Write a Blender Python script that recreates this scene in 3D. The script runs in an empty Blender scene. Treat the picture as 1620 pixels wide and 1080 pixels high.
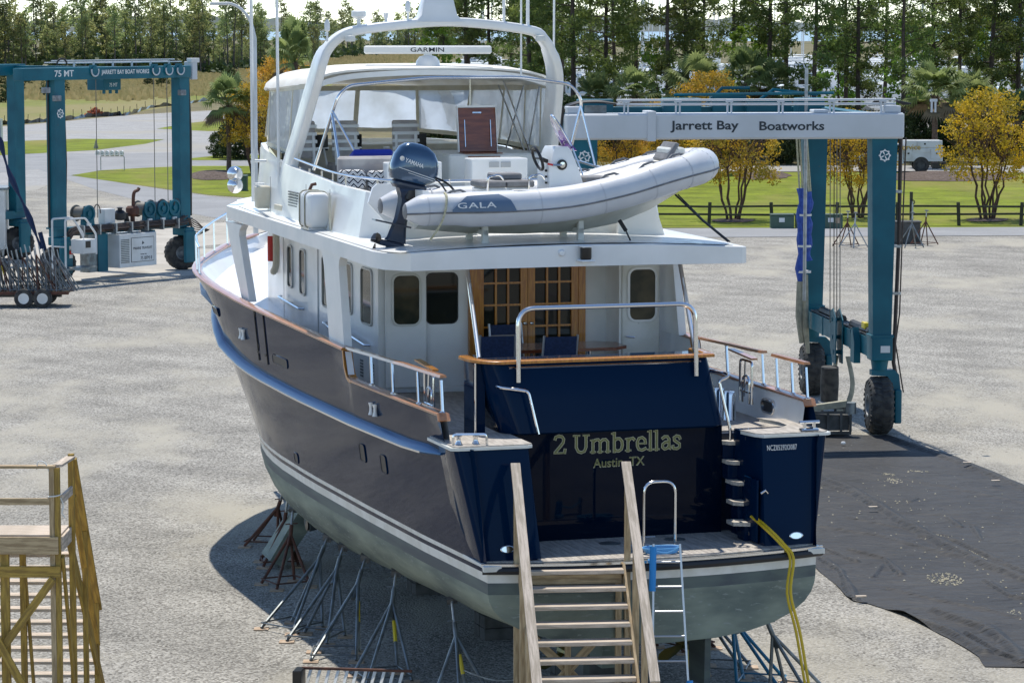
import bpy, math, random
from mathutils import Vector, Matrix
from bpy import context
S = bpy.context.scene
C = S.collection
R = math.radians
# ---------------------------------------------------------------- camera, sky, sun, exposure
CAM_H = 10.8; CAM_F = 4800.0; PITCH = math.atan(500.0/CAM_F)
cam = bpy.data.cameras.new('camera'); camo = bpy.data.objects.new('camera', cam); C.objects.link(camo)
camo.location = (0, 0, CAM_H); camo.rotation_euler = (math.pi/2 - PITCH, 0, 0)
cam.sensor_width = 36.0; cam.lens = 36.0*CAM_F/1620.0
cam.clip_start = 0.5; cam.clip_end = 20000
S.camera = camo
S.render.resolution_x = 1024; S.render.resolution_y = 682
SUN_DIR = Vector((-0.10, 0.475, 1.0)).normalized()          # towards the sun
w = bpy.data.worlds.new('World'); S.world = w; w.use_nodes = True
nt = w.node_tree; nt.nodes.clear()
wo = nt.nodes.new('ShaderNodeOutputWorld'); bg = nt.nodes.new('ShaderNodeBackground'); sk = nt.nodes.new('ShaderNodeTexSky')
sk.sky_type = 'NISHITA'; sk.sun_disc = False
sk.sun_elevation = math.asin(SUN_DIR.z); sk.sun_rotation = math.atan2(SUN_DIR.x, SUN_DIR.y)
sk.air_density = 0.85; sk.altitude = 2500; sk.dust_density = 0.0; sk.ozone_density = 1.6
bg.inputs['Strength'].default_value = 0.15
tint = nt.nodes.new('ShaderNodeMix'); tint.data_type = 'RGBA'; tint.blend_type = 'MULTIPLY'; tint.inputs[0].default_value = 1.0; tint.inputs[7].default_value = (1.0, 0.965, 0.90, 1)
nt.links.new(sk.outputs[0], tint.inputs[6]); nt.links.new(tint.outputs[2], bg.inputs[0]); nt.links.new(bg.outputs[0], wo.inputs[0])
sl = bpy.data.lights.new('sun', 'SUN'); sl.energy = 3.0; sl.angle = R(0.55); sl.color = (1.0, 0.945, 0.85)
so = bpy.data.objects.new('sun', sl); C.objects.link(so)
so.rotation_euler = (-SUN_DIR).to_track_quat('-Z', 'Y').to_euler()
S.view_settings.view_transform = 'Standard'; S.view_settings.look = 'None'
S.view_settings.gamma = 1.0; S.view_settings.use_curve_mapping = False
S.view_settings.exposure = 0.72

def gp(px, py, z=0.0):
    """point of the level z seen at pixel (px, py) of the 1620x1080 photograph (used once, to lay out the site plan)"""
    a = (px-810)/CAM_F; b = (540-py)/CAM_F; c, s = math.cos(PITCH), math.sin(PITCH)
    d = Vector((a, c + b*s, -s + b*c)); t = (z-CAM_H)/d.z
    return Vector((d.x*t, d.y*t, z))

# ---------------------------------------------------------------- materials
def _n(nt, t, **k):
    n = nt.nodes.new(t)
    for a, v in k.items(): setattr(n, a, v)
    return n
MATS = {}
def mat(name, col, rough=0.5, metal=0.0, coat=0.0, col2=None, vs=3.0, vdet=4.0, lo=0.4, hi=0.6, bump=0.0, bs=30.0,
        stretch=None, col3=None, v3=0.6, rnd=0.0, spec=0.5, rvar=0.0, sub=None):
    m = bpy.data.materials.new(name); m.use_nodes = True; MATS[name] = m
    nt = m.node_tree; p = nt.nodes['Principled BSDF']; L = nt.links
    p.inputs['Base Color'].default_value = (*col, 1); p.inputs['Roughness'].default_value = rough
    p.inputs['Metallic'].default_value = metal; p.inputs['Coat Weight'].default_value = coat
    p.inputs['Coat Roughness'].default_value = 0.03
    p.inputs['Specular IOR Level'].default_value = spec
    m.diffuse_color = (*col, 1)
    tc = None
    if col2 or bump or col3 or rvar:
        tc = _n(nt, 'ShaderNodeTexCoord'); vec = tc.outputs['Object']
        if stretch:
            mp = _n(nt, 'ShaderNodeMapping'); mp.inputs['Scale'].default_value = stretch
            L.new(vec, mp.inputs[0]); vec = mp.outputs[0]
    cout = None
    if col2:
        nz = _n(nt, 'ShaderNodeTexNoise'); nz.inputs['Scale'].default_value = vs; nz.inputs['Detail'].default_value = vdet
        L.new(vec, nz.inputs['Vector'])
        rr = _n(nt, 'ShaderNodeMapRange'); rr.inputs[1].default_value = lo; rr.inputs[2].default_value = hi
        L.new(nz.outputs[0], rr.inputs[0])
        mx = _n(nt, 'ShaderNodeMix', data_type='RGBA'); mx.inputs[6].default_value = (*col, 1); mx.inputs[7].default_value = (*col2, 1)
        L.new(rr.outputs[0], mx.inputs[0]); cout = mx.outputs[2]
        if rvar:
            r2 = _n(nt, 'ShaderNodeMapRange'); r2.inputs[3].default_value = rough; r2.inputs[4].default_value = rough+rvar
            L.new(rr.outputs[0], r2.inputs[0]); L.new(r2.outputs[0], p.inputs['Roughness'])
    if col3:
        nz = _n(nt, 'ShaderNodeTexNoise'); nz.inputs['Scale'].default_value = vs*7.3; nz.inputs['Detail'].default_value = 3
        L.new(vec, nz.inputs['Vector'])
        rr = _n(nt, 'ShaderNodeMapRange'); rr.inputs[1].default_value = v3; rr.inputs[2].default_value = v3+0.08
        L.new(nz.outputs[0], rr.inputs[0])
        mx = _n(nt, 'ShaderNodeMix', data_type='RGBA'); mx.inputs[7].default_value = (*col3, 1)
        if cout: L.new(cout, mx.inputs[6])
        else: mx.inputs[6].default_value = (*col, 1)
        L.new(rr.outputs[0], mx.inputs[0]); cout = mx.outputs[2]
    if rnd:
        oi = _n(nt, 'ShaderNodeObjectInfo'); hs = _n(nt, 'ShaderNodeHueSaturation')
        r1 = _n(nt, 'ShaderNodeMapRange'); r1.inputs[3].default_value = 1-rnd; r1.inputs[4].default_value = 1+rnd
        L.new(oi.outputs['Random'], r1.inputs[0]); L.new(r1.outputs[0], hs.inputs['Value'])
        r2 = _n(nt, 'ShaderNodeMapRange'); r2.inputs[3].default_value = 0.5-rnd*0.06; r2.inputs[4].default_value = 0.5+rnd*0.06
        ml = _n(nt, 'ShaderNodeMath', operation='FRACT'); mm = _n(nt, 'ShaderNodeMath', operation='MULTIPLY'); mm.inputs[1].default_value = 7.31
        L.new(oi.outputs['Random'], mm.inputs[0]); L.new(mm.outputs[0], ml.inputs[0]); L.new(ml.outputs[0], r2.inputs[0]); L.new(r2.outputs[0], hs.inputs['Hue'])
        if cout: L.new(cout, hs.inputs['Color'])
        else: hs.inputs['Color'].default_value = (*col, 1)
        cout = hs.outputs[0]
    if cout: L.new(cout, p.inputs['Base Color'])
    if bump:
        nb = _n(nt, 'ShaderNodeTexNoise'); nb.inputs['Scale'].default_value = bs; nb.inputs['Detail'].default_value = 5
        L.new(vec, nb.inputs['Vector'])
        bp = _n(nt, 'ShaderNodeBump'); bp.inputs['Strength'].default_value = bump; bp.inputs['Distance'].default_value = 0.02
        L.new(nb.outputs[0], bp.inputs['Height']); L.new(bp.outputs[0], p.inputs['Normal'])
    return m

def leafmat(name, col, col2, rnd=0.25, trans=0.25):
    m = mat(name, col, 0.55, col2=col2, vs=0.9, lo=0.35, hi=0.65, rnd=rnd, spec=0.25)
    nt = m.node_tree; p = nt.nodes['Principled BSDF']; out = nt.nodes['Material Output']
    tr = nt.nodes.new('ShaderNodeBsdfTranslucent'); mx = nt.nodes.new('ShaderNodeMixShader'); mx.inputs[0].default_value = trans
    src = p.inputs['Base Color'].links[0].from_socket
    nt.links.new(src, tr.inputs[0]); nt.links.new(p.outputs[0], mx.inputs[1]); nt.links.new(tr.outputs[0], mx.inputs[2]); nt.links.new(mx.outputs[0], out.inputs[0])
    return m

def clearmat(name, tint, alpha, rough=0.15, dcol=(0.7, 0.74, 0.78), film=0.35):
    """clear vinyl / acrylic: see-through film with a milky part and gloss"""
    m = bpy.data.materials.new(name); m.use_nodes = True; MATS[name] = m
    nt = m.node_tree; nt.nodes.clear(); L = nt.links
    o = _n(nt, 'ShaderNodeOutputMaterial'); t = _n(nt, 'ShaderNodeBsdfTransparent'); t.inputs[0].default_value = (*tint, 1)
    d = _n(nt, 'ShaderNodeBsdfDiffuse'); d.inputs[0].default_value = (*dcol, 1)
    tl = _n(nt, 'ShaderNodeBsdfTranslucent'); tl.inputs[0].default_value = (*dcol, 1)
    g = _n(nt, 'ShaderNodeBsdfGlossy'); g.inputs['Roughness'].default_value = rough
    tc = _n(nt, 'ShaderNodeTexCoord'); nz = _n(nt, 'ShaderNodeTexNoise'); nz.inputs['Scale'].default_value = 1.6; nz.inputs['Detail'].default_value = 3
    L.new(tc.outputs['Object'], nz.inputs['Vector'])
    rr = _n(nt, 'ShaderNodeMapRange'); rr.inputs[1].default_value = 0.35; rr.inputs[2].default_value = 0.65
    rr.inputs[3].default_value = film*0.85; rr.inputs[4].default_value = min(1, film*1.5); L.new(nz.outputs[0], rr.inputs[0])
    bp = _n(nt, 'ShaderNodeBump'); bp.inputs['Strength'].default_value = 0.5; bp.inputs['Distance'].default_value = 0.1; L.new(nz.outputs[0], bp.inputs['Height']); L.new(bp.outputs[0], g.inputs['Normal'])
    m0 = _n(nt, 'ShaderNodeMixShader'); m0.inputs[0].default_value = 0.5; L.new(d.outputs[0], m0.inputs[1]); L.new(tl.outputs[0], m0.inputs[2])
    m1 = _n(nt, 'ShaderNodeMixShader'); L.new(rr.outputs[0], m1.inputs[0]); L.new(t.outputs[0], m1.inputs[1]); L.new(m0.outputs[0], m1.inputs[2])
    fr = _n(nt, 'ShaderNodeFresnel'); fr.inputs[0].default_value = 1.5
    fm = _n(nt, 'ShaderNodeMath', operation='MULTIPLY'); fm.inputs[1].default_value = 0.4; L.new(fr.outputs[0], fm.inputs[0]); m2 = _n(nt, 'ShaderNodeMixShader'); L.new(fm.outputs[0], m2.inputs[0]); L.new(m1.outputs[0], m2.inputs[1]); L.new(g.outputs[0], m2.inputs[2])
    L.new(m2.outputs[0], o.inputs[0]); return m

mat('gelcoat', (0.83, 0.835, 0.82), 0.28, coat=0.25, col2=(0.76, 0.765, 0.74), vs=1.1, vdet=8, rvar=0.2)
mat('seam', (0.30, 0.31, 0.31), 0.6)
mat('gelcoat_worn', (0.72, 0.72, 0.68), 0.45, col2=(0.64, 0.64, 0.58), vs=2.5, col3=(0.5, 0.5, 0.45), v3=0.68)
mat('cream_vinyl', (0.66, 0.62, 0.5), 0.5, col2=(0.6, 0.55, 0.42), vs=4)
mat('canvas_white', (0.78, 0.77, 0.72), 0.8, col2=(0.72, 0.70, 0.64), vs=3, bump=0.25, bs=6)
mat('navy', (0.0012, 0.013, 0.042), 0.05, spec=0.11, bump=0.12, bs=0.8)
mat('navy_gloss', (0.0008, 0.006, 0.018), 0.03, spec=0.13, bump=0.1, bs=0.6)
MATS['navy'].node_tree.nodes['Principled BSDF'].inputs['IOR'].default_value = 1.36
mat('rail_sky_sheen', (0.018, 0.11, 0.27), 0.28, spec=0.2)  # sky reflection on the navy rub rail, painted into its base colour
mat('pale_teak', (0.55, 0.50, 0.43), 0.7, col2=(0.40, 0.36, 0.30), vs=5, stretch=(1, 5, 5))
mat('navy_dull', (0.008, 0.016, 0.035), 0.35, coat=0.2)
mat('black_rubber', (0.012, 0.012, 0.014), 0.45)
mat('black', (0.01, 0.01, 0.011), 0.3)
mat('stripe_white', (0.72, 0.71, 0.66), 0.35, col2=(0.62, 0.61, 0.55), vs=3)
mat('bottom_paint', (0.25, 0.285, 0.225), 0.75, col2=(0.09, 0.115, 0.105), vs=0.9, vdet=8, lo=0.35, hi=0.68, bump=0.2, bs=6, col3=(0.25, 0.28, 0.25), v3=0.62, stretch=(1, 0.6, 3.0))
mat('boot_paint', (0.06, 0.075, 0.085), 0.6, col2=(0.10, 0.13, 0.12), vs=1.2, vdet=7, stretch=(1, 0.4, 3))
mat('stainless', (0.72, 0.73, 0.74), 0.13, metal=1.0)
mat('alum', (0.55, 0.56, 0.57), 0.38, metal=0.9)
mat('glass_dark', (0.012, 0.014, 0.014), 0.04, spec=0.35, col2=(0.02, 0.022, 0.016), vs=0.8)
mat('glass_brown', (0.08, 0.07, 0.042), 0.05, spec=0.3, col2=(0.03, 0.035, 0.025), vs=2.2)
mat('window_trim', (0.42, 0.43, 0.43), 0.35, metal=0.4)
mat('varnish', (0.48, 0.20, 0.025), 0.22, coat=0.4, col2=(0.36, 0.13, 0.018), vs=2.2, stretch=(14, 14, 1.2))
mat('cap_teak', (0.46, 0.22, 0.11), 0.3, coat=0.4, col2=(0.36, 0.16, 0.075), vs=2, stretch=(8, 1, 8))
mat('dark_wood', (0.20, 0.055, 0.02), 0.25, coat=0.4, col2=(0.13, 0.033, 0.014), vs=3, stretch=(1, 6, 6))
mat('grey_teak', (0.46, 0.42, 0.37), 0.75, col2=(0.32, 0.29, 0.255), vs=6, stretch=(3, 0.5, 1), col3=(0.42, 0.39, 0.35), v3=0.6)
mat('caulk', (0.05, 0.045, 0.04), 0.8)
mat('lumber', (0.50, 0.37, 0.21), 0.7, col2=(0.30, 0.21, 0.11), vs=2.5, stretch=(1.2, 10, 10), bump=0.15, bs=20, col3=(0.2, 0.12, 0.06), v3=0.65)
mat('lumber_pale', (0.62, 0.52, 0.42), 0.75, col2=(0.40, 0.33, 0.25), vs=2.5, stretch=(1.2, 12, 12), bump=0.15, bs=20, col3=(0.2, 0.13, 0.08), v3=0.65)
mat('lumber_treated', (0.42, 0.27, 0.05), 0.7, col2=(0.25, 0.155, 0.03), vs=2.5, stretch=(1.2, 10, 10), bump=0.15, bs=20, col3=(0.13, 0.07, 0.02), v3=0.64)
mat('lift_teal', (0.0, 0.125, 0.175), 0.42, spec=0.35, col2=(0.006, 0.095, 0.135), vs=0.8, vdet=6, rvar=0.15, col3=(0.07, 0.075, 0.07), v3=0.70)
mat('lift_white', (0.62, 0.64, 0.66), 0.45, col2=(0.56, 0.58, 0.59), vs=0.6, vdet=7, col3=(0.36, 0.30, 0.22), v3=0.74)
mat('panel_white', (0.72, 0.73, 0.72), 0.4, col2=(0.62, 0.62, 0.6), vs=1.2)
mat('steel_grey', (0.22, 0.25, 0.26), 0.45, metal=0.5, col2=(0.14, 0.15, 0.15), vs=4)
mat('galv', (0.42, 0.44, 0.45), 0.4, metal=0.6, col2=(0.30, 0.31, 0.31), vs=5)
mat('rust', (0.13, 0.05, 0.03), 0.8, col2=(0.075, 0.035, 0.025), vs=6, bump=0.3, bs=30)
mat('yellow_paint', (0.75, 0.58, 0.03), 0.4)
mat('blue_paint', (0.02, 0.16, 0.28), 0.4)
mat('plywood', (0.5, 0.38, 0.27), 0.8, col2=(0.4, 0.28, 0.18), vs=6)
mat('tyre', (0.022, 0.022, 0.023), 0.75, col2=(0.06, 0.058, 0.052), vs=5, bump=0.2, bs=30)
mat('hub_grey', (0.30, 0.32, 0.33), 0.5, col2=(0.15, 0.16, 0.17), vs=4)
mat('cable', (0.16, 0.15, 0.13), 0.5, metal=0.4)
mat('hose_black', (0.018, 0.018, 0.018), 0.5)
mat('hose_brown', (0.07, 0.05, 0.04), 0.6)
mat('rope_cream', (0.55, 0.52, 0.36), 0.85, col2=(0.42, 0.39, 0.25), vs=20)
mat('sling_blue', (0.015, 0.055, 0.30), 0.6, col2=(0.03, 0.09, 0.4), vs=9)
mat('sling_khaki', (0.36, 0.34, 0.25), 0.85, col2=(0.26, 0.25, 0.19), vs=6)
mat('hypalon', (0.60, 0.62, 0.65), 0.42, col2=(0.56, 0.58, 0.61), vs=2, bump=0.12, bs=7)
mat('hypalon_blue', (0.10, 0.16, 0.25), 0.5)
mat('rib_hull', (0.52, 0.52, 0.45), 0.4, col2=(0.42, 0.40, 0.32), vs=2, lo=0.4, hi=0.7)
mat('grey_cushion', (0.17, 0.17, 0.175), 0.7, col2=(0.22, 0.22, 0.225), vs=6)
mat('outboard_blue', (0.028, 0.075, 0.145), 0.18, coat=0.9, metal=0.35)
mat('outboard_leg', (0.02, 0.032, 0.06), 0.35, coat=0.3)
mat('purple', (0.10, 0.03, 0.17), 0.1, coat=0.5)
mat('red', (0.55, 0.02, 0.015), 0.4)
mat('sling_navy', (0.006, 0.018, 0.06), 0.8, col2=(0.012, 0.03, 0.09), vs=30)
mat('blue_cushion', (0.01, 0.03, 0.33), 0.7)
mat('seat_grey', (0.36, 0.33, 0.32), 0.6, col2=(0.5, 0.47, 0.44), vs=3)
mat('olive_letter', (0.17, 0.17, 0.045), 0.4)
mat('cream_letter', (0.55, 0.53, 0.36), 0.4)
mat('white_letter', (0.8, 0.8, 0.78), 0.5)
mat('dark_letter', (0.02, 0.03, 0.04), 0.5)
mat('pale_blue_print', (0.15, 0.42, 0.75), 0.5)
mat('foam_blue', (0.02, 0.25, 0.62), 0.6)
mat('cord_yellow', (0.62, 0.42, 0.01), 0.45)
mat('bronze', (0.24, 0.19, 0.05), 0.4, metal=0.7, col2=(0.13, 0.13, 0.06), vs=4)
mat('box_green', (0.045, 0.09, 0.065), 0.5, col2=(0.06, 0.11, 0.08), vs=2)
mat('fence_wood', (0.055, 0.055, 0.03), 0.85, col2=(0.035, 0.035, 0.02), vs=6)
mat('stone_block', (0.10, 0.10, 0.095), 0.9, col2=(0.06, 0.06, 0.055), vs=3, bump=0.4, bs=9)
mat('bark', (0.10, 0.075, 0.06), 0.9, col2=(0.05, 0.036, 0.028), vs=5, stretch=(4, 4, 0.6), bump=0.5, bs=9)
mat('bark_palm', (0.15, 0.105, 0.08), 0.9, col2=(0.09, 0.06, 0.045), vs=7, bump=0.5, bs=14)
mat('bark_myrtle', (0.13, 0.07, 0.045), 0.8, col2=(0.08, 0.045, 0.03), vs=4)
mat('dead_frond', (0.17, 0.12, 0.07), 0.9, rnd=0.15)
leafmat('pine_needles', (0.20, 0.25, 0.065), (0.11, 0.155, 0.045), 0.3, 0.45)
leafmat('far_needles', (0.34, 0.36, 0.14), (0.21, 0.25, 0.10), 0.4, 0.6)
leafmat('bright_leaves', (0.20, 0.32, 0.035), (0.11, 0.20, 0.03), 0.2, 0.45)
leafmat('bush_leaves', (0.07, 0.10, 0.03), (0.035, 0.055, 0.02), 0.35)
leafmat('palm_leaves', (0.34, 0.40, 0.15), (0.18, 0.24, 0.09), 0.2, 0.5)
leafmat('myrtle_gold', (0.76, 0.50, 0.025), (0.36, 0.30, 0.04), 0.2, 0.45)
leafmat('myrtle_orange', (0.66, 0.36, 0.03), (0.34, 0.27, 0.05), 0.15, 0.45)
leafmat('reeds', (0.42, 0.33, 0.17), (0.27, 0.235, 0.11), 0.1, 0.5)
clearmat('vinyl_clear', (0.82, 0.86, 0.9), 0.5, dcol=(0.72, 0.80, 0.90), film=0.8)
clearmat('vinyl_side', (0.85, 0.88, 0.9), 0.5, dcol=(0.78, 0.82, 0.84), film=0.72)
clearmat('acrylic_purple', (0.35, 0.15, 0.55), 0.3, dcol=(0.16, 0.06, 0.3), film=0.75)
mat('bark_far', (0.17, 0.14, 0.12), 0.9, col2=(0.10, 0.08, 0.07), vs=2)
clearmat('acrylic', (0.8, 0.75, 0.85), 0.4, dcol=(0.45, 0.4, 0.5), film=0.2)

def chevron():
    m = bpy.data.materials.new('chevron_fabric'); m.use_nodes = True; MATS['chevron'] = m
    nt = m.node_tree; p = nt.nodes['Principled BSDF']; p.inputs['Roughness'].default_value = 0.8; L = nt.links
    tc = _n(nt, 'ShaderNodeTexCoord'); sp = _n(nt, 'ShaderNodeSeparateXYZ'); L.new(tc.outputs['Object'], sp.inputs[0])
    pp = _n(nt, 'ShaderNodeMath', operation='PINGPONG'); pp.inputs[1].default_value = 0.08; L.new(sp.outputs[0], pp.inputs[0])
    ad = _n(nt, 'ShaderNodeMath', operation='ADD'); L.new(sp.outputs[2], ad.inputs[0]); L.new(pp.outputs[0], ad.inputs[1])
    ml = _n(nt, 'ShaderNodeMath', operation='MULTIPLY'); ml.inputs[1].default_value = 11.0; L.new(ad.outputs[0], ml.inputs[0])
    fr = _n(nt, 'ShaderNodeMath', operation='FRACT'); L.new(ml.outputs[0], fr.inputs[0])
    cr = _n(nt, 'ShaderNodeValToRGB'); cr.color_ramp.interpolation = 'CONSTANT'
    e = cr.color_ramp.elements; e[0].color = (0.012, 0.016, 0.035, 1); e[1].position = 0.36; e[1].color = (0.72, 0.72, 0.7, 1)
    e2 = e.new(0.62); e2.color = (0.30, 0.32, 0.34, 1); e3 = e.new(0.76); e3.color = (0.72, 0.72, 0.7, 1)
    L.new(fr.outputs[0], cr.inputs[0]); L.new(cr.outputs[0], p.inputs['Base Color'])
chevron()

# ---------------------------------------------------------------- mesh helpers
class MB:
    def __init__(s): s.v = []; s.f = []; s.m = []
    def add(s, vs, fs, m=0):
        o = len(s.v); s.v += [tuple(q) for q in vs]
        for k in fs: s.f.append(tuple(i+o for i in k)); s.m.append(m)
        return s
    def box(s, x0, x1, y0, y1, z0, z1, m=0, mx=None):
        vs = [Vector((x, y, z)) for x in (x0, x1) for y in (y0, y1) for z in (z0, z1)]
        if mx: vs = [mx @ q for q in vs]
        return s.add(vs, [(0, 1, 3, 2), (4, 6, 7, 5), (0, 4, 5, 1), (2, 3, 7, 6), (0, 2, 6, 4), (1, 5, 7, 3)], m)
    def bbox(s, x0, x1, y0, y1, z0, z1, r=0.02, m=0, mx=None, n=3):
        """box with rounded vertical edges and bevelled top and bottom"""
        rings = []
        def ring(ins, z):
            out = []
            rr = max(r-ins*0.0, 1e-4)
            for (cx, cy, a0) in ((x1-r, y1-r, 0), (x0+r, y1-r, 90), (x0+r, y0+r, 180), (x1-r, y0+r, 270)):
                for k in range(n+1):
                    a = R(a0+90*k/n); out.append(Vector((cx+(rr-ins)*math.cos(a), cy+(rr-ins)*math.sin(a), z)))
            return out
        b = r*0.6
        rings = [ring(b, z0), ring(0, z0+b), ring(0, z1-b), ring(b, z1)]
        if mx: rings = [[mx @ q for q in rg] for rg in rings]
        return s.loft(rings, m=m)
    def loft(s, rings, closed=True, caps=(True, True), m=0):
        n = len(rings[0]); vs = [q for r_ in rings for q in r_]; fs = []
        for i in range(len(rings)-1):
            for j in range(n if closed else n-1):
                k = (j+1) % n
                fs.append((i*n+j, i*n+k, (i+1)*n+k, (i+1)*n+j))
        if closed and caps[0]: fs.append(tuple(range(n-1, -1, -1)))
        if closed and caps[1]: fs.append(tuple((len(rings)-1)*n+j for j in range(n)))
        return s.add(vs, fs, m)
    def tube(s, pts, r, n=8, m=0, caps=True, closed=False, flat=None):
        pts = [Vector(p) for p in pts]; N = len(pts)
        rad = r if isinstance(r, (list, tuple)) else [r]*N
        rings = []; up = None
        for i, p in enumerate(pts):
            a = pts[(i-1) % N] if (i > 0 or closed) else p; b = pts[(i+1) % N] if (i < N-1 or closed) else p
            t = (b-a)
            if t.length < 1e-9: t = Vector((0, 0, 1))
            t.normalize()
            if up is None:
                up = Vector((0, 0, 1)) if abs(t.z) < 0.95 else Vector((1, 0, 0))
            side = t.cross(up)
            if side.length < 1e-6: side = t.cross(Vector((0, 1, 0)))
            side.normalize(); u2 = side.cross(t).normalized(); up = u2
            rr = rad[i]; f = flat if flat else 1.0
            rings.append([p + side*(rr*math.cos(2*math.pi*k/n)) + u2*(rr*f*math.sin(2*math.pi*k/n)) for k in range(n)])
        if closed:
            rings.append(rings[0]); return s.loft(rings, caps=(False, False), m=m)
        return s.loft(rings, caps=(caps, caps), m=m)
    def sweep(s, pts, prof, m=0, caps=True, upv=(0, 0, 1), closed=False):
        """sweep a 2-D profile (side, up) along pts, up kept near upv"""
        pts = [Vector(p) for p in pts]; N = len(pts); rings = []; U = Vector(upv)
        for i, p in enumerate(pts):
            a = pts[(i-1) % N] if (i > 0 or closed) else p; b = pts[(i+1) % N] if (i < N-1 or closed) else p
            t = (b-a).normalized(); side = t.cross(U).normalized(); u2 = side.cross(t)
            pf = prof[i] if isinstance(prof[0][0], (list, tuple)) else prof
            rings.append([p + side*q[0] + u2*q[1] for q in pf])
        if closed: rings.append(rings[0]); caps = False
        return s.loft(rings, caps=(caps, caps), m=m)
    def bar(s, a, b, wd, th, m=0, up=(0, 0, 1)):
        """rectangular bar from a to b, wd across, th along up"""
        a = Vector(a); b = Vector(b); U = Vector(up)
        if abs((b-a).normalized().dot(U)) > 0.98: U = Vector((0, 1, 0))
        return s.sweep([a, b], [(-wd/2, -th/2), (wd/2, -th/2), (wd/2, th/2), (-wd/2, th/2)], m=m, upv=U)
    def lathe(s, prof, n=16, m=0, mx=None, caps=(True, True)):
        """profile [(r, z)] about z"""
        rings = [[Vector((r_*math.cos(2*math.pi*k/n), r_*math.sin(2*math.pi*k/n), z)) for k in range(n)] for r_, z in prof]
        if mx: rings = [[mx @ q for q in rg] for rg in rings]
        return s.loft(rings, caps=caps, m=m)
    def prism(s, poly, z0, z1, m=0, mx=None):
        """poly [(x, y)] extruded in z"""
        rings = [[Vector((x, y, z)) for x, y in poly] for z in (z0, z1)]
        if mx: rings = [[mx @ q for q in rg] for rg in rings]
        return s.loft(rings, m=m)
    def mesh(s, name, mats, smooth=35):
        me = bpy.data.meshes.new(name); me.from_pydata(s.v, [], s.f)
        if isinstance(mats, str): mats = [mats]
        for k in mats: me.materials.append(MATS[k])
        if len(mats) > 1: me.polygons.foreach_set('material_index', s.m)
        me.validate(); 
        import bmesh
        if smooth:
            bm = bmesh.new(); bm.from_mesh(me); bmesh.ops.recalc_face_normals(bm, faces=bm.faces); bm.to_mesh(me); bm.free()
            me.polygons.foreach_set('use_smooth', [True]*len(me.polygons)); me.set_sharp_from_angle(angle=R(smooth))
        me.update(); return me
    def build(s, name, mats, parent=None, smooth=35, **k):
        return link(name, s.mesh(name, mats, smooth), parent, **k)

def link(name, me, parent=None, loc=None, rot=None, mx=None, **k):
    o = bpy.data.objects.new(name, me); C.objects.link(o)
    if parent: o.parent = parent
    if mx is not None: o.matrix_local = mx
    if loc is not None: o.location = loc
    if rot is not None: o.rotation_euler = rot
    for a, v in k.items(): o[a] = v
    return o
def thing(name, label, cat, loc=(0, 0, 0), rz=0.0, group=None, rot=None):
    o = bpy.data.objects.new(name, None); C.objects.link(o); o.empty_display_size = 0.3
    o.location = loc; o.rotation_euler = rot if rot else (0, 0, rz)
    o['label'] = label; o['category'] = cat
    if group: o['group'] = group
    return o
def tag(o, label, cat, group=None):
    o['label'] = label; o['category'] = cat
    if group: o['group'] = group
    return o
def struct(o, kind='structure'): o['kind'] = kind; return o
def copytree(o, parent=None):
    c = o.copy(); C.objects.link(c); c.parent = parent
    for ch in list(o.children):
        d = ch.copy(); C.objects.link(d); d.parent = c
        for g_ in list(ch.children):
            e = g_.copy(); C.objects.link(e); e.parent = d
    return c
def lerp(t, x):
    if x <= t[0][0]: return t[0][1]
    for (a, b), (c, d) in zip(t, t[1:]):
        if x <= c: return b+(d-b)*(x-a)/(c-a)
    return t[-1][1]
def smooth_pts(pts, n=6):
    """Catmull-Rom through pts"""
    P = [Vector(p) for p in pts]; out = []
    for i in range(len(P)-1):
        p0 = P[max(i-1, 0)]; p1 = P[i]; p2 = P[i+1]; p3 = P[min(i+2, len(P)-1)]
        for k in range(n):
            t = k/n
            out.append(0.5*((2*p1)+(p2-p0)*t+(2*p0-5*p1+4*p2-p3)*t*t+(3*p1-p0-3*p2+p3)*t**3))
    out.append(P[-1]); return out
def fillet(pts, r, n=4):
    """round the inner corners of a polyline"""
    P = [Vector(p) for p in pts]; out = [P[0]]
    for i in range(1, len(P)-1):
        a = (P[i-1]-P[i]); b = (P[i+1]-P[i]); d = min(r, a.length*0.48, b.length*0.48)
        A = P[i]+a.normalized()*d; B = P[i]+b.normalized()*d
        for k in range(n+1):
            t = k/n; out.append(A*(1-t)**2+P[i]*2*t*(1-t)+B*t*t)
    out.append(P[-1]); return out
def text(name, body, parent, origin, xdir, updir, width, height, m, depth=0.004, off=0.0, spacing=1.0, bold=0.0):
    cu = bpy.data.curves.new(name, 'FONT'); cu.body = body; cu.extrude = depth; cu.space_character = spacing; cu.offset = bold; cu.resolution_u = 3
    t = bpy.data.objects.new(name, cu); C.objects.link(t); bpy.context.view_layer.update()
    dg = bpy.context.evaluated_depsgraph_get(); me = bpy.data.meshes.new_from_object(t.evaluated_get(dg))
    bpy.data.objects.remove(t); bpy.data.curves.remove(cu)
    xs = [q.co.x for q in me.vertices]; ys = [q.co.y for q in me.vertices]
    x0, x1, y0, y1 = min(xs), max(xs), min(ys), max(ys)
    X = Vector(xdir).normalized(); Y = Vector(updir); Y = (Y-X*Y.dot(X)).normalized(); Z = X.cross(Y)
    for q in me.vertices:
        c = Vector(((q.co.x-x0)/(x1-x0)*width, (q.co.y-y0)/(y1-y0)*height, q.co.z+off)); q.co = Vector(origin)+X*c.x+Y*c.y+Z*c.z
    me.materials.clear(); me.materials.append(MATS[m])
    return link(name, me, parent)
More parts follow.
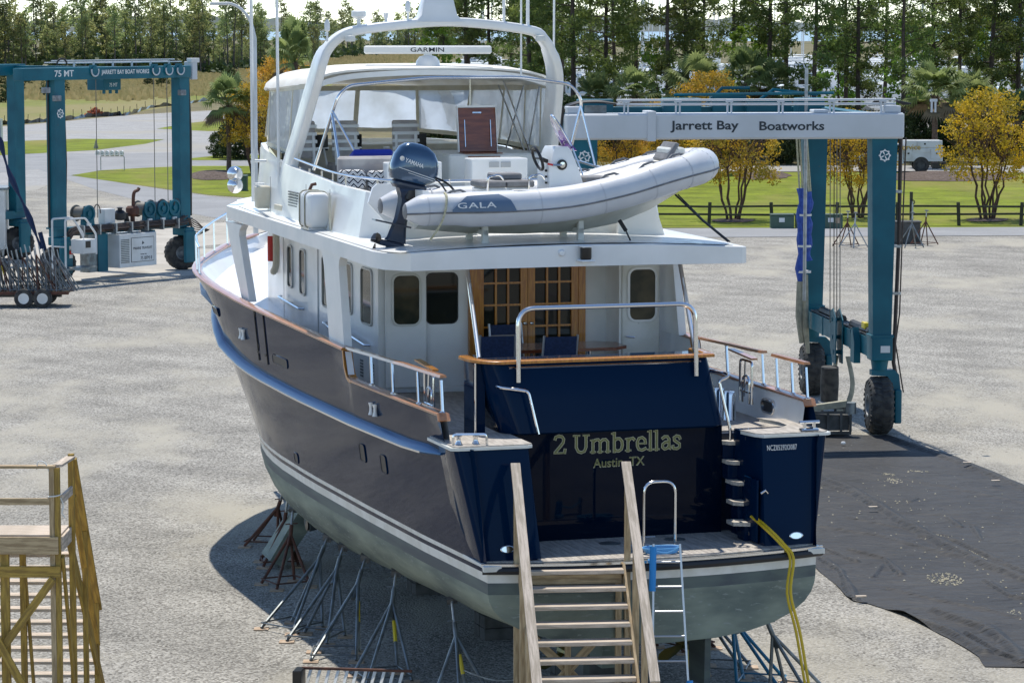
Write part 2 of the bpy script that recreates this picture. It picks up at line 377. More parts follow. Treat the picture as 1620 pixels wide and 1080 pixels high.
# ---------------------------------------------------------------- ground materials
def groundmat(name, c1, c2, patch, sc=14.0, bump=0.6, pscale=0.12, plo=0.52, phi=0.62, bigamt=0.12, stretch=(1, 1, 1), speck=None, tracks=0, wrinkle=0):
    m = bpy.data.materials.new(name); m.use_nodes = True; MATS[name] = m
    nt = m.node_tree; p = nt.nodes['Principled BSDF']; p.inputs['Roughness'].default_value = 0.95; p.inputs['Specular IOR Level'].default_value = 0.2; L = nt.links
    tc = _n(nt, 'ShaderNodeTexCoord'); vec = tc.outputs['Object']
    def mapr(src, a, b, c=0.0, d=1.0):
        r = _n(nt, 'ShaderNodeMapRange'); r.inputs[1].default_value = a; r.inputs[2].default_value = b; r.inputs[3].default_value = c; r.inputs[4].default_value = d; L.new(src, r.inputs[0]); return r.outputs[0]
    vo = _n(nt, 'ShaderNodeTexVoronoi'); vo.inputs['Scale'].default_value = sc; L.new(vec, vo.inputs['Vector'])
    wn = _n(nt, 'ShaderNodeTexWhiteNoise', noise_dimensions='3D'); L.new(vo.outputs['Color'], wn.inputs['Vector'])
    mx = _n(nt, 'ShaderNodeMix', data_type='RGBA'); mx.inputs[6].default_value = (*c1, 1); mx.inputs[7].default_value = (*c2, 1); L.new(wn.outputs['Value'], mx.inputs[0])
    hs = _n(nt, 'ShaderNodeHueSaturation'); L.new(mx.outputs[2], hs.inputs['Color'])
    n2 = _n(nt, 'ShaderNodeTexNoise'); n2.inputs['Scale'].default_value = 0.35; n2.inputs['Detail'].default_value = 8; L.new(vec, n2.inputs['Vector'])
    L.new(mapr(n2.outputs[0], 0.3, 0.7, 1-bigamt, 1+bigamt), hs.inputs['Value'])
    if tracks:
        wv = _n(nt, 'ShaderNodeTexWave', bands_direction='DIAGONAL'); wv.inputs['Scale'].default_value = 0.22; wv.inputs['Distortion'].default_value = 7; wv.inputs['Detail'].default_value = 3; wv.inputs['Detail Scale'].default_value = 0.25; L.new(vec, wv.inputs['Vector'])
        h2 = _n(nt, 'ShaderNodeHueSaturation'); L.new(hs.outputs[0], h2.inputs['Color']); L.new(mapr(wv.outputs[0] if False else wv.outputs['Fac'], 0.1, 0.9, 1-tracks, 1+tracks), h2.inputs['Value']); hs = h2
    # bare fine sandy patches
    mp = _n(nt, 'ShaderNodeMapping'); mp.inputs['Scale'].default_value = stretch; L.new(vec, mp.inputs[0])
    n3 = _n(nt, 'ShaderNodeTexNoise'); n3.inputs['Scale'].default_value = pscale; n3.inputs['Detail'].default_value = 9; n3.inputs['Roughness'].default_value = 0.62; L.new(mp.outputs[0], n3.inputs['Vector'])
    pm = _n(nt, 'ShaderNodeMix', data_type='RGBA'); pm.inputs[7].default_value = (*patch, 1); L.new(hs.outputs[0], pm.inputs[6]); L.new(mapr(n3.outputs[0], plo, phi), pm.inputs[0])
    src = pm.outputs[2]
    if speck:
        v2 = _n(nt, 'ShaderNodeTexVoronoi'); v2.inputs['Scale'].default_value = speck[1]; L.new(vec, v2.inputs['Vector'])
        sm = _n(nt, 'ShaderNodeMix', data_type='RGBA'); sm.inputs[7].default_value = (*speck[0], 1); L.new(src, sm.inputs[6]); L.new(mapr(v2.outputs['Distance'], speck[2], speck[2]*0.6), sm.inputs[0]); src = sm.outputs[2]
    L.new(src, p.inputs['Base Color'])
    if bump:
        bp = _n(nt, 'ShaderNodeBump'); bp.inputs['Strength'].default_value = bump; bp.inputs['Distance'].default_value = 0.03
        L.new(vo.outputs['Distance'], bp.inputs['Height']); bp.invert = True; L.new(bp.outputs[0], p.inputs['Normal'])
    if wrinkle:
        wz = _n(nt, 'ShaderNodeTexNoise'); wz.inputs['Scale'].default_value = 1.6; wz.inputs['Detail'].default_value = 4; wz.inputs['Distortion'].default_value = 1.6
        wm_ = _n(nt, 'ShaderNodeMapping'); wm_.inputs['Rotation'].default_value = (0, 0, 0.6); wm_.inputs['Scale'].default_value = (0.6, 2.2, 1); L.new(vec, wm_.inputs[0]); L.new(wm_.outputs[0], wz.inputs['Vector'])
        bw_ = _n(nt, 'ShaderNodeBump'); bw_.inputs['Strength'].default_value = wrinkle; bw_.inputs['Distance'].default_value = 0.25; L.new(wz.outputs[0], bw_.inputs['Height']); L.new(bw_.outputs[0], p.inputs['Normal']); p.inputs['Roughness'].default_value = 0.6; p.inputs['Specular IOR Level'].default_value = 0.18
    return m
groundmat('gravel', (0.13, 0.122, 0.106), (0.46, 0.44, 0.395), (0.405, 0.378, 0.315), sc=24, bump=0.8, pscale=0.2, plo=0.49, phi=0.63, bigamt=0.2, tracks=0.045, stretch=(1, 0.42, 1), speck=((0.08, 0.07, 0.06), 3.2, 0.12))
groundmat('lot_gravel', (0.28, 0.278, 0.275), (0.37, 0.368, 0.36), (0.34, 0.325, 0.29), sc=6, bump=0.3, pscale=0.05)
groundmat('asphalt', (0.255, 0.26, 0.265), (0.30, 0.305, 0.31), (0.275, 0.28, 0.285), sc=18, bump=0.15, pscale=0.2)
groundmat('concrete', (0.42, 0.39, 0.34), (0.46, 0.43, 0.38), (0.36, 0.33, 0.28), sc=9, bump=0.1, pscale=0.5)
groundmat('lawn', (0.13, 0.165, 0.010), (0.18, 0.215, 0.014), (0.22, 0.20, 0.05), sc=5, bump=0.5, pscale=0.12, plo=0.48, phi=0.66, bigamt=0.35, stretch=(1, 0.3, 1))
groundmat('field_grass', (0.14, 0.165, 0.03), (0.20, 0.22, 0.045), (0.24, 0.21, 0.09), sc=2, bump=0.5, pscale=0.03, plo=0.45, phi=0.6, bigamt=0.2, stretch=(1, 0.3, 1))
groundmat('marsh', (0.13, 0.12, 0.06), (0.2, 0.17, 0.09), (0.10, 0.11, 0.05), sc=1, bump=0.5, pscale=0.02)
groundmat('mulch', (0.07, 0.05, 0.04), (0.16, 0.125, 0.105), (0.10, 0.075, 0.06), sc=8, bump=0.9)
groundmat('tarp_mat', (0.030, 0.030, 0.031), (0.036, 0.036, 0.037), (0.052, 0.050, 0.047), sc=3, bump=0.0, pscale=0.45, plo=0.48, phi=0.78, bigamt=0.25, speck=((0.35, 0.34, 0.30), 2.2, 0.05), wrinkle=0.6)
groundmat('spilt_sand', (0.38, 0.34, 0.24), (0.48, 0.44, 0.33), (0.4, 0.36, 0.26), sc=30, bump=0.5)
wm = mat('water_mat', (0.12, 0.17, 0.2), 0.25, bump=0.2, bs=0.5)

def sheet(name, pts, z, m, kind='structure', **k):
    b = MB(); b.add([(p[0], p[1], z) for p in pts], [tuple(range(len(pts)))]); o = b.build(name, m, None, smooth=0); o['kind'] = kind
    for a, v in k.items(): o[a] = v
    return o
def px(*pts): return [gp(a, b) for a, b in pts]
def blobpoly(cx, cy, rx, ry, n=22, seed=1, j=0.12):
    rg = random.Random(seed)
    return [(cx+rx*math.cos(2*math.pi*k/n)*(1+rg.uniform(-j, j)), cy+ry*math.sin(2*math.pi*k/n)*(1+rg.uniform(-j, j))) for k in range(n)]
sheet('ground', [(-6000, -3000), (6000, -3000), (6000, 9000), (-6000, 9000)], 0, 'marsh')
sheet('field', px((-900, 210), (-100, 205), (60, 195), (200, 180), (330, 160), (520, 140), (560, 100), (300, 128), (0, 132), (-900, 120)), 0.0040, 'field_grass')
gy = [(-200, -120), (200, -120), (200, 150)] + [tuple(p)[:2] for p in px((1900, 372), (1300, 374), (1000, 376), (760, 372), (430, 330), (440, 262), (450, 195), (410, 176), (330, 175), (205, 182), (100, 192), (20, 199), (-300, 215))] + [(-250, 150)]
sheet('gravel_yard', gy, 0.0080, 'gravel')
sheet('gravel_lot', px((-300, 213), (20, 200), (100, 193), (205, 183), (330, 176), (410, 176), (450, 195), (440, 262), (380, 264), (200, 268), (120, 272), (60, 300), (-300, 360)), 0.0120, 'lot_gravel')
sheet('asphalt_drive', px((-300, 262), (0, 243), (200, 243), (430, 238), (440, 262), (300, 261), (200, 267), (115, 277), (230, 296), (330, 311), (430, 320), (440, 345), (380, 352), (300, 338), (150, 300), (60, 268), (-300, 300)), 0.0160, 'asphalt')
sheet('grass_verge', px((-300, 232), (20, 224), (120, 220), (260, 221), (230, 228), (150, 238), (60, 243), (-300, 262)), 0.0210, 'lawn')
sheet('grass_verge', px((248, 204), (300, 195), (345, 190), (420, 188), (430, 206), (330, 208)), 0.0220, 'lawn')
sheet('grass_verge', px((270, 254), (330, 248), (352, 244), (430, 246), (430, 254)), 0.0230, 'lawn')
sheet('grass_island', px((112, 278), (160, 270), (230, 266), (300, 263), (440, 263), (440, 320), (400, 314), (330, 309), (230, 295)), 0.0240, 'lawn')
sheet('concrete_pad', px((-300, 420), (60, 372), (240, 356), (440, 350), (440, 378), (300, 392), (440, 400), (420, 428), (250, 440), (110, 447), (-300, 470)), 0.0170, 'concrete')
sheet('lawn', px((700, 362), (1000, 361), (1300, 361), (1900, 360), (1900, 277), (1620, 275), (1400, 273), (1240, 273), (900, 273), (700, 275)), 0.0210, 'lawn')
sheet('yard_road', px((430, 362), (760, 376), (1000, 377), (1300, 375), (1900, 372), (1900, 360), (1620, 360), (1000, 362), (700, 362), (440, 340)), 0.0280, 'asphalt')
sheet('far_road', px((400, 262), (700, 270), (900, 272), (1240, 272), (1400, 272), (1620, 274), (2100, 276), (2100, 262), (1620, 263), (900, 262), (440, 240)), 0.0320, 'lot_gravel')
sheet('water', [(300, 2000), (-500, 2300), (-1500, 3600), (-1500, 5200), (3000, 5200), (3000, 900), (1200, 700), (480, 700), (300, 1000)], 0.08, 'water_mat')
sheet('marina_yard', px((700, 215), (2200, 215), (2200, 110), (700, 110)), 0.0120, 'lot_gravel')
# far shore
b = MB(); rg = random.Random(3); n = 160; top = []
for i in range(n+1):
    x = -1600+4800*i/n; top.append((x, 5200, 14+9*rg.random()+8*math.sin(i*0.23)))
vs = []; fs = []
for i, q in enumerate(top): vs += [(q[0], 5180, 0), (q[0], 5230, q[2]), (q[0], 5600, 0)]
for i in range(n): a = i*3; fs += [(a, a+3, a+4, a+1), (a+1, a+4, a+5, a+2)]
mat('far_shore_mat', (0.10, 0.13, 0.12), 0.9, col2=(0.14, 0.16, 0.14), vs=0.02)
struct(b.add(vs, fs).build('far_shore', 'far_shore_mat', smooth=0))

# ---------------------------------------------------------------- black ground tarp with folds
def tarp():
    edge = px((1150, 690), (1300, 688), (1345, 688), (1400, 691), (1450, 703), (1510, 722), (1560, 742), (1620, 768), (1720, 812), (1850, 880), (1850, 1150), (1700, 1085), (1620, 1054), (1560, 1056), (1548, 1040), (1500, 1010), (1430, 975), (1370, 955), (1350, 952), (1320, 925), (1290, 898), (1200, 860), (1120, 800))
    E2 = [(p.x, p.y) for p in edge]
    def inside(x, y):
        c = False
        for (x1, y1), (x2, y2) in zip(E2, E2[1:]+E2[:1]):
            if (y1 > y) != (y2 > y) and x < (x2-x1)*(y-y1)/(y2-y1)+x1: c = not c
        return c
    folds = [([(1300, 740), (1380, 752), (1500, 770), (1640, 800)], 0.02, 0.12), ([(1340, 820), (1420, 835), (1500, 850)], 0.03, 0.08), ([(1400, 930), (1480, 950), (1560, 965), (1640, 985)], 0.03, 0.1), ([(1560, 920), (1600, 945), (1640, 950)], 0.04, 0.08), ([(1296, 755), (1345, 775), (1385, 800), (1430, 828), (1500, 865), (1560, 895), (1640, 925)], 0.075, 0.16),
             ([(1296, 765), (1360, 785), (1400, 812)], 0.05, 0.12), ([(1460, 850), (1520, 860), (1570, 885), (1640, 915)], 0.06, 0.12),
             ([(1300, 835), (1400, 850), (1470, 870), (1560, 890), (1640, 905)], 0.04, 0.14), ([(1300, 868), (1355, 890)], 0.05, 0.09),
             ([(1300, 885), (1330, 905), (1352, 950)], 0.05, 0.09), ([(1345, 872), (1400, 885), (1425, 910)], 0.045, 0.08),
             ([(1350, 958), (1430, 975), (1500, 1000), (1560, 1035)], 0.07, 0.14), ([(1480, 968), (1560, 995), (1600, 1025), (1620, 1050)], 0.07, 0.14),
             ([(1530, 1005), (1580, 1035), (1615, 1048)], 0.07, 0.1), ([(1380, 915), (1395, 895)], 0.03, 0.06), ([(1500, 820), (1520, 835)], 0.03, 0.07), ([(1440, 795), (1452, 790)], 0.03, 0.07),
             ([(1540, 835), (1552, 855)], 0.03, 0.07), ([(1300, 722), (1475, 720)], 0.02, 0.3), ([(1300, 805), (1500, 815), (1640, 820)], 0.015, 0.2),
             ([(1400, 690), (1460, 712), (1560, 748), (1640, 782)], 0.05, 0.14)]
    fl = [([gp(*q) for q in pts], h, wd) for pts, h, wd in [(p_, h_*0.85, w_*1.7) for p_, h_, w_ in folds]]
    import numpy as np
    from mathutils import noise
    ymin = min(q[1] for q in E2)+0.02; ymax = max(q[1] for q in E2)-0.02; ny, nx = 640, 380; rows = []
    for j in range(ny+1):
        y = ymin+(ymax-ymin)*j/ny; xs_ = []
        for (x1, y1), (x2, y2) in zip(E2, E2[1:]+E2[:1]):
            if (y1 > y) != (y2 > y): xs_.append((x2-x1)*(y-y1)/(y2-y1)+x1)
        a_, c_ = min(xs_), min(17.0, max(xs_)); w1 = 0.05*noise.noise(Vector((y*0.8, 3, 0))); rows.append((y, a_+w1, max(a_+w1+0.05, c_+0.05*noise.noise(Vector((y*0.9, 9, 0))))))
    yy = np.array([[r_[0]]*(nx+1) for r_ in rows]); xx = np.array([[r_[1]+(r_[2]-r_[1])*i/nx for i in range(nx+1)] for r_ in rows])
    wob = 0.035*np.sin(xx*1.9+np.sin(yy*1.3)*2)+0.03*np.sin(yy*2.3+xx*0.7)
    zz = 0.024+0.006*np.sin(xx*1.3+yy*0.6)*np.sin(yy*0.9-xx*0.4)+0.004*np.sin(xx*4.1+2*np.sin(yy*1.7))
    for pts, h, wd in fl:
        for p, q in zip(pts, pts[1:]):
            dx, dy_ = q.x-p.x, q.y-p.y; l2 = dx*dx+dy_*dy_
            t = np.clip(((xx-p.x)*dx+(yy-p.y)*dy_)/l2, 0, 1); d = np.hypot(xx-p.x-t*dx, yy-p.y-t*dy_)+wob*0.5
            zz = np.maximum(zz, np.where(np.abs(d) < wd, 0.018+h*1.5*(0.5+0.5*np.cos(np.pi*np.abs(d)/wd)), 0))
    b = MB(); b.v = [tuple(q) for q in np.stack([xx, yy, zz], -1).reshape(-1, 3).tolist()]
    b.f = [(j*(nx+1)+i, j*(nx+1)+i+1, (j+1)*(nx+1)+i+1, (j+1)*(nx+1)+i) for j in range(ny) for i in range(nx)]; b.m = [0]*len(b.f)
    tag(b.build('ground_tarp', 'tarp_mat', smooth=179), 'large wrinkled black ground tarp spread on the gravel right of the yacht', 'tarp')
tarp()
b = MB(); rg = random.Random(4)
for x, y, rx, ry, n_ in ((1495, 918, 0.35, 0.7, 420), (1415, 762, 0.2, 0.45, 120), (1405, 752, 0.2, 0.3, 80), (1450, 747, 0.3, 0.3, 60), (1480, 852, 0.3, 0.5, 200), (1545, 880, 0.3, 0.6, 260), (1605, 975, 0.15, 0.6, 70), (1440, 800, 2.5, 4.5, 260), (1550, 900, 1.8, 4.0, 200)):
    c = gp(x, y)
    for _ in range(n_//3):
        r_ = rg.random()**0.8; a = rg.uniform(0, 6.28); p = c+Vector((rx*r_*math.cos(a), ry*r_*math.sin(a), 0)); s_ = rg.uniform(0.01, 0.03)
        b.add([(p.x-s_, p.y-s_, 0.03), (p.x+s_, p.y-s_*0.8, 0.03), (p.x+s_*0.3, p.y+s_, 0.03), (p.x, p.y+s_*0.3, 0.05)], [(0, 1, 3), (1, 2, 3), (2, 0, 3)])
o = b.build('spilt_gravel', 'spilt_sand', smooth=0); o['kind'] = 'stuff'
tag(MB().lathe([(0.055, 0), (0.06, 0.03), (0.04, 0.06), (0, 0.062)], 12).build('cup_lid', 'gelcoat', loc=(gp(1334, 706).x, gp(1334, 706).y, 0.07)), 'small round white lid lying on the black tarp', 'lid')
# small offcuts of timber holding the tarp down
for x, y, a, lb in ((1362, 954, 0.1, 'short pale timber offcut on the lower left corner of the black tarp'), (1381, 811, 0.2, 'short pale timber offcut beside the long tarp fold near the yacht'), (1530, 740, -0.2, 'short pale timber offcut at the upper edge of the black tarp'), (1575, 769, 0.1, 'flat weathered lath lying on the upper right of the black tarp')):
    p = gp(x, y); tag(MB().box(-0.1, 0.1, -0.04, 0.04, 0, 0.03).build('timber_offcut', 'lumber_pale', loc=(p.x, p.y, 0.12), rot=(0.05, 0, a)), lb, 'wood offcut')
# ================================================================ THE YACHT  (local axes: x starboard, y forward, z up)
TH = R(17.5); BX, BY = 2.2, 46.0
def bw(x, y, z=0.0):
    return Vector((BX+x*math.cos(TH)-y*math.sin(TH), BY+x*math.sin(TH)+y*math.cos(TH), z))
yacht = thing('motor_yacht', 'dark blue and white two-deck motor yacht named 2 Umbrellas propped up on jack stands', 'yacht', (BX, BY, 0), TH)
# ---- hull lines
T_hs = [(0, 2.78), (0.4, 3.08), (1.2, 3.10), (3, 3.16), (6, 3.22), (10, 3.28), (14, 3.36), (17, 3.38), (19, 3.26), (20.5, 2.98), (22, 2.4), (23.5, 1.75), (24.8, 1.05), (25.8, 0.4), (26.3, 0.04)]
T_hr = [(0, 2.76), (0.4, 2.98), (1.2, 3.02), (6, 3.12), (10, 3.18), (14, 3.22), (16.5, 3.15), (18, 2.98), (19.5, 2.66), (21, 2.2), (22.5, 1.6), (24, 0.9), (25.5, 0.2), (26.3, 0.03)]
T_hw = [(0, 2.68), (3, 2.84), (6, 2.92), (10, 2.98), (13, 2.93), (15, 2.74), (17, 2.36), (19, 1.84), (21, 1.22), (23, 0.55), (24.5, 0.12), (26.3, 0.02)]
T_zr = [(0, 4.28), (1.2, 4.24), (3, 4.16), (6, 4.12), (10, 4.12), (13, 4.16), (15, 4.25), (16.5, 4.40), (18, 4.68), (20, 4.95), (26.3, 5.4)]
T_zs = [(0, 4.42), (0.95, 4.42), (1.2, 4.84), (6.15, 4.82), (6.35, 4.92), (6.55, 5.3), (10, 5.36), (14, 5.44), (17, 5.56), (20, 5.68), (23, 5.82), (26.3, 6.0)]
T_bl = [(0, 1.95), (3, 1.6), (6, 1.55), (10, 1.75), (14, 1.6), (16, 1.4), (20, 1.15), (26, 1.0)]
T_zk = [(0, 1.42), (2, 1.2), (6, 0.95), (12, 0.72), (19, 0.7), (22, 1.0), (24.5, 2.0), (25.8, 3.4), (26.3, 4.6)]
def hull_ring(y, stern=False):
    hs, hr, hw = lerp(T_hs, y), lerp(T_hr, y), lerp(T_hw, y); zr, zs, zk = lerp(T_zr, y), lerp(T_zs, y), lerp(T_zk, y)
    kw = 0.12
    rows = [(kw, zk, 0)]
    ztop = 2.42
    zk2 = min(zk, ztop-0.05)
    bulge = lerp(T_bl, y)
    for t in (0.12, 0.25, 0.4, 0.55, 0.7, 0.82, 0.92):
        rows.append((kw+(hw-kw-0.01)*(1-(1-t)**bulge)**(1/1.25), zk2+(2.24-zk2)*t**1.7*1.0, 0))
    rows.append((hw-0.005, 2.24, 1)); rows.append((hw, 2.42, 1))
    def hx(z):
        t = (z-2.42)/(zr-2.42); return hw+(hr-hw)*(t**1.1)
    rows += [(hx(2.42), 2.42, 2), (hx(2.56), 2.56, 2), (hx(2.56), 2.56, 3), (hx(2.63), 2.63, 3), (hx(2.63), 2.63, 2), (hx(2.70), 2.70, 2), (hx(2.70), 2.70, 3)]
    for t in (0.12, 0.3, 0.5, 0.7, 0.87, 1.0): z = 2.70+(zr-2.70)*t; rows.append((hx(z), z, 3))
    for t in (0.25, 0.5, 0.75, 1.0): rows.append((hr+(hs-hr)*t, zr+(zs-zr)*t, 3))
    return rows
YS = [0.05, 0.4, 0.95, 1.2, 2, 3, 4, 5, 6.15, 6.35, 6.55, 7.5, 8.5, 9.5, 10.5, 11.5, 12.5, 13.5, 14.5, 15.5, 16.5, 17.5, 18.5, 19.3, 20, 20.8, 21.5, 22.2, 22.9, 23.5, 24.1, 24.7, 25.3, 25.8, 26.3]
hull = MB(); rings = {y: hull_ring(y) for y in YS}; nr = len(rings[YS[0]])
def sec_y(y, x, hw): return y-(0.42*(1-(x/2.75)**2) if y < 0.3 else 0)
for sgn in (-1, 1):
    base = len(hull.v)
    for y in YS:
        for (x, z, m) in rings[y]: hull.v.append((sgn*x, sec_y(y, x, 0) if z < 2.75 else y+0.25*(z-2.7)/1.7*(1 if y < 0.9 else 0), z))
    for i in range(len(YS)-1):
        for j in range(nr-1):
            if abs(rings[YS[i]][j][1]-rings[YS[i]][j+1][1]) < 1e-6 and abs(rings[YS[i]][j][0]-rings[YS[i]][j+1][0]) < 1e-6: continue
            a = base+i*nr+j; q = (a, a+1, a+nr+1, a+nr)
            hull.f.append(q); hull.m.append(rings[YS[i]][j][2])
# transom below the platform
rows = [r for r in rings[YS[0]] if r[1] <= 2.75]
NT = 14
for a, b in zip(rows, rows[1:]):
    if abs(a[1]-b[1]) < 1e-6: continue
    base = len(hull.v)
    for (x, z, m) in (a, b):
        for k in range(NT+1):
            xx = x*(2*k/NT-1); hull.v.append((xx, sec_y(0.05, xx, 0), z))
    for k in range(NT): hull.f.append((base+k, base+k+1, base+NT+2+k, base+NT+1+k)); hull.m.append(a[2])
# keel underside
for i in range(len(YS)-1):
    z1, z2 = lerp(T_zk, YS[i]), lerp(T_zk, YS[i+1]); hull.add([(-0.12, YS[i], z1), (0.12, YS[i], z1), (0.12, YS[i+1], z2), (-0.12, YS[i+1], z2)], [(0, 1, 2, 3)], 0)
me = hull.mesh('hull', ['bottom_paint', 'boot_paint', 'stripe_white', 'navy'], 40)
hull_o = link('hull', me, yacht)
def hull_at(y, z, side=-1, off=0.0):
    hs, hr, hw = lerp(T_hs, y), lerp(T_hr, y), lerp(T_hw, y); zr, zs = lerp(T_zr, y), lerp(T_zs, y)
    if z <= zr: x = hw+(hr-hw)*max(0, (z-2.42)/(zr-2.42))**1.1
    else: x = hr+(hs-hr)*(z-zr)/(zs-zr)
    return Vector((side*(x+off), y, z))
# keel skeg and rudders
MB().prism([(2.0, 0.55), (12, 0.42), (19.5, 0.45), (19.5, 1.0), (2.0, 1.3)], -0.16, 0.16, mx=Matrix(((0, 0, 1, 0), (1, 0, 0, 0), (0, 1, 0, 0), (0, 0, 0, 1)))).build('keel', 'bottom_paint', yacht)
for sx in (-1, 1):
    MB().prism([(0.35, 0.55), (1.0, 0.5), (1.05, 1.5), (0.3, 1.6)], sx*1.0-0.05, sx*1.0+0.05, mx=Matrix(((0, 0, 1, 0), (1, 0, 0, 0), (0, 1, 0, 0), (0, 0, 0, 1)))).build('rudder', 'boot_paint', yacht)
    p = MB(); p.tube([(sx*1.0, 1.5, 1.0), (sx*1.0, 1.15, 1.0)], [0.1, 0.05], 10)
    for k in range(4):
        a = math.pi/2*k+0.4; ca, sa = math.cos(a), math.sin(a); rr = []
        for r_, wd in ((0.06, 0.07), (0.2, 0.2), (0.36, 0.25), (0.47, 0.16), (0.5, 0.04)):
            t = 0.6-0.5*r_
            c = Vector((sx*1.0+r_*ca, 1.3, 1.0+r_*sa)); tv = Vector((-sa*math.cos(t), math.sin(t), ca*math.cos(t)))
            rr.append([c-tv*wd/2, c+Vector((0, 0.015, 0)), c+tv*wd/2, c-Vector((0, 0.015, 0))])
        p.loft(rr)
    p.build('propeller', 'bronze', yacht)
    p = MB(); p.tube([(sx*1.0, 1.5, 1.0), (sx*0.9, 5.0, 1.35)], 0.045, 8); p.bar((sx*1.0, 1.7, 1.0), (sx*0.75, 1.9, 1.75), 0.12, 0.04); p.bar((sx*1.0, 1.7, 1.0), (sx*1.25, 1.9, 1.75), 0.12, 0.04)
    p.build('shaft_strut', 'bottom_paint', yacht)
# stabiliser fin and thruster tube seen at the port bilge
MB().loft([[Vector((-1.98, 15.1, 1.2)), Vector((-1.94, 15.9, 1.2)), Vector((-1.62, 15.9, 1.0)), Vector((-1.65, 15.1, 1.0))], [Vector((-2.62, 15.0, 0.22)), Vector((-2.58, 15.95, 0.22)), Vector((-2.33, 15.95, 0.08)), Vector((-2.35, 15.0, 0.08))]]).build('stabiliser_fin', 'bottom_paint', yacht)
# rub rail (moulded shelf round the hull)
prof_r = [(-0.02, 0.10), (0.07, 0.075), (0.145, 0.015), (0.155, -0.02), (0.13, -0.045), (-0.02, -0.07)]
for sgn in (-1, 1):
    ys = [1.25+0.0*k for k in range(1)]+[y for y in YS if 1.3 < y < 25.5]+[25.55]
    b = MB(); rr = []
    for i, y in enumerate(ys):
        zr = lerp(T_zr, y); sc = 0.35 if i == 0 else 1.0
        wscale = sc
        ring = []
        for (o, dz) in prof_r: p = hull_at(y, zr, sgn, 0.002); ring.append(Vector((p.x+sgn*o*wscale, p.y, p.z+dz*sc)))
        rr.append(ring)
    b.loft(rr, closed=True).build('rub_rail', 'rail_sky_sheen', yacht, smooth=50)
    MB().sweep([hull_at(y, lerp(T_zr, y)-0.03, sgn, 0.15) for y in ys[1:-3]], [(-0.012, -0.014), (0.012, -0.014), (0.012, 0.014), (-0.012, 0.014)]).build('rub_strake', 'stainless', yacht)
# inner bulwark skins (white), the teak caps
for sgn in (-1, 1):
    b = MB(); ys = [y for y in YS if 1.1 < y < 26.35]; rr = []
    for y in ys:
        zs = lerp(T_zs, y); hs = lerp(T_hs, y); hb = max(0.02, hs-0.13); zd = 4.3
        row = []
        for t in (0, 0.25, 0.5, 0.75, 1.0):
            z = zd+(zs-0.02-zd)*t; row.append(Vector((sgn*max(0.005, hull_at(y, z, 1).x-0.12), y, z)))
        rr.append(row+[Vector((sgn*(hs-0.01), y, zs-0.015))])
    b.loft(rr, closed=False).build('bulwark_lining', 'gelcoat', yacht)
def capline(y0, y1, sgn, inset=0.06, dz=0.0, n=1):
    return [Vector((sgn*max(0.01, lerp(T_hs, y)-inset), y, lerp(T_zs, y)+dz)) for y in [y0]+[q for q in YS if y0 < q < y1]+[y1]]
capprof = [(-0.10, 0.0), (-0.10, 0.03), (-0.07, 0.045), (0.07, 0.045), (0.10, 0.03), (0.10, 0.0)]
for sgn in (-1, 1):
    MB().sweep(capline(6.62, 25.55, sgn), capprof).build('cap_rail', 'cap_teak', yacht)
    MB().sweep(capline(1.15, 6.12, sgn), capprof).build('cap_rail', 'cap_teak', yacht)
    xs = sgn*(lerp(T_hs, 6.3)-0.06)
    MB().sweep(smooth_pts([(xs, 6.1, 4.83), (xs, 6.33, 4.86), (xs, 6.5, 5.02), (xs, 6.58, 5.2), (xs, 6.64, 5.33)], 4), [(-0.085, -0.03), (0.085, -0.03), (0.085, 0.03), (-0.085, 0.03)], upv=(0, -1, 0.2)).build('cap_rail', 'varnish', yacht)
    # aft handrail on stanchions
    rl = [Vector((sgn*(lerp(T_hs, y)-0.08), y, z)) for y, z in ((6.6, 5.34), (5, 5.38), (3.8, 5.40), (3.2, 5.42))]
    r2 = [Vector((sgn*(lerp(T_hs, y)-0.08), y, z)) for y, z in ((2.75, 5.42), (2.0, 5.43), (1.25, 5.44))]
    hp = [(-0.06, -0.022), (-0.045, 0.02), (0.045, 0.02), (0.06, -0.022)]
    if sgn < 0: MB().sweep(rl+r2[1:], hp).build('handrail', 'cap_teak', yacht)
    else:
        MB().sweep(rl, hp).build('handrail', 'cap_teak', yacht); MB().sweep(r2, hp).build('handrail', 'cap_teak', yacht)
    for y in ((5.2, 3.95, 2.55, 1.35) if sgn < 0 else (5.0, 3.3, 2.65, 1.95, 1.3)):
        x = sgn*(lerp(T_hs, y)-0.08); p = MB(); p.tube([(x, y-0.08, 4.87), (x, y, 5.37)], 0.026, 8); p.lathe([(0.05, 0), (0.05, 0.015), (0.03, 0.03)], 10, mx=Matrix.Translation((x, y-0.08, 4.87)))
        p.build('stanchion', 'stainless', yacht)
    # gate frame leaning inboard
    b = MB(); x = sgn*2.72; yc = 3.15
    fr = fillet([(x, yc-0.32, 4.6), (x, yc-0.32, 5.3), (x, yc+0.2, 5.3), (x, yc+0.2, 4.6)], 0.08); b.tube(fr, 0.022, 6); b.tube([(x, yc-0.32, 4.78), (x, yc+0.2, 4.78)], 0.018, 6)
    b.tube(fillet([(x, yc-0.2, 4.6), (x, yc-0.2, 5.05), (x, yc+0.08, 5.05), (x, yc+0.08, 4.6)], 0.13, 5), 0.02, 6); b.tube([(x, yc+0.02, 4.7), (x+0.02, yc+0.02, 5.3)], 0.018, 6)
    g = b.build('gate_frame', 'stainless', yacht)
    MB().bar((x-sgn*0.0, yc+0.62, 5.42), (x+sgn*0.0, yc-0.42, 5.36), 0.11, 0.03).build('gate_cap', 'varnish' if sgn < 0 else 'cap_teak', g)
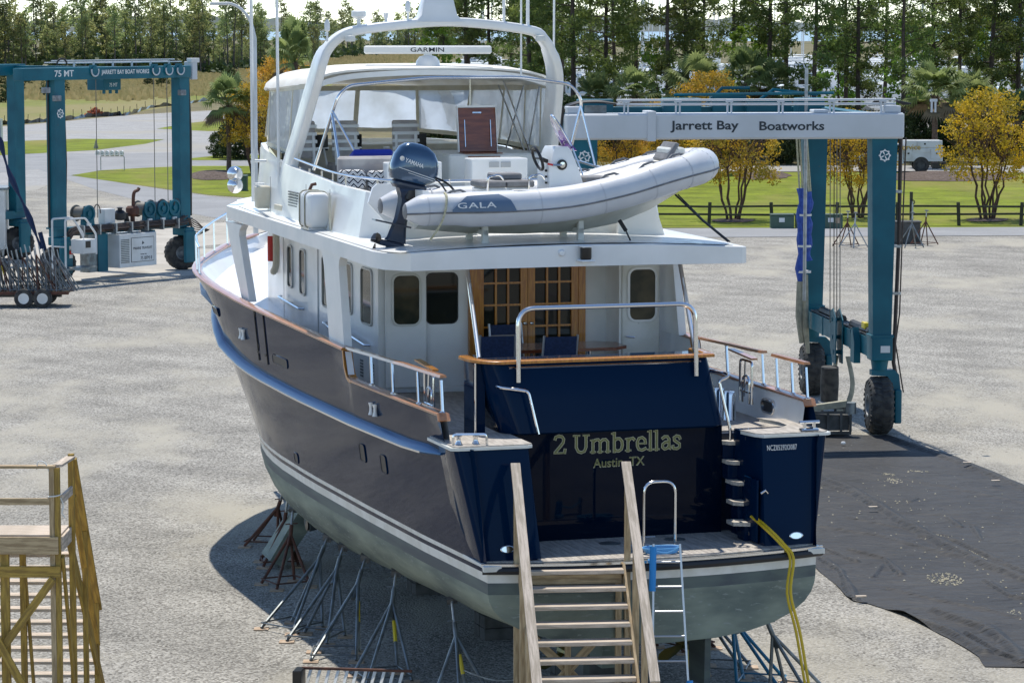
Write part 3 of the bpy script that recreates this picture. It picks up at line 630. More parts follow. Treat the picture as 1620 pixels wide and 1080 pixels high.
# ---- swim platform
b = MB(); N = 16; ring = []
def plat_outline(o=0.0):
    pts = []
    for k in range(N+1):
        x = (2.74+o)*(2*k/N-1); pts.append((x, 0.05-0.44*(1-(x/2.74)**2)-o))
    return pts
ol = plat_outline(0.03)
b.prism(ol+[(2.77, 2.2), (-2.77, 2.2)], 2.66, 2.705).build('swim_platform', 'gelcoat_worn', yacht)
# teak planks of the platform, one by one, with dark seams
def planks(name, poly_x0, poly_x1, y_of, n, z, parent=yacht, m='grey_teak', gap=0.006, th=0.018, margin=None):
    w_ = (poly_x1-poly_x0)/n
    for i in range(n):
        xa = poly_x0+i*w_+gap/2; xb = poly_x0+(i+1)*w_-gap/2
        (a0, a1) = y_of(xa); (b0, b1) = y_of(xb)
        if a1-a0 < 0.03 and b1-b0 < 0.03: continue
        MB().loft([[Vector((xa, a0, q)), Vector((xb, b0, q)), Vector((xb, b1, q)), Vector((xa, a1, q))] for q in (z, z+th)]).build(name, m, parent, smooth=0)
plat = yacht
MB().prism([(x*0.985, y+0.06) for x, y in plat_outline(0)]+[(2.7, 2.15), (-2.7, 2.15)], 2.707, 2.712).build('seam_bed', 'caulk', yacht, smooth=0)
def py_(x):
    y0 = 0.05-0.44*(1-(x/2.74)**2)+0.17; x_ = abs(x)
    return (y0, 2.1 if -1.75 < x < 1.95 else 0.45)
planks('deck_plank', -1.86, 2.4, py_, 40, 2.713)
b = MB(); b.sweep([Vector((x*0.97, y+0.115, 2.722)) for x, y in plat_outline(0)], [(-0.045, -0.01), (0.045, -0.01), (0.045, 0.012), (-0.045, 0.012)]).build('margin_board', 'grey_teak', yacht)
b = MB(); b.sweep([Vector((x, y-0.0, 2.70)) for x, y in plat_outline(0.045)], [(-0.02, -0.018), (0.02, -0.018), (0.02, 0.018), (-0.02, 0.018)]).build('edge_trim', 'stainless', yacht)
b = MB(); b.tube([Vector((x, y-0.01, 2.615)) for x, y in plat_outline(0.03)[0:N+1]], 0.06, 10).build('fender_rail', 'black_rubber', yacht)
for x, y in ((-0.35, 1.1), (0.75, 1.15), (0.0, 0.75), (0.35, 1.45)):
    if x in (-0.35, 0.75): MB().lathe([(0.17, 0), (0.17, 0.008), (0.13, 0.01), (0, 0.01)], 18, mx=Matrix.Translation((x, y, 2.732))).build('deck_plate', 'steel_grey', yacht)
    else: MB().bbox(x-0.2, x+0.2, y-0.02, y+0.02, 2.732, 2.74, 0.02).build('deck_fitting', 'stainless', yacht)
# stripe returns at the corners
for sgn in (-1, 1):
    MB().box(min(sgn*2.78, sgn*2.5), max(sgn*2.78, sgn*2.5), -0.10, 0.0, 2.61, 2.69).build('stripe_return', 'stripe_white', yacht)
# ---- quarter pods either side of the platform
def pod(xo0, xi0, xo1, xi1, z0, z1, nm):
    rr = []
    for t in (0, 0.04, 0.35, 0.7, 0.97, 1.0):
        z = z0+(z1-z0)*t; xo = xo0+(xo1-xo0)*t; xi = xi0+(xi1-xi0)*t; ya = 0.14+0.26*t
        sg = 1 if xo > xi else -1; r_ = 0.08
        ring = [(xi, 1.55), (xi, ya+0.07), (xi+sg*0.02, ya+0.02), (xi+sg*0.07, ya)]
        for k in range(7):
            a = k/6*math.pi/2; ring.append((xo-sg*r_+sg*r_*math.sin(a), ya+r_*(1-math.cos(a))))
        ring.append((xo, 1.3)); ring.append((xo-sg*0.1, 1.55))
        rr.append([Vector((x, y, z)) for x, y in ring])
    return MB().loft(rr).build(nm, 'navy', yacht, smooth=40)
podL = pod(-2.745, -1.77, -3.09, -1.90, 2.72, 4.40, 'quarter_pod')
podR = pod(2.735, 1.86, 3.02, 1.90, 2.72, 4.40, 'quarter_pod')
for sgn, xi, xo in ((-1, -1.85, -3.15), (1, 1.9, 3.08)):
    x0, x1 = min(xi, xo), max(xi, xo)
    pl = [(x0, 0.42), (x0+0.08, 0.36), (x1-0.08, 0.36), (x1, 0.42), (x1, 1.7), (x0, 1.7)]
    if sgn > 0: pl = [(1.83, 0.5), (1.93, 0.36), (3.0, 0.36), (3.08, 0.42), (3.08, 1.9), (2.6, 2.2), (2.75, 1.6), (2.72, 1.2), (2.5, 0.98), (1.75, 0.9)]
    MB().prism(pl, 4.40, 4.445).build('pod_top', 'gelcoat_worn', yacht)
    MB().prism([(x*0.985 if abs(x) > 2 else x, y+0.03) for x, y in pl], 4.447, 4.462).build('pod_teak', 'grey_teak', yacht)
# stern line roller on the port pod, cleat on the starboard pod
b = MB(); b.tube(fillet([(-3.05, 0.62, 4.46), (-3.05, 0.62, 4.62), (-2.55, 0.5, 4.62), (-2.55, 0.5, 4.46)], 0.05), 0.02, 6)
b.tube(fillet([(-3.0, 0.78, 4.46), (-3.0, 0.78, 4.6), (-2.5, 0.66, 4.6), (-2.5, 0.66, 4.46)], 0.05), 0.02, 6)
for x in (-2.95, -2.68): b.lathe([(0.06, 0), (0.035, 0.05), (0.035, 0.09), (0.06, 0.13)], 10, mx=Matrix.Translation((x, 0.66, 4.465)))
b.build('roller_fairlead', 'stainless', yacht)
b = MB(); b.bbox(2.6, 2.9, 0.42, 0.6, 4.465, 4.5, 0.03); b.tube([(2.67, 0.5, 4.5), (2.67, 0.5, 4.6)], 0.03); b.tube([(2.83, 0.5, 4.5), (2.83, 0.5, 4.6)], 0.03); b.tube([(2.58, 0.5, 4.6), (2.92, 0.5, 4.6)], 0.025); b.build('fairlead', 'stainless', yacht)
# oval badges
for x, y, z in ((-2.33, 0.125, 2.9), (2.4, 0.125, 2.87)):
    o = MB().lathe([(0.115, 0), (0.115, 0.008), (0.1, 0.014), (0.095, 0.008), (0, 0.008)], 24, mx=Matrix.Translation((x, y+0.03, z)) @ Matrix.Rotation(R(82), 4, 'X') @ Matrix.Diagonal((1, 0.5, 1, 1))).build('oval_badge', 'stainless', yacht)
# ---- transom wall, seat back panel above it
W = [(-1.80, 1.75), (-1.80, 1.62), (1.72, 1.62), (1.72, 1.75)]
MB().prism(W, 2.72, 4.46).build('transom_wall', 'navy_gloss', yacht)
rr = []
for z, x0, x1, ya in ((4.44, -1.93, 1.70, 1.50), (4.47, -1.97, 1.72, 1.47), (5.0, -2.12, 1.62, 1.54), (5.5, -2.22, 1.52, 1.62), (5.56, -2.24, 1.50, 1.64)):
    ring = [Vector((x1, 2.5, z))]
    for k in range(6): a = k/5*math.pi/2; ring.append(Vector((x1-0.18+0.18*math.cos(a), ya+0.18-0.18*math.sin(a), z)))
    for k in range(6): a = math.pi/2+k/5*math.pi/2; ring.append(Vector((x0+0.3+0.3*math.cos(a), ya+0.3-0.3*math.sin(a), z)))
    ring.append(Vector((x0, 2.5, z))); rr.append(ring)
MB().loft(rr).build('seat_back_panel', 'navy', yacht, smooth=40)
MB().prism([(-2.3, 1.9), (-2.3, 2.55), (-2.15, 2.55), (-2.15, 1.9)], 4.36, 5.55).build('side_door', 'navy', yacht)
MB().tube([(-2.31, 1.88, 4.4), (-2.31, 1.88, 5.55)], 0.022, 8).build('door_edge_trim', 'stainless', yacht)
MB().sweep(smooth_pts([(-2.32, 2.5, 5.585), (-2.28, 1.95, 5.585), (-2.05, 1.68, 5.58), (-1.6, 1.64, 5.58), (1.2, 1.64, 5.58), (1.5, 1.72, 5.58), (1.56, 2.0, 5.58), (1.56, 2.5, 5.58)], 4), [(-0.09, -0.025), (-0.09, 0.015), (-0.06, 0.03), (0.06, 0.03), (0.09, 0.015), (0.09, -0.025)]).build('seat_cap', 'varnish', yacht)
MB().tube([(-1.85, 1.62, 5.49), (1.35, 1.62, 5.49)], 0.02, 6).build('moulding_strip', 'stainless', yacht)
# hoop rail over the transom
hp = fillet([(-1.72, 1.52, 5.27), (-1.72, 1.55, 6.42), (1.22, 1.55, 6.42), (1.24, 1.52, 5.27)], 0.28, 7)
MB().tube(hp, 0.038, 10).build('hoop_rail', 'stainless', yacht)
for x in (-1.72, 1.12):
    MB().lathe([(0.11, 0), (0.11, 0.012), (0.04, 0.02), (0.03, 0.05), (0, 0.05)], 16, mx=Matrix.Translation((x, 1.66, 5.36)) @ Matrix.Rotation(R(90), 4, 'X')).build('rail_flange', 'stainless', yacht)
# curved grab rails on both sides of the panel
for pts in ([(-2.1, 1.95, 5.22), (-2.0, 1.5, 5.2), (-1.85, 1.35, 5.19), (-1.62, 1.33, 5.15), (-1.47, 1.28, 4.48)], [(1.5, 1.8, 5.32), (1.75, 1.5, 5.3), (1.72, 1.35, 5.26), (1.56, 1.36, 5.2), (1.74, 1.3, 4.4), (1.74, 1.32, 4.25)]):
    MB().tube(fillet(pts, 0.06), 0.026, 8).build('grab_rail', 'stainless', yacht)
# name and port, registration
GL = {'2': [[(128, 150), (135, 172), (165, 183), (200, 175), (218, 150), (212, 115), (180, 75), (130, 20)], [(122, 12), (232, 12)], [(227, 12), (232, 45)]],
 'U': [[(350, 175), (350, 60), (370, 20), (402, 8), (435, 20), (452, 60), (452, 175)], [(322, 178), (380, 178)], [(425, 178), (482, 178)]],
 'm': [[(525, 0), (525, 125)], [(600, 0), (600, 100)], [(680, 0), (680, 100)], [(502, 8), (548, 8)], [(580, 8), (625, 8)], [(660, 8), (705, 8)], [(502, 126), (525, 126)], [(525, 105), (550, 128), (580, 130), (600, 108), (600, 60)], [(600, 105), (628, 128), (655, 130), (678, 108), (680, 60)]],
 'b': [[(750, 0), (750, 190)], [(724, 184), (750, 184)], [(750, 110), (775, 132), (805, 132), (830, 105), (835, 65), (825, 25), (795, 6), (765, 12), (750, 30)]],
 'r': [[(895, 0), (895, 128)], [(872, 126), (895, 126)], [(872, 8), (922, 8)], [(895, 95), (915, 125), (945, 132), (960, 115)]],
 'e': [[(998, 72), (1080, 72)], [(1080, 72), (1075, 110), (1045, 134), (1010, 125), (994, 90), (994, 50), (1010, 15), (1045, 5), (1083, 22)]],
 'l': [[(1133, 0), (1133, 195)], [(1107, 190), (1133, 190)], [(1109, 8), (1157, 8)]], 'L': [[(1198, 0), (1198, 195)], [(1174, 190), (1198, 190)], [(1176, 8), (1222, 8)]],
 'a': [[(1262, 115), (1285, 132), (1315, 130), (1332, 105), (1332, 25), (1350, 10)], [(1332, 80), (1290, 75), (1264, 55), (1262, 25), (1285, 6), (1315, 15), (1332, 35)]],
 's': [[(1450, 105), (1440, 128), (1410, 134), (1384, 118), (1387, 92), (1415, 72), (1445, 52), (1445, 22), (1415, 5), (1380, 10), (1374, 35)]]}
for layer, (mt_, w_, y_) in enumerate((('cream_letter', 31, 1.612), ('olive_letter', 19, 1.605))):
    for ch, strokes in GL.items():
        b = MB()
        for i, st_ in enumerate(strokes):
            pts = [Vector((-1.11+(x-115)*0.001584, 0, 4.10+z*0.001584)) for x, z in st_]
            wd = w_*(0.55 if len(st_) == 2 and abs(st_[0][1]-st_[1][1]) < 3 else 1.0)*0.001584; ex = w_*0.3*0.001584
            d0 = (pts[0]-pts[1]).normalized()*ex; d1 = (pts[-1]-pts[-2]).normalized()*ex; pts[0] = pts[0]+d0; pts[-1] = pts[-1]+d1
            y0 = y_-0.0006*i
            b.sweep([p+Vector((0, y0, 0)) for p in pts], [(-wd/2, -0.002), (wd/2, -0.002), (wd/2, 0.001), (-wd/2, 0.001)], upv=(0, -1, 0))
        o = b.build('name_letter', mt_, yacht, smooth=0); o['kind'] = 'stuff'
text('port_lettering', 'Austin, TX', yacht, (-0.455, 1.612, 3.835), (1, 0, 0.01), (0, 0, 1), 0.86, 0.17, 'cream_letter', 0.002, bold=0.010)
text('port_lettering', 'Austin, TX', yacht, (-0.452, 1.604, 3.848), (1, 0, 0.01), (0, 0, 1), 0.844, 0.155, 'olive_letter', 0.002)
text('registration', 'NCZ05292O087', yacht, (1.98, 0.345, 4.20), (1, 0, 0), (0, 0.15, 1), 0.50, 0.085, 'white_letter', 0.002, spacing=1.12)
MB().bbox(-0.06, 0.06, -0.045, 0.045, 0, 0.006, 0.02, mx=Matrix.Translation((-0.1, 1.56, 5.03)) @ Matrix.Rotation(R(80), 4, 'X')).build('sticker', 'pale_blue_print', yacht)
MB().tube([(-1.6, 1.63, 4.47), (1.72, 1.63, 4.465)], 0.012, 6).build('panel_seam', 'black', yacht)
# ---- starboard stairs, five teak treads between wall and pod
for k, z in enumerate((2.98, 3.26, 3.55, 3.85, 4.14)):
    y0 = 0.62+0.22*k if k else 0.55; x0 = 1.55 if k == 0 else (1.66 if k == 1 else 1.73)
    tr = MB().prism([(x0, y0+0.12), (1.8, y0), (2.03, y0-0.05), (2.05, y0+0.42), (x0, y0+0.42)], z, z+0.06).build('stair_tread', 'pale_teak', yacht)
    MB().prism([(1.73, y0+0.1), (2.03, y0+0.05), (2.05, y0+0.4), (1.73, y0+0.4)], z-0.24, z-0.002).build('stair_riser', 'navy', yacht)
MB().box(1.72, 2.9, 1.75, 1.9, 2.72, 4.3).build('stairwell_back', 'navy_dull', yacht)
# door on the pod's inner side with hinge
MB().bbox(1.79, 1.825, 0.3, 0.85, 2.76, 3.75, 0.01).build('locker_door', 'navy', yacht)
b = MB(); b.tube([(1.84, 0.24, 3.55), (1.9, 0.2, 3.6), (1.94, 0.22, 3.55)], 0.018, 6); b.build('shore_inlet', 'stainless', yacht)
MB().lathe([(0.07, 0), (0.07, 0.02), (0.05, 0.02), (0.05, 0.0)], 14, mx=Matrix.Translation((1.85, 0.63, 2.86)) @ Matrix.Rotation(R(90), 4, 'X')).build('drain_ring', 'stainless', yacht)
# small hoop handrail on the platform
MB().tube(fillet([(-0.03, 0.45, 2.72), (-0.03, 0.45, 3.78), (0.49, 0.45, 3.78), (0.49, 0.45, 2.72)], 0.2, 6), 0.024, 8).build('boarding_rail', 'stainless', yacht)
b = MB()
for k in range(5): b.tube([(0.02+0.25*math.cos(a)*(1+0.06*k), 0.2+0.16*math.sin(a), 2.75+0.018*k) for a in [2*math.pi*q/18 for q in range(18)]], 0.012, 5, closed=True)
tag(b.build('coiled_hose', 'pale_blue_print', loc=bw(0.1, -0.15, 0.0), rot=(0, 0, TH)), 'coil of thin blue hose lying on the edge of the swim platform by the ladder', 'hose')
# ---------------------------------------------------------------- decks, house, roof
dk = [(x, y) for y in (1.15, 3, 6, 9, 12, 15) for x in (0,)]
MB().prism([(-(lerp(T_hs, y)-0.14), y) for y in (1.2, 3, 6, 9, 12, 15)]+[((lerp(T_hs, y)-0.14), y) for y in (15, 12, 9, 6, 3, 1.9)]+[(2.0, 1.9), (-1.8, 1.9), (-1.8, 1.5), (-2.9, 1.5)][:3], 4.27, 4.30).build('deck_base', 'caulk', yacht, smooth=0)
def dy(x):
    if x < -2.2: return (1.5, 8.3)
    if x < -1.9: return (1.75, 8.3)
    return (1.92, 8.3)
planks('deck_plank', -2.98, 2.98, dy, 66, 4.302)
planks('deck_plank', -2.98, -2.28, lambda x: (8.32, 14.6), 8, 4.303)
# foredeck
b = MB(); rr = []
for y in (14.6, 16, 17.5, 19, 20.5, 22, 23.5, 24.7, 25.6, 26.2):
    hb = max(0.02, lerp(T_hs, y)-0.13); z = lerp([(14.6, 4.9), (18, 5.15), (26.2, 5.7)], y)
    rr.append([Vector((-hb, y, z)), Vector((-hb*0.5, y, z+0.06)), Vector((0, y, z+0.09)), Vector((hb*0.5, y, z+0.06)), Vector((hb, y, z))])
b.loft(rr, closed=False); b.add([(-3.1, 14.6, 4.3), (3.1, 14.6, 4.3), (3.1, 14.6, 4.9), (-3.1, 14.6, 4.9)], [(0, 1, 2, 3)]); b.build('foredeck', 'gelcoat', yacht)
b = MB(); mx = Matrix.Translation((-2.75, 16.9, 5.1)) @ Matrix.Rotation(R(5), 4, 'X'); b.bbox(-0.14, 0.14, -0.3, 0.3, 0, 0.03, 0.06, mx=mx); f = b.build('fairlead', 'stainless', yacht)
MB().bbox(-0.09, 0.09, -0.2, 0.2, 0.03, 0.035, 0.04, mx=mx).build('fairlead_opening', 'black', f)
# bow pulpit
b = MB()
for sgn in (-1, 1):
    pl = [(y, lerp(T_hs, y)-0.06) for y in (18.7, 19.4, 20.4, 21.5, 22.6, 23.8, 24.9, 25.9)]
    b.tube([Vector((sgn*x, y, lerp(T_zs, y)+0.58+0.03*i)) for i, (y, x) in enumerate(pl)], 0.026, 8)
    for i, (y, x) in enumerate(pl[:-1]): b.tube([Vector((sgn*x, y, lerp(T_zs, y)+0.04)), Vector((sgn*x, y+0.05, lerp(T_zs, y)+0.58+0.03*i))], 0.02, 6)
b.build('bow_pulpit', 'stainless', yacht)
# ---- house
HX = 2.15
def wall_panel(name, pts, th, m='gelcoat', parent=yacht): return MB().loft([[Vector(p) for p in pts], [Vector(p)+Vector(th) for p in pts]]).build(name, m, parent)
house = MB(); house.prism([(-HX, 8.35), (-HX, 14.9), (-1.95, 17.9), (-1.2, 19.2), (1.2, 19.2), (1.95, 17.9), (HX, 14.9), (HX, 8.35)], 4.32, 6.86).build('house_walls', 'gelcoat', yacht)
MB().box(-0.50, -0.36, 8.24, 8.345, 4.34, 6.84).build('door_jamb', 'varnish', yacht); MB().box(1.55, 1.68, 8.24, 8.345, 4.34, 6.84).build('door_jamb', 'varnish', yacht)
for k, (x0, x1) in enumerate(((-0.36, 0.59), (0.60, 1.55))):
    b = MB(); st = 0.13; y0, y1 = 8.26, 8.31; z0, z1 = 4.36, 6.72
    b.box(x0, x0+st, y0, y1, z0, z1); b.box(x1-st, x1, y0, y1, z0, z1); b.box(x0+st, x1-st, y0, y1, z1-0.1, z1); b.box(x0+st, x1-st, y0, y1, z0, z0+0.3)
    ix0, ix1, iz0, iz1 = x0+st, x1-st, z0+0.3, z1-0.1; nc, nr_ = 3, 5
    for c in range(1, nc): x = ix0+(ix1-ix0)*c/nc; b.box(x-0.018, x+0.018, y0+0.004, y1-0.004, iz0, iz1)
    for r_ in range(1, nr_):
        z = iz0+(iz1-iz0)*r_/nr_
        for c in range(nc): b.box(ix0+(ix1-ix0)*c/nc+0.018*(c > 0), ix0+(ix1-ix0)*(c+1)/nc-0.018*(c < nc-1), y0+0.004, y1-0.004, z-0.018, z+0.018)
    d = b.build('french_door', 'varnish', yacht, smooth=0)
    for c in range(nc):
        for r_ in range(nr_):
            MB().box(ix0+(ix1-ix0)*c/nc, ix0+(ix1-ix0)*(c+1)/nc, 8.315, 8.32, iz0+(iz1-iz0)*r_/nr_, iz0+(iz1-iz0)*(r_+1)/nr_).build('pane', 'glass_dark', d, smooth=0)
    hx_ = x1-0.06 if k == 0 else x0+0.06
    MB().lathe([(0.03, 0), (0.025, 0.02), (0.012, 0.03), (0.03, 0.06), (0, 0.08)], 10, mx=Matrix.Translation((hx_, 8.26, 5.5)) @ Matrix.Rotation(R(90), 4, 'X')).build('handle', 'stainless', d)
MB().box(-0.36, 1.55, 8.25, 8.32, 6.72, 6.84).build('door_header', 'varnish', yacht)
def rr_poly(u0, u1, v0, v1, r_, n=4):
    out = []
    for (cx, cy, a0) in ((u1-r_, v1-r_, 0), (u0+r_, v1-r_, 90), (u0+r_, v0+r_, 180), (u1-r_, v0+r_, 270)):
        for k in range(n+1): a = R(a0+90*k/n); out.append((cx+r_*math.cos(a), cy+r_*math.sin(a)))
    return out
def window(o, ux, uz, nrm, w_, h, parent=yacht, glass='glass_dark', trim='window_trim', name='window', r_=0.09, tw=0.035, depth=0.03, slant=0.0):
    """rounded window centred at o; ux across, uz up, nrm outwards"""
    ux, uz, nrm = Vector(ux).normalized(), Vector(uz).normalized(), Vector(nrm).normalized(); o = Vector(o)
    def ring(g, d): return [o+ux*(u+slant*v)+uz*v+nrm*d for u, v in rr_poly(-w_/2-g, w_/2+g, -h/2-g, h/2+g, r_+g)]
    t = MB().loft([ring(tw, -0.02), ring(tw, depth-0.008), ring(tw*0.7, depth), ring(0.0, depth), ring(0.0, -0.02)], caps=(False, False)).build(name, trim, parent)
    MB().loft([ring(0.003, 0.001), ring(0.003, 0.008)]).build('pane', glass, t, smooth=0)
    return t
# port side windows and doors
for yc, wy, z0, z1, gl in ((15.0, 0.36, 5.68, 6.46, 'glass_dark'), (13.95, 0.42, 5.62, 6.46, 'glass_dark'), (12.1, 0.5, 5.55, 6.46, 'glass_brown'), (10.42, 0.56, 5.58, 6.46, 'glass_brown'), (9.1, 0.72, 5.5, 6.46, 'glass_brown')):
    for sg in (-1, 1):
        window((sg*(HX+0.004), yc, (z0+z1)/2), (0, 1, 0), (0, 0, 1), (sg, 0, 0), wy, z1-z0, glass=gl)
window((-2.09, 16.6, 6.15), (0.07, 1, 0), (0, 0, 1), (-1, 0.07, 0), 0.3, 0.6)
# side door outline and grab rails
b = MB()
for (y0, y1) in ((12.75, 13.5),): b.box(-HX-0.02, -HX-0.003, y0, y1, 4.42, 6.7)
b.build('side_door', 'gelcoat', yacht)
b = MB()
for sg in (-1, 1):
    for y in (12.74, 13.51, 11.55, 15.6): b.box(sg*(HX+0.002)-0.004, sg*(HX+0.002)+0.004, y-0.006, y+0.006, 4.35, 6.8)
    for y in (9.2, 11.0, 13.9): b.box(sg*2.80-0.004, sg*2.80+0.004, y-0.005, y+0.005, 7.2, 7.9)
o = b.build('panel_seams', 'seam', yacht, smooth=0); o['kind'] = 'stuff'
for (y0, y1, z) in ((13.9, 15.8, 5.36), (11.1, 12.1, 5.18), (8.9, 10.4, 5.15)):
    b = MB(); x = -HX-0.09; b.tube(fillet([(-HX, y0, z-0.03), (x, y0+0.06, z-0.03), (x, y1-0.06, z+0.06), (-HX, y1, z+0.06)], 0.04), 0.022, 6); b.tube([(-HX, (y0+y1)/2, z), (x, (y0+y1)/2, z+0.02)], 0.018, 6)
    b.build('grab_rail', 'stainless', yacht)
b = MB(); b.box(-HX-0.06, -HX-0.02, 14.2, 15.7, 5.30, 5.33); b.build('step_ledge', 'gelcoat', yacht)
MB().tube(smooth_pts([(-2.27, 15.75, 6.72), (-2.27, 15.75, 6.1), (-2.3, 15.85, 5.92), (-2.25, 16.05, 5.9)], 4), 0.07, 8).build('fender_tube', 'cream_vinyl', yacht)
for y in (8.75, 9.5):
    for k in range(6): MB().box(-HX-0.012, -HX-0.002, y-0.1, y+0.1, 4.5+0.055*k, 4.53+0.055*k).build('louvre', 'steel_grey', yacht, smooth=0)
# aft wall details: port door panel with window, fixed window, starboard open door
mp = Matrix.Translation((-1.66, 8.27, 0))
dr = MB().bbox(-0.38, 0.36, -0.03, 0.03, 4.42, 6.74, 0.02, mx=mp @ Matrix.Rotation(R(-4), 4, 'Z')).build('side_door', 'gelcoat', yacht)
window((-1.67, 8.225, 5.98), (1, -0.07, 0), (0, 0, 1), (-0.07, -1, 0), 0.46, 0.86, parent=yacht, glass='glass_brown', trim='gelcoat_worn', r_=0.11, tw=0.04)
window((-0.98, 8.345, 5.98), (1, 0, 0), (0, 0, 1), (0, -1, 0), 0.56, 0.88, glass='glass_dark', trim='black', r_=0.1, tw=0.02, depth=0.015)
MB().bbox(-1.3, -0.52, 8.2, 8.34, 4.31, 4.42, 0.03).build('door_sill', 'gelcoat', yacht)
sd = MB().bbox(2.14, 2.86, 7.58, 7.64, 4.42, 6.72, 0.03).build('side_door', 'gelcoat_worn', yacht)
window((2.52, 7.575, 6.02), (1, 0, 0), (0, 0, 1), (0, -1, 0), 0.48, 0.9, parent=yacht, glass='glass_brown', trim='gelcoat', r_=0.12, tw=0.045)
b = MB(); b.tube([(2.2, 7.57, 5.28), (2.2, 7.53, 5.28), (2.36, 7.53, 5.26)], 0.016, 6); b.build('door_handle', 'stainless', yacht)
MB().box(2.1, 2.16, 7.62, 8.4, 4.32, 6.84).build('wing_panel', 'gelcoat', yacht)
# ---- boat deck / roof slab with deep fascia
def roof_outline(o=0.0):
    h = 3.15+o
    p = [(-h+0.42, 4.12-o), (-1.4, 4.02-o), (0, 3.98-o), (1.4, 4.02-o), (h-0.10, 4.12-o), (h, 4.2-o)]
    return p+[(h, 8), (h, 12), (h-0.02, 16.4), (h-0.5, 17.6), (h-1.3, 18.9), (-h+1.3, 18.9), (-h+0.5, 17.6), (-h+0.02, 16.4), (-h, 12), (-h, 8), (-h, 5.0), (-h+0.08, 4.55)]
def camber(x, y): return 0.11*(1-(x/3.15)**2)*(1 if y < 8 else 0.6)+lerp([(4, 0.0), (17, 0.12)], y)
ro = roof_outline(0)
top = [Vector((x, y, 7.09+camber(x, y))) for x, y in ro]; low = [Vector((x, y, 6.82+lerp([(4, 0), (17, 0.12)], y)+camber(x, y)*0.3)) for x, y in ro]
ins = [Vector((x*0.985, y+0.02 if y < 5 else y, 7.105+camber(x, y))) for x, y in ro]
b = MB(); b.loft([low, top, ins], caps=(True, True))
# cambered top skin
c = len(b.v); n_ = len(ins)
grid = []
ysq = [4.16, 4.6, 5.0, 6, 7, 8, 10, 12, 14, 15.9, 17.6, 18.9]
for y in ysq:
    hw = lerp([(4.16, 2.9), (4.5, 3.04), (5.0, 3.1), (15.6, 3.06), (17.6, 2.65), (18.9, 1.85)], y); grid.append([Vector((hw*t, y, 7.112+camber(hw*t, y))) for t in [k/8-1 for k in range(17)]])
b.loft(grid, closed=False); b.build('boat_deck', 'gelcoat', yacht, smooth=30)
# side pillars that carry the roof
for sg in (-1, 1):
    for ya, yb, top0, top1 in ((6.95, 8.0, 7.3, 8.35), (14.35, 15.05, 15.25, 16.2)):
        X = sg*3.06; zc = 5.33 if ya < 10 else 5.45
        pts = [(ya, zc), (yb, zc), (top1, 6.6), (top1+0.1, 6.78), (top1+0.3, 6.9), (top0-0.25, 6.9), (top0-0.05, 6.8), (top0, 6.68)]
        MB().prism(pts, X-0.07, X+0.07, mx=Matrix(((0, 0, 1, 0), (1, 0, 0, 0), (0, 1, 0, 0), (0, 0, 0, 1)))).build('roof_pillar', 'gelcoat', yacht)
for x0, x1 in ((-2.2, -1.68), (1.42, 2.05)):
    MB().tube([(x0, 2.05, 5.6), (x1, 4.45, 6.86)], 0.036, 10).build('roof_strut', 'stainless', yacht)
# searchlight-like stern light, small camera
b = MB(); b.bbox(0.06, 0.33, 3.75, 4.05, 6.93, 6.97, 0.04); b.bbox(0.09, 0.29, 3.78, 3.98, 7.17, 7.2, 0.04); b.build('stern_light', 'gelcoat', yacht)
MB().lathe([(0.085, 0), (0.095, 0.03), (0.095, 0.2), (0.06, 0.22)], 16, mx=Matrix.Translation((0.19, 3.88, 6.97))).build('stern_light_lens', 'black', yacht)
MB().lathe([(0.06, 0), (0.06, 0.03), (0.04, 0.07), (0, 0.075)], 14, mx=Matrix.Translation((-0.2, 4.0, 7.08)) @ Matrix.Rotation(R(90), 4, 'X')).build('stern_camera', 'gelcoat', yacht)
# ---- flybridge moulding
fo = [(-2.3, 7.0), (-2.72, 7.3), (-2.78, 9), (-2.78, 13), (-2.6, 15.6), (-2.3, 17.2), (-1.5, 18.3), (1.5, 18.3), (2.3, 17.2), (2.6, 15.6), (2.78, 13), (2.78, 9), (2.72, 7.3), (2.3, 7.0)]
ft = [7.86, 7.95, 7.98, 8.16, 8.36, 8.42, 8.45, 8.45, 8.42, 8.36, 8.16, 7.98, 7.95, 7.86]
b = MB(); out0 = [Vector((x*1.02, y, 7.16)) for x, y in fo]; out1 = [Vector((x*0.97, y, z)) for (x, y), z in zip(fo, ft)]
in1 = [Vector((x*0.93, y+0.06 if y < 7.5 else y-0.02, z)) for (x, y), z in zip(fo, ft)]; in0 = [Vector((x*0.93, y+0.06 if y < 7.5 else y-0.05, 7.2)) for x, y in fo]
b.loft([out0, out1, in1, in0], caps=(False, False)); b.build('flybridge_coaming', 'gelcoat', yacht, smooth=30)
b = MB(); b.prism([(x*0.94, y) for x, y in fo], 7.22, 7.24).build('flybridge_sole', 'gelcoat_worn', yacht)
b = MB(); b.prism([(-2.25, 6.45), (-2.25, 7.05), (-0.9, 7.05), (-0.9, 6.45)], 7.16, 7.55); b.prism([(0.3, 6.5), (2.35, 6.4), (2.4, 7.05), (0.3, 7.05)], 7.16, 7.62); b.build('dinghy_deck_locker', 'gelcoat', yacht)
# bracket plates (davit cheeks)
Mx = Matrix(((1, 0, 0, 0), (0, 0, 1, 0), (0, 1, 0, 0), (0, 0, 0, 1)))
MB().prism([(-2.78, 7.8), (-2.7, 8.05), (-2.62, 8.12), (-1.95, 8.12), (-1.6, 7.5), (-1.75, 7.44), (-2.45, 7.44)], 6.62, 6.68, mx=Mx).build('davit_cheek', 'gelcoat', yacht)
MB().prism([(1.55, 7.12), (1.62, 7.74), (1.75, 7.85), (2.2, 7.85), (2.45, 7.12)], 6.2, 6.3, mx=Mx).build('davit_cheek', 'gelcoat', yacht)
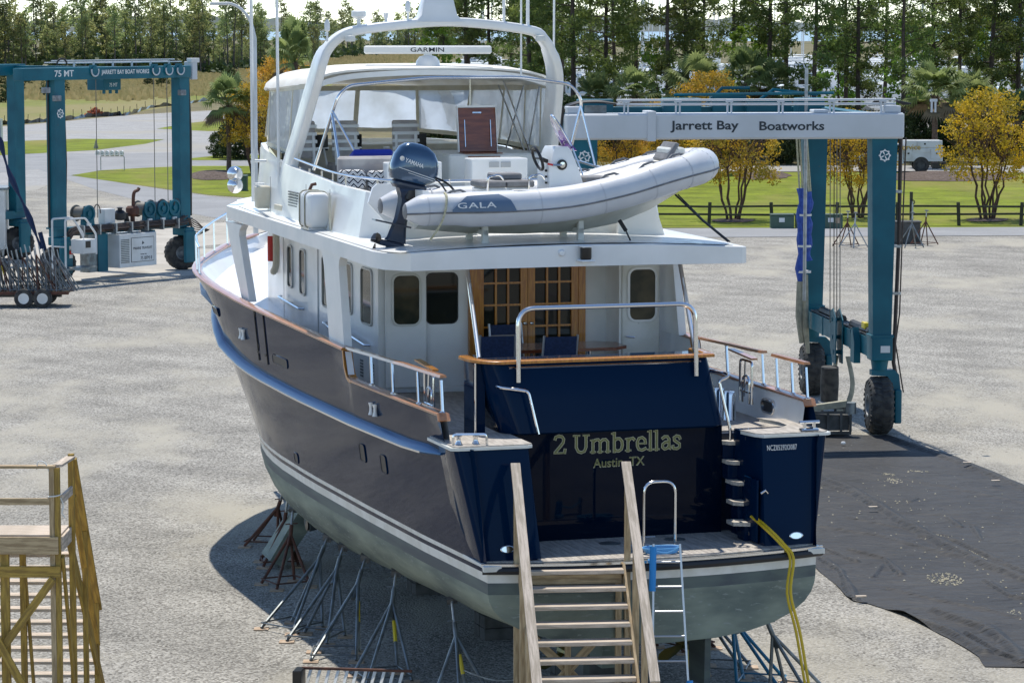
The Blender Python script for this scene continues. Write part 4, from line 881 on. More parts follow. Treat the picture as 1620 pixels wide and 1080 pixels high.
# louvred vent, recessed light on the port side
for k in range(9): MB().box(-2.80-0.0, -2.765, 11.75, 12.45, 7.28+0.05*k, 7.305+0.05*k).build('louvre', 'steel_grey', yacht, smooth=0)
MB().bbox(-2.83, -2.79, 12.9, 13.5, 7.3, 7.4, 0.015).build('step_light', 'cream_vinyl', yacht)
# raised green tinted band under the enclosure
for sg in (-1, 1):
    MB().loft([[Vector((sg*2.62, 13.6, 8.17)), Vector((sg*2.5, 15.2, 8.28)), Vector((sg*2.48, 15.2, 8.42)), Vector((sg*2.6, 13.6, 8.36))], [Vector((sg*2.66, 13.6, 8.17)), Vector((sg*2.54, 15.2, 8.28)), Vector((sg*2.52, 15.2, 8.42)), Vector((sg*2.64, 13.6, 8.36))]]).build('tinted_band', 'glass_brown', yacht)
# railings along the aft flybridge
b = MB(); rl = [(-2.62, 12.6, 8.3), (-2.6, 11, 8.22), (-2.58, 9.2, 8.16), (-2.35, 7.9, 8.14), (-1.9, 7.2, 8.12), (-0.9, 7.1, 8.12), (0.5, 7.1, 8.12), (1.9, 7.2, 8.12), (2.45, 8.2, 8.14), (2.6, 10, 8.16), (2.6, 12.6, 8.3)]
b.tube(smooth_pts(rl, 4), 0.024, 8)
for x, y, z in [(-2.62, 12.2, 8.0), (-2.61, 11.5, 8.0), (-2.6, 10.6, 7.98), (-2.59, 9.8, 7.97), (-2.56, 9.0, 7.96), (-2.3, 7.8, 7.9), (-1.2, 7.1, 7.6), (0.2, 7.1, 7.6), (1.6, 7.15, 7.7), (2.4, 8.1, 7.9), (2.6, 9.8, 7.97), (2.6, 11.5, 8.0)]: b.tube([(x, y, z-0.1), (x, y, 8.16)], 0.02, 6)
b.build('flybridge_rail', 'stainless', yacht)
# radar arch
def arch_sec(p, ax, wx, wy): return None
ap = smooth_pts([(-2.62, 13.3, 7.95), (-2.52, 12.6, 8.8), (-2.42, 11.9, 9.7), (-2.33, 11.5, 10.25), (-2.05, 11.3, 10.6), (-1.5, 11.25, 10.74), (0, 11.25, 10.86), (1.5, 11.25, 10.72), (1.85, 11.3, 10.55), (2.1, 11.5, 10.2), (2.3, 11.9, 9.7), (2.45, 12.6, 8.8), (2.6, 13.3, 7.95)], 5)
N_ = len(ap); prf = []
rings_ = []
for i, p in enumerate(ap):
    t = (ap[min(i+1, N_-1)]-ap[max(i-1, 0)]).normalized(); Yv = Vector((0, 1, 0)); Yv = (Yv-t*Yv.dot(t)).normalized(); Nn = t.cross(Yv).normalized()
    f = min(1, abs(p.x)/2.4); wd = 0.19+0.09*f**4; tn = 0.085
    if p.z > 10.3: wd = 0.18
    rings_.append([p+Yv*u+Nn*v for u, v in rr_poly(-wd, wd, -tn, tn, 0.05, 3)])
MB().loft(rings_).build('radar_arch', 'gelcoat', yacht, smooth=40)
MB().loft([[Vector((x, y, z)) for x, y in rr_poly(-w_/2-0.22, w_/2-0.22, 11.25-d, 11.25+d, 0.04, 2)] for w_, d, z in ((0.95, 0.2, 10.86), (0.7, 0.18, 10.98), (0.62, 0.16, 11.15), (0.56, 0.14, 11.3), (0.5, 0.12, 11.34))]).build('mast_pod', 'gelcoat', yacht)
for x, z, kind in ((-2.32, 10.5, 2), (-1.72, 10.78, 0), (-1.2, 10.82, 1), (-0.78, 10.85, 2)):
    b = MB(); T = Matrix.Translation((x, 11.25, z))
    if kind == 0: b.lathe([(0.035, 0), (0.035, 0.12), (0.1, 0.15), (0.14, 0.18), (0.14, 0.27), (0.1, 0.29), (0, 0.29)], 14, mx=T)
    elif kind == 1: b.lathe([(0.04, 0), (0.025, 0.08), (0.05, 0.14), (0.055, 0.2), (0, 0.23)], 12, mx=T)
    else: b.lathe([(0.02, 0), (0.02, 0.18), (0.05, 0.2), (0.05, 0.34), (0.02, 0.4), (0, 0.4)], 10, mx=T)
    b.build('antenna_dome', 'gelcoat', yacht)
for x, z in ((-1.95, 10.5), (1.72, 10.5)): MB().lathe([(0.09, 0), (0.1, 0.05), (0.09, 0.1), (0, 0.11)], 14, mx=Matrix.Translation((x, 11.0, z))).build('flood_light', 'gelcoat_worn', yacht)
# bimini top, enclosure, radar
b = MB(); rr = []
for y, hw, zc, ze in ((12.3, 2.40, 10.0, 9.72), (13.2, 2.5, 10.06, 9.68), (14.2, 2.58, 10.06, 9.62), (14.7, 2.6, 10.0, 9.56), (15.6, 2.5, 9.98, 9.56), (16.6, 2.3, 9.94, 9.52), (17.6, 1.7, 9.8, 9.5), (18.0, 1.2, 9.62, 9.48)):
    ring = []
    for k in range(17):
        t = k/8-1; s_ = 1 if abs(t) < 1 else 0
        xx = hw*math.sin(t*math.pi/2*0.999); e = abs(t)
        ring.append(Vector((xx, y, zc-(zc-ze)*(1-math.sqrt(max(0, 1-(abs(xx)/hw)**4)))+0.02*math.sin(y*7)*e)))
    ring += [Vector((q.x*0.985, q.y, q.z-0.035)) for q in reversed(ring)]
    rr.append(ring)
b.loft(rr); b.build('bimini_top', 'canvas_white', yacht, smooth=50)
b = MB(); b.sweep(smooth_pts([(-2.4, 12.28, 9.66), (-1.6, 12.28, 9.86), (0, 12.28, 9.93), (1.6, 12.28, 9.86), (2.4, 12.28, 9.66)], 5), [(-0.03, -0.07), (0.03, -0.07), (0.03, 0.03), (-0.03, 0.03)]).build('bimini_edge', 'gelcoat', yacht)
def wavy(p00, p10, p11, p01, n=8, amp=0.02, ph=0.0):
    """gently rippled quad sheet"""
    p00, p10, p11, p01 = map(Vector, (p00, p10, p11, p01)); nr2 = (p10-p00).cross(p01-p00).normalized(); g_ = []
    for i in range(n+1):
        row = []
        for j in range(n+1):
            u, v = i/n, j/n; q = p00*(1-u)*(1-v)+p10*u*(1-v)+p11*u*v+p01*(1-u)*v
            row.append(q+nr2*amp*math.sin(u*9+ph+v*2.3)*math.sin(math.pi*v)*math.sin(math.pi*u))
        g_.append(row)
    return MB().loft(g_, closed=False)
eb = [(-2.55, 12.6, 8.36), (-2.53, 13.5, 8.38), (-2.5, 14.5, 8.42), (-2.4, 15.8, 8.46), (-2.1, 17.2, 8.55), (-1.35, 18.1, 8.62), (0.0, 18.2, 8.64), (1.35, 18.1, 8.62), (2.1, 17.2, 8.55), (2.4, 15.8, 8.46), (2.5, 14.5, 8.42), (2.53, 13.5, 8.38), (2.55, 12.6, 8.36)]
et = [(-2.42, 12.4, 9.66), (-2.48, 13.3, 9.62), (-2.52, 14.4, 9.56), (-2.42, 15.5, 9.55), (-2.1, 16.7, 9.52), (-1.25, 17.8, 9.5), (0.0, 17.95, 9.5), (1.25, 17.8, 9.5), (2.1, 16.7, 9.52), (2.42, 15.5, 9.55), (2.52, 14.4, 9.56), (2.48, 13.3, 9.62), (2.42, 12.4, 9.66)]
for i in range(len(eb)-1):
    a, bq, cq, d = eb[i], eb[i+1], et[i+1], et[i]
    front = 4 <= i <= 7
    wavy(a, bq, cq, d, 8, 0.05, i*1.7).build('vinyl_window', 'vinyl_clear' if front else 'vinyl_side', yacht, smooth=60)
b = MB()
for i in range(len(eb)):
    wd = 0.10 if 3 < i < 9 else 0.06
    b.bar(eb[i], et[i], wd, 0.02, up=(0, -1, 0.2) if 3 < i < 9 else (1, 0, 0))
for ee, wd in ((eb, 0.09), (et, 0.1)):
    for p, q in zip(ee, ee[1:]): b.bar(Vector(p), Vector(q), 0.02, wd)
b.build('enclosure_frame', 'cream_vinyl', yacht)
b = MB()
for sg in (1,):
    for p, q in (((2.3, 13.6, 8.3), (2.35, 13.0, 9.62)), ((2.3, 13.4, 8.3), (2.0, 14.2, 9.7)), ((2.3, 15.0, 8.35), (2.35, 14.0, 9.62)), ((2.35, 13.9, 8.3), (2.2, 15.2, 9.6)), ((1.55, 15.0, 8.3), (1.55, 15.0, 9.85))): b.tube([p, q], 0.018, 6)
b.build('bimini_frame', 'stainless', yacht)
b = MB(); T = Matrix.Translation((0.07, 12.9, 0))
b.lathe([(0.2, 9.98), (0.24, 10.02), (0.22, 10.12), (0.16, 10.2), (0.08, 10.22), (0.08, 10.26)], 18, mx=T); b.build('radar_pedestal', 'gelcoat', yacht)
b = MB(); mxr = T @ Matrix.Rotation(-TH*0.85, 4, 'Z')
b.bbox(-1.22, 1.22, -0.09, 0.09, 10.25, 10.41, 0.05, mx=mxr); ra = b.build('radar_scanner', 'gelcoat', yacht)
xr = mxr.to_3x3() @ Vector((1, 0, 0)); o_ = mxr @ Vector((-0.33, -0.094, 10.29))
text('maker_lettering', 'GARMIN', ra, o_, xr, (0, 0, 1), 0.64, 0.085, 'dark_letter', 0.002, bold=0.004)
# stainless hoop with stays, aft of the helm
b = MB()
b.tube(fillet([(-2.6, 11.2, 8.15), (-2.3, 10.6, 9.5), (-2.1, 10.6, 9.7), (-0.6, 10.6, 9.84), (1.2, 10.6, 9.84), (2.2, 10.6, 9.7), (2.42, 10.6, 9.4), (2.3, 11.2, 8.15)], 0.25, 5), 0.03, 8)
for p, q in (((-2.4, 10.6, 9.2), (-2.45, 9.7, 8.1)), ((-2.4, 10.6, 9.25), (-1.85, 10.2, 8.1)), ((2.38, 10.6, 9.3), (2.05, 10.6, 8.1)), ((2.38, 10.6, 9.3), (2.62, 10.4, 8.1))): b.tube([p, q], 0.024, 8)
b.build('grab_hoop', 'stainless', yacht)
# flybridge interior
b = MB(); b.bbox(-2.2, 2.3, 16.1, 17.6, 7.24, 8.4, 0.15); b.build('helm_console', 'cream_vinyl', yacht)
for x in (-1.35, -0.65, 0.7): MB().bbox(x-0.22, x+0.22, 15.98, 16.04, 8.3, 8.62, 0.02, mx=Matrix.Identity(4)).build('instrument_screen', 'black', yacht)
for x in (-1.95, -1.10, 0.13):
    g = MB().tube([(x, 15.0, 7.24), (x, 15.0, 7.9)], 0.05, 10).build('helm_seat', 'stainless', yacht)
    b = MB(); b.bbox(x-0.28, x+0.28, 14.75, 15.3, 7.9, 8.1, 0.08); b.build('seat_cushion', 'seat_grey', g)
    b = MB(); bm_ = Matrix.Translation((x, 14.72, 8.2)) @ Matrix.Rotation(R(-8), 4, 'X'); b.bbox(-0.26, 0.26, -0.05, 0.05, 0.0, 0.74, 0.05, mx=bm_); b.build('seat_back', 'seat_grey', g)
    b = MB()
    for k in range(4): b.bbox(-0.28, 0.28, -0.085, -0.045, 0.14+0.15*k, 0.21+0.15*k, 0.02, mx=bm_)
    for s_ in (-0.2, 0.2): b.bbox(s_-0.03, s_+0.03, -0.09, -0.05, -0.15, 0.5, 0.02, mx=bm_)
    b.build('ladder_back', 'gelcoat', g)
    b = MB()
    for s_ in (-0.33, 0.33): b.tube([(x+s_, 14.78, 8.4), (x+s_, 15.15, 8.38), (x+s_*0.8, 15.1, 8.0)], 0.02, 6)
    b.build('arm_rest', 'gelcoat', g)
b = MB(); b.tube([(-0.55+0.34*math.cos(a), 13.2-0.1*math.sin(a), 8.05+0.34*math.sin(a)) for a in [2*math.pi*k/24 for k in range(24)]], 0.018, 6, closed=True)
for k in range(5): a = 2*math.pi*k/5; b.tube([(-0.55, 13.24, 8.05), (-0.55+0.34*math.cos(a), 13.2-0.1*math.sin(a), 8.05+0.34*math.sin(a))], 0.012, 5)
b.build('steering_wheel', 'stainless', yacht)
MB().bbox(-1.3, 0.1, 13.3, 13.9, 7.24, 8.15, 0.06).build('aft_console', 'cream_vinyl', yacht)
MB().bbox(-2.55, -1.3, 9.2, 9.75, 7.24, 7.75, 0.08).build('settee_base', 'gelcoat', yacht)
MB().bbox(-2.5, -0.9, 9.7, 9.95, 7.7, 8.45, 0.08).build('settee_back', 'seat_grey', yacht)
MB().bbox(0.4, 2.4, 12.6, 14.6, 7.24, 8.34, 0.06).build('hatch_house', 'gelcoat_worn', yacht)
hb_ = MB().bbox(-0.38, 0.38, -0.03, 0.03, 0, 0.86, 0.015, mx=Matrix.Translation((1.1, 13.0, 8.36)) @ Matrix.Rotation(R(-8), 4, 'X')).build('companion_hatch', 'dark_wood', yacht)
b = MB(); mm = Matrix.Translation((1.1, 13.0, 8.36)) @ Matrix.Rotation(R(-8), 4, 'X')
b.box(-0.395, -0.38, -0.04, 0.045, 0, 0.86, mx=mm); b.box(0.38, 0.395, -0.04, 0.045, 0, 0.86, mx=mm); b.box(-0.395, 0.395, -0.04, 0.045, 0.86, 0.90, mx=mm); b.build('hatch_frame', 'gelcoat', hb_)
b = MB(); b.bbox(-0.09, 0.09, -0.05, -0.035, 0.74, 0.78, 0.01, mx=mm)
for s_ in (-0.26, 0.26): b.tube([mm @ Vector((s_, -0.05, 0.1)), mm @ Vector((s_, -0.05, 0.62))], 0.012, 5)
b.build('hatch_fittings', 'stainless', hb_)
MB().box(0.78, 1.42, 12.57, 12.6, 7.3, 8.3).build('companionway', 'dark_wood', yacht)
MB().box(0.72, 1.48, 12.6, 13.02, 8.345, 8.36).build('hatch_opening', 'dark_wood', yacht)
b = MB(); b.bbox(-0.25, 0.8, 8.9, 9.4, 7.24, 8.42, 0.03); b.build('wet_bar', 'gelcoat', yacht)
for x in (0.16, 0.38): MB().box(x-0.09, x+0.09, 8.885, 8.9, 8.26, 8.36).build('vent_hatch', 'window_trim', yacht)
MB().bbox(-1.75, -0.72, 9.2, 9.5, 7.24, 8.36, 0.03).build('wet_bar', 'gelcoat', yacht)
MB().bbox(1.3, 2.5, 8.3, 8.9, 7.24, 7.9, 0.06).build('settee_base', 'gelcoat', yacht)
# whip antennas
for pts, r_ in (([(-2.85, 15.2, 7.35), (-2.86, 15.2, 12.0)], 0.035), ([(-2.7, 13.6, 7.5), (-2.72, 13.6, 12.0)], 0.03), ([(2.5, 12.6, 8.0), (2.52, 12.6, 12.0)], 0.022), ([(1.55, 11.25, 10.75), (1.55, 11.25, 12.0)], 0.035), ([(1.42, 11.25, 9.85), (1.42, 11.25, 12.0)], 0.02), ([(1.08, 11.25, 10.7), (1.08, 11.25, 12.0)], 0.03)):
    MB().tube(pts, r_, 8).build('whip_antenna', 'gelcoat', yacht)
b = MB(); b.tube([(-2.85, 15.2, 8.15), (-2.6, 15.1, 8.15)], 0.03); b.tube([(-2.7, 13.6, 8.2), (-2.5, 13.5, 8.22)], 0.03); b.tube([(-2.85, 15.2, 7.7), (-2.65, 15.1, 7.7)], 0.02); b.build('antenna_bracket', 'gelcoat', yacht)
# chrome horns/searchlights at the brow
for z in (7.85, 7.62):
    MB().lathe([(0.0, -0.16), (0.09, -0.13), (0.15, -0.04), (0.16, 0.04), (0.13, 0.05), (0, 0.02)], 16, mx=Matrix.Translation((-2.9, 16.6, z-0.02)) @ Matrix.Rotation(R(-95), 4, 'X')).build('searchlight', 'stainless', yacht)
MB().bbox(-2.98, -2.7, 14.3, 14.55, 7.27, 7.7, 0.04).build('nav_light_box', 'cream_vinyl', yacht)
# ---- hull fittings: portholes, fairleads, cleats, seams
def plate_on_hull(y, z, w_, h, name, m, tilt=0, trim=None, side=-1, r_=0.05):
    p = hull_at(y, z, side); a = hull_at(y+0.2, z, side)-hull_at(y-0.2, z, side); u = hull_at(y, z+0.1, side)-hull_at(y, z-0.1, side)
    ux = a.normalized(); uz = u.normalized(); nn = ux.cross(uz); nn = nn if nn.x*side > 0 else -nn
    ux2 = (ux*math.cos(tilt)+uz*math.sin(tilt)); uz2 = (uz*math.cos(tilt)-ux*math.sin(tilt))
    if trim: return window(p+nn*0.003, ux2, uz2, nn, w_, h, yacht, glass=m, trim=trim, name=name, r_=r_, tw=0.02, depth=0.015)
    return MB().loft([[p+ux2*u_+uz2*v_+nn*d for u_, v_ in rr_poly(-w_/2, w_/2, -h/2, h/2, r_)] for d in (-0.005, 0.012)]).build(name, m, yacht)
for y, z in ((6.0, 3.62), (4.75, 3.6), (17.9, 3.95)): plate_on_hull(y, z, 0.30, 0.28, 'porthole', 'black_rubber', trim='navy')
plate_on_hull(11.3, 4.62, 1.1, 0.14, 'freeing_port', 'black_rubber', 0.0, 'navy'); plate_on_hull(17.0, 5.05, 0.9, 0.14, 'freeing_port', 'black_rubber', 0.0, 'navy')
plate_on_hull(11.0, 2.85, 0.28, 0.16, 'exhaust_port', 'black_rubber', 0.0, 'navy')
for y, z in ((4.85, 4.5), (14.2, 4.85)):
    for d in (-0.12, 0.12):
        p = hull_at(y+d, z, -1, 0.03); MB().lathe([(0.05, -0.1), (0.03, -0.03), (0.03, 0.03), (0.05, 0.1)], 10, mx=Matrix.Translation(p)).build('hull_cleat', 'gelcoat', yacht)
for y in (13.0, 12.3):
    b = MB(); b.tube([hull_at(y, lerp(T_zr, y)+0.3+(lerp(T_zs, y)-0.32-lerp(T_zr, y))*q/6, -1, 0.012) for q in range(7)], 0.012, 5); b.build('gate_seam', 'black', yacht)
for z in (5.35, 4.75): plate_on_hull(13.0, z, 0.12, 0.12, 'gate_hinge', 'black')
for y in (13.05, 12.45): plate_on_hull(y, 4.62, 0.12, 0.05, 'gate_latch', 'stainless')
# mooring bitts and hawse on the starboard inside wall
for y in (3.6, 3.15):
    MB().lathe([(0.12, 0), (0.11, 0.02), (0.105, 0.42), (0.09, 0.47), (0, 0.48)], 18, mx=Matrix.Translation((2.45, y, 4.32))).build('mooring_bitt', 'stainless', yacht)
window((2.98, 2.75, 4.57), (0, 1, 0), (0, 0, 1), (-1, 0, 0), 0.5, 0.17, glass='black', trim='stainless', name='hawse_hole', r_=0.08)
# rope hanging inside, box etc.
b = MB(); b.tube([(-1.2, 15.4, 0.9), (-1.2, 15.4, 1.1)], 0.01, 4)
MB().tube([(-2.05, 14.2, 1.05), (-1.5, 14.3, 1.15)], 0.15, 16).build('exhaust_pipe', 'boot_paint', yacht)
MB().lathe([(0.12, 0), (0.12, 0.01), (0, 0.01)], 16, mx=Matrix.Translation((-2.055, 14.2, 1.05)) @ Matrix.Rotation(R(-90), 4, 'Y')).build('exhaust_opening', 'black', yacht)
# ================================================================ things on the yacht
def onboat(name, label, cat, x, y, z, rz=0.0, group=None): return thing(name, label, cat, bw(x, y, z), TH+rz, group)
# ---- inflatable dinghy, athwartships, bow to starboard (local x = towards its bow)
mat('rope_seam', (0.50, 0.52, 0.55), 0.5)
din = onboat('inflatable_dinghy', 'white rigid inflatable dinghy with grey outboard lying across the upper deck of the yacht', 'dinghy', 0, 5.25, 7.1)
path = [(-2.72, -0.78, 0.68), (-2.5, -0.79, 0.69), (-2.2, -0.8, 0.70), (-1.2, -0.82, 0.70), (0, -0.82, 0.76), (1.0, -0.80, 0.94), (1.8, -0.7, 1.15), (2.35, -0.5, 1.27), (2.65, -0.22, 1.32), (2.72, 0.0, 1.33)]
full = path+[(x, -y, z) for x, y, z in reversed(path[:-1])]
pp = smooth_pts(full, 5); n_ = len(pp); rad = []
for i in range(n_):
    e = min(i, n_-1-i); rad.append([0.13, 0.145, 0.165, 0.19, 0.215, 0.24, 0.25, 0.26][min(e, 7)]+(0.03 if 12 < e else 0.0)+0.006*math.sin(i*0.9)*(1 if e > 26 else 0))
MB().tube(pp, rad, 20).build('inflated_tube', 'hypalon', din, smooth=60)
for i in list(range(8, n_-8, 5)):
    t_ = (pp[i+1]-pp[i-1]).normalized()
    MB().tube([pp[i]-t_*0.012, pp[i]+t_*0.012], (rad[i-1]+rad[i+1])/2+0.003, 20).build('tube_seam', 'rope_seam', din, smooth=60)
for sg in (-1, 1):
    MB().lathe([(0.128, 0), (0.128, 0.03), (0.10, 0.045), (0, 0.05)], 18, mx=Matrix.Translation((-2.70, sg*0.78, 0.68)) @ Matrix.Rotation(R(-90), 4, 'Y')).build('tube_end_cap', 'grey_cushion', din)
    # rubbing strake
    st = []
    half = pp[:n_//2+1]
    for i, p in enumerate(half):
        t = (half[min(i+1, len(half)-1)]-half[max(0, i-1)]).normalized(); nrm = Vector((t.y, -t.x, 0)).normalized(); rr_ = rad[i]
        q = p+nrm*(rr_*0.985)+Vector((0, 0, -0.04)); st.append(Vector((q.x, q.y*(-sg), q.z)))
    MB().tube(st, 0.018, 6).build('rubbing_strake', 'grey_cushion', din)
    # grab handles along the top
    for k in (12, 24, 28, 32):
        if k < len(half)-1:
            p = half[k]+Vector((0, 0.05, rad[k]*0.97)); q = half[k+1]+Vector((0, 0.05, rad[k+1]*0.97)); d = (q-p).normalized()
            b = MB(); b.tube([(p-d*0.17), (p-d*0.08)+Vector((0, 0, 0.05)), (p+d*0.08)+Vector((0, 0, 0.05)), (p+d*0.17)], 0.022, 6)
            if sg > 0: b.v = [(x, -y, z) for x, y, z in b.v]
            b.build('tube_handle', 'grey_cushion', din)
# blue flash with lettering on the near tube, wrapped round it
b = MB(); rr = []
for i in range(25):
    t = i/24; x = -2.02+1.1*t; z0 = 0.70; rw = 0.306
    lo_ = -5; hi_ = lerp([(0, 2), (0.25, 48), (0.75, 55), (0.92, 30), (1.0, -3)], t)
    rr.append([Vector((x+0.0*k, -0.815-rw*math.cos(R(lo_+(hi_-lo_)*k/6)), z0+rw*math.sin(R(lo_+(hi_-lo_)*k/6)))) for k in range(7)])
b.loft(rr, closed=False).build('tube_flash', 'hypalon_blue', din)
text('tube_lettering', 'GALA', din, (-1.93, -1.13, 0.73), (1, 0, 0.01), (0, 0.25, 1), 0.66, 0.095, 'white_letter', 0.003, bold=0.005, spacing=1.1)
# stepping pads, top pad
b = MB(); rr = []
for i in range(9):
    x = -1.0+1.25*i/8; e = 0.0 if 0 < i < 8 else 0.06
    rr.append([Vector((x, -0.95+e*0.5, 0.93-e)), Vector((x, -0.92+e, 0.99-e)), Vector((x, -0.6, 1.0-e)), Vector((x, -0.5, 0.93-e))])
sp_ = b.loft(rr).build('step_pad', 'gelcoat_worn', din)
for k in range(4): MB().box(-0.9, 0.15, -0.89+0.09*k, -0.883+0.09*k, 0.992, 0.998).build('pad_seam', 'grey_cushion', sp_, smooth=0)
# GRP hull below, with V keel
b = MB(); rr = []
for x, zc, hw, zk in ((-2.35, 0.62, 0.72, 0.34), (-1.5, 0.60, 0.74, 0.25), (-0.5, 0.58, 0.74, 0.22), (0.5, 0.66, 0.72, 0.24), (1.2, 0.82, 0.66, 0.36), (1.8, 0.98, 0.5, 0.58), (2.3, 1.12, 0.25, 0.86), (2.55, 1.22, 0.06, 1.08)):
    rr.append([Vector((x, -hw, zc)), Vector((x, -hw*0.92, zc-0.10)), Vector((x, -hw*0.45, zk+(zc-zk)*0.35)), Vector((x, 0, zk)), Vector((x, hw*0.45, zk+(zc-zk)*0.35)), Vector((x, hw*0.92, zc-0.10)), Vector((x, hw, zc)), Vector((x, hw*0.8, zc+0.04)), Vector((x, -hw*0.8, zc+0.04))])
b.loft(rr).build('dinghy_hull', 'rib_hull', din)
MB().box(-2.38, -2.28, -0.62, 0.62, 0.45, 1.0).build('transom', 'gelcoat', din)
# console, wheel, windscreen, seats
b = MB(); b.loft([[Vector((x0, -w_, z)), Vector((x1, -w_, z)), Vector((x1, w_, z)), Vector((x0, w_, z))] for z, x0, x1, w_ in ((0.66, -0.1, 0.62, 0.34), (1.3, -0.1, 0.42, 0.32), (1.6, -0.02, 0.30, 0.30), (1.68, 0.02, 0.24, 0.28))]); con = b.build('steering_console', 'gelcoat', din, smooth=20)
b = MB(); c = Vector((-0.24, -0.12, 1.48)); tl = 0.35
cir = lambda r_, dx: [c+Vector((dx+r_*math.sin(a)*math.sin(tl)*-1, r_*math.cos(a), r_*math.sin(a)*math.cos(tl))) for a in [2*math.pi*k/24 for k in range(24)]]
b.tube(cir(0.2, 0), 0.026, 8, closed=True); 
for k in (0, 8, 16): b.tube([c+Vector((0.06, 0, 0)), cir(0.2, 0)[k]], 0.016, 5)
b.tube([c+Vector((0.05, 0, 0)), c+Vector((0.2, 0, -0.06))], 0.035, 8); b.build('steering_wheel', 'black', con)
b = MB(); b.lathe([(0.09, 0), (0.09, 0.01), (0.07, 0.015), (0, 0.015)], 16, mx=Matrix.Translation((0.12, -0.325, 1.38)) @ Matrix.Rotation(R(92), 4, 'X')); b.build('cup_ring', 'black', con)
b = MB(); b.lathe([(0.05, 0), (0.05, 0.03), (0, 0.035)], 12, mx=Matrix.Translation((0.12, -0.335, 1.38)) @ Matrix.Rotation(R(92), 4, 'X')); b.tube([(-0.05, -0.36, 1.38), (0.1, -0.37, 1.38)], 0.02, 6); b.build('throttle_lever', 'stainless', con)
MB().tube([(-0.14, -0.36, 1.4), (-0.04, -0.36, 1.38)], 0.018, 6).build('kill_cord', 'red', con)
for z in (1.28, 1.18, 1.08): MB().lathe([(0.02, 0), (0.02, 0.03), (0, 0.03)], 8, mx=Matrix.Translation((-0.105, -0.2, z)) @ Matrix.Rotation(R(-90), 4, 'Y')).build('switch', 'black', con, smooth=0)
# windscreen: curved plexi with stainless bow
ws = []; wsb = []
for k in range(13):
    a = math.pi*k/12; ws.append(Vector((0.30-0.28*math.sin(a), -0.24*math.cos(a), 1.66+0.52*math.sin(a)))); wsb.append(Vector((0.42, -0.26*math.cos(a), 1.60)))
mid_ = [q*0.4+r_*0.6 for q, r_ in zip(wsb, ws)]; MB().loft([wsb, mid_], closed=False).build('windscreen_tint', 'acrylic_purple', con, smooth=60); MB().loft([mid_, ws], closed=False).build('windscreen', 'acrylic', con, smooth=60)
MB().sweep([Vector((0.40-0.08, -0.24*math.cos(math.pi*k/12)-0.0, 1.64+0.12*math.sin(math.pi*k/12))) for k in range(13)], [(-0.012, -0.03), (0.012, -0.03), (0.012, 0.03), (-0.012, 0.03)]).build('screen_base', 'purple', con)
b = MB(); b.loft([[Vector((x, -0.3, z)), Vector((x, 0.3, z))] for x, z in ((0.32, 1.62), (0.17, 2.02), (0.10, 2.06))], closed=False); b.build('screen_tint', 'purple', con) if False else None
b = MB(); b.tube([(0.50, -0.3, 1.2)]+[q+Vector((0.02, 0, 0.02)) for q in ws]+[(0.50, 0.3, 1.2)], 0.018, 6); b.build('screen_rail', 'stainless', con)
b = MB(); b.bbox(-1.25, -0.45, -0.4, 0.4, 0.7, 1.02, 0.06); b.build('helm_seat', 'gelcoat', din)
for x0, x1, y0, y1, z0 in ((-1.3, -0.88, -0.42, 0.3, 1.02), (-0.86, -0.38, -0.42, 0.3, 1.02), (-0.98, -0.5, -0.1, 0.38, 1.13)): MB().bbox(x0, x1, y0, y1, z0, z0+0.11, 0.04).build('cushion', 'grey_cushion', din)
MB().bbox(0.55, 1.0, -0.3, 0.3, 1.05, 1.17, 0.03).build('cushion', 'grey_cushion', din)
for x in (-1.22, -0.5): MB().tube(fillet([(x, -0.44, 0.9), (x, -0.48, 1.2), (x+0.2, -0.48, 1.24), (x+0.28, -0.44, 1.15)], 0.06), 0.018, 6).build('seat_rail', 'stainless', din)
MB().bbox(2.02, 2.34, -0.3, 0.3, 1.5, 1.62, 0.05, mx=Matrix.Translation((0, 0, 0.02)) @ Matrix.Rotation(R(0), 4, 'Y')).build('bow_cushion', 'gelcoat_worn', din)
b = MB(); bmx = Matrix.Translation((1.98, 0, 1.42)) @ Matrix.Rotation(R(35), 4, 'Y'); b.bbox(-0.04, 0.04, -0.35, 0.3, 0, 0.36, 0.03, mx=bmx); b.build('bow_backrest', 'grey_cushion', din)
b = wavy((0.9, -0.55, 1.14), (2.2, -0.35, 1.44), (2.2, 0.35, 1.44), (0.9, 0.55, 1.14), 8, 0.07, 1); b.build('bow_cover', 'canvas_white', din, smooth=60)
# outboard, tilted up
ob = link('outboard_motor', MB().tube([(-2.40, 0, 1.0), (-2.62, 0, 0.95)], [0.16, 0.14], 8).mesh('outboard_motor', 'outboard_leg'), din)
OM = Matrix.Translation((-2.42, 0, 1.14)) @ Matrix.Rotation(R(13), 4, 'Y') @ Matrix.Scale(1.12, 4)       # local z up along the motor, x forward
rr = []
for z, x0, x1, w_ in ((-0.02, -0.30, 0.26, 0.17), (0.06, -0.34, 0.36, 0.20), (0.18, -0.35, 0.38, 0.205), (0.34, -0.33, 0.35, 0.20), (0.46, -0.28, 0.27, 0.18), (0.53, -0.20, 0.16, 0.14), (0.555, -0.10, 0.05, 0.07)):
    ring = []
    for k in range(20):
        a = 2*math.pi*k/20; ca, sa = math.cos(a), math.sin(a); e = 0.55
        ring.append(OM @ Vector(((x0+x1)/2+(x1-x0)/2*math.copysign(abs(ca)**e, ca), w_*math.copysign(abs(sa)**e, sa), z)))
    rr.append(ring)
MB().loft(rr).build('cowling', 'outboard_blue', ob, smooth=60)
MB().bbox(-0.27, 0.25, -0.16, 0.16, -0.14, -0.01, 0.08, mx=OM).build('cowling_pan', 'outboard_leg', ob)
b = MB(); rr = []
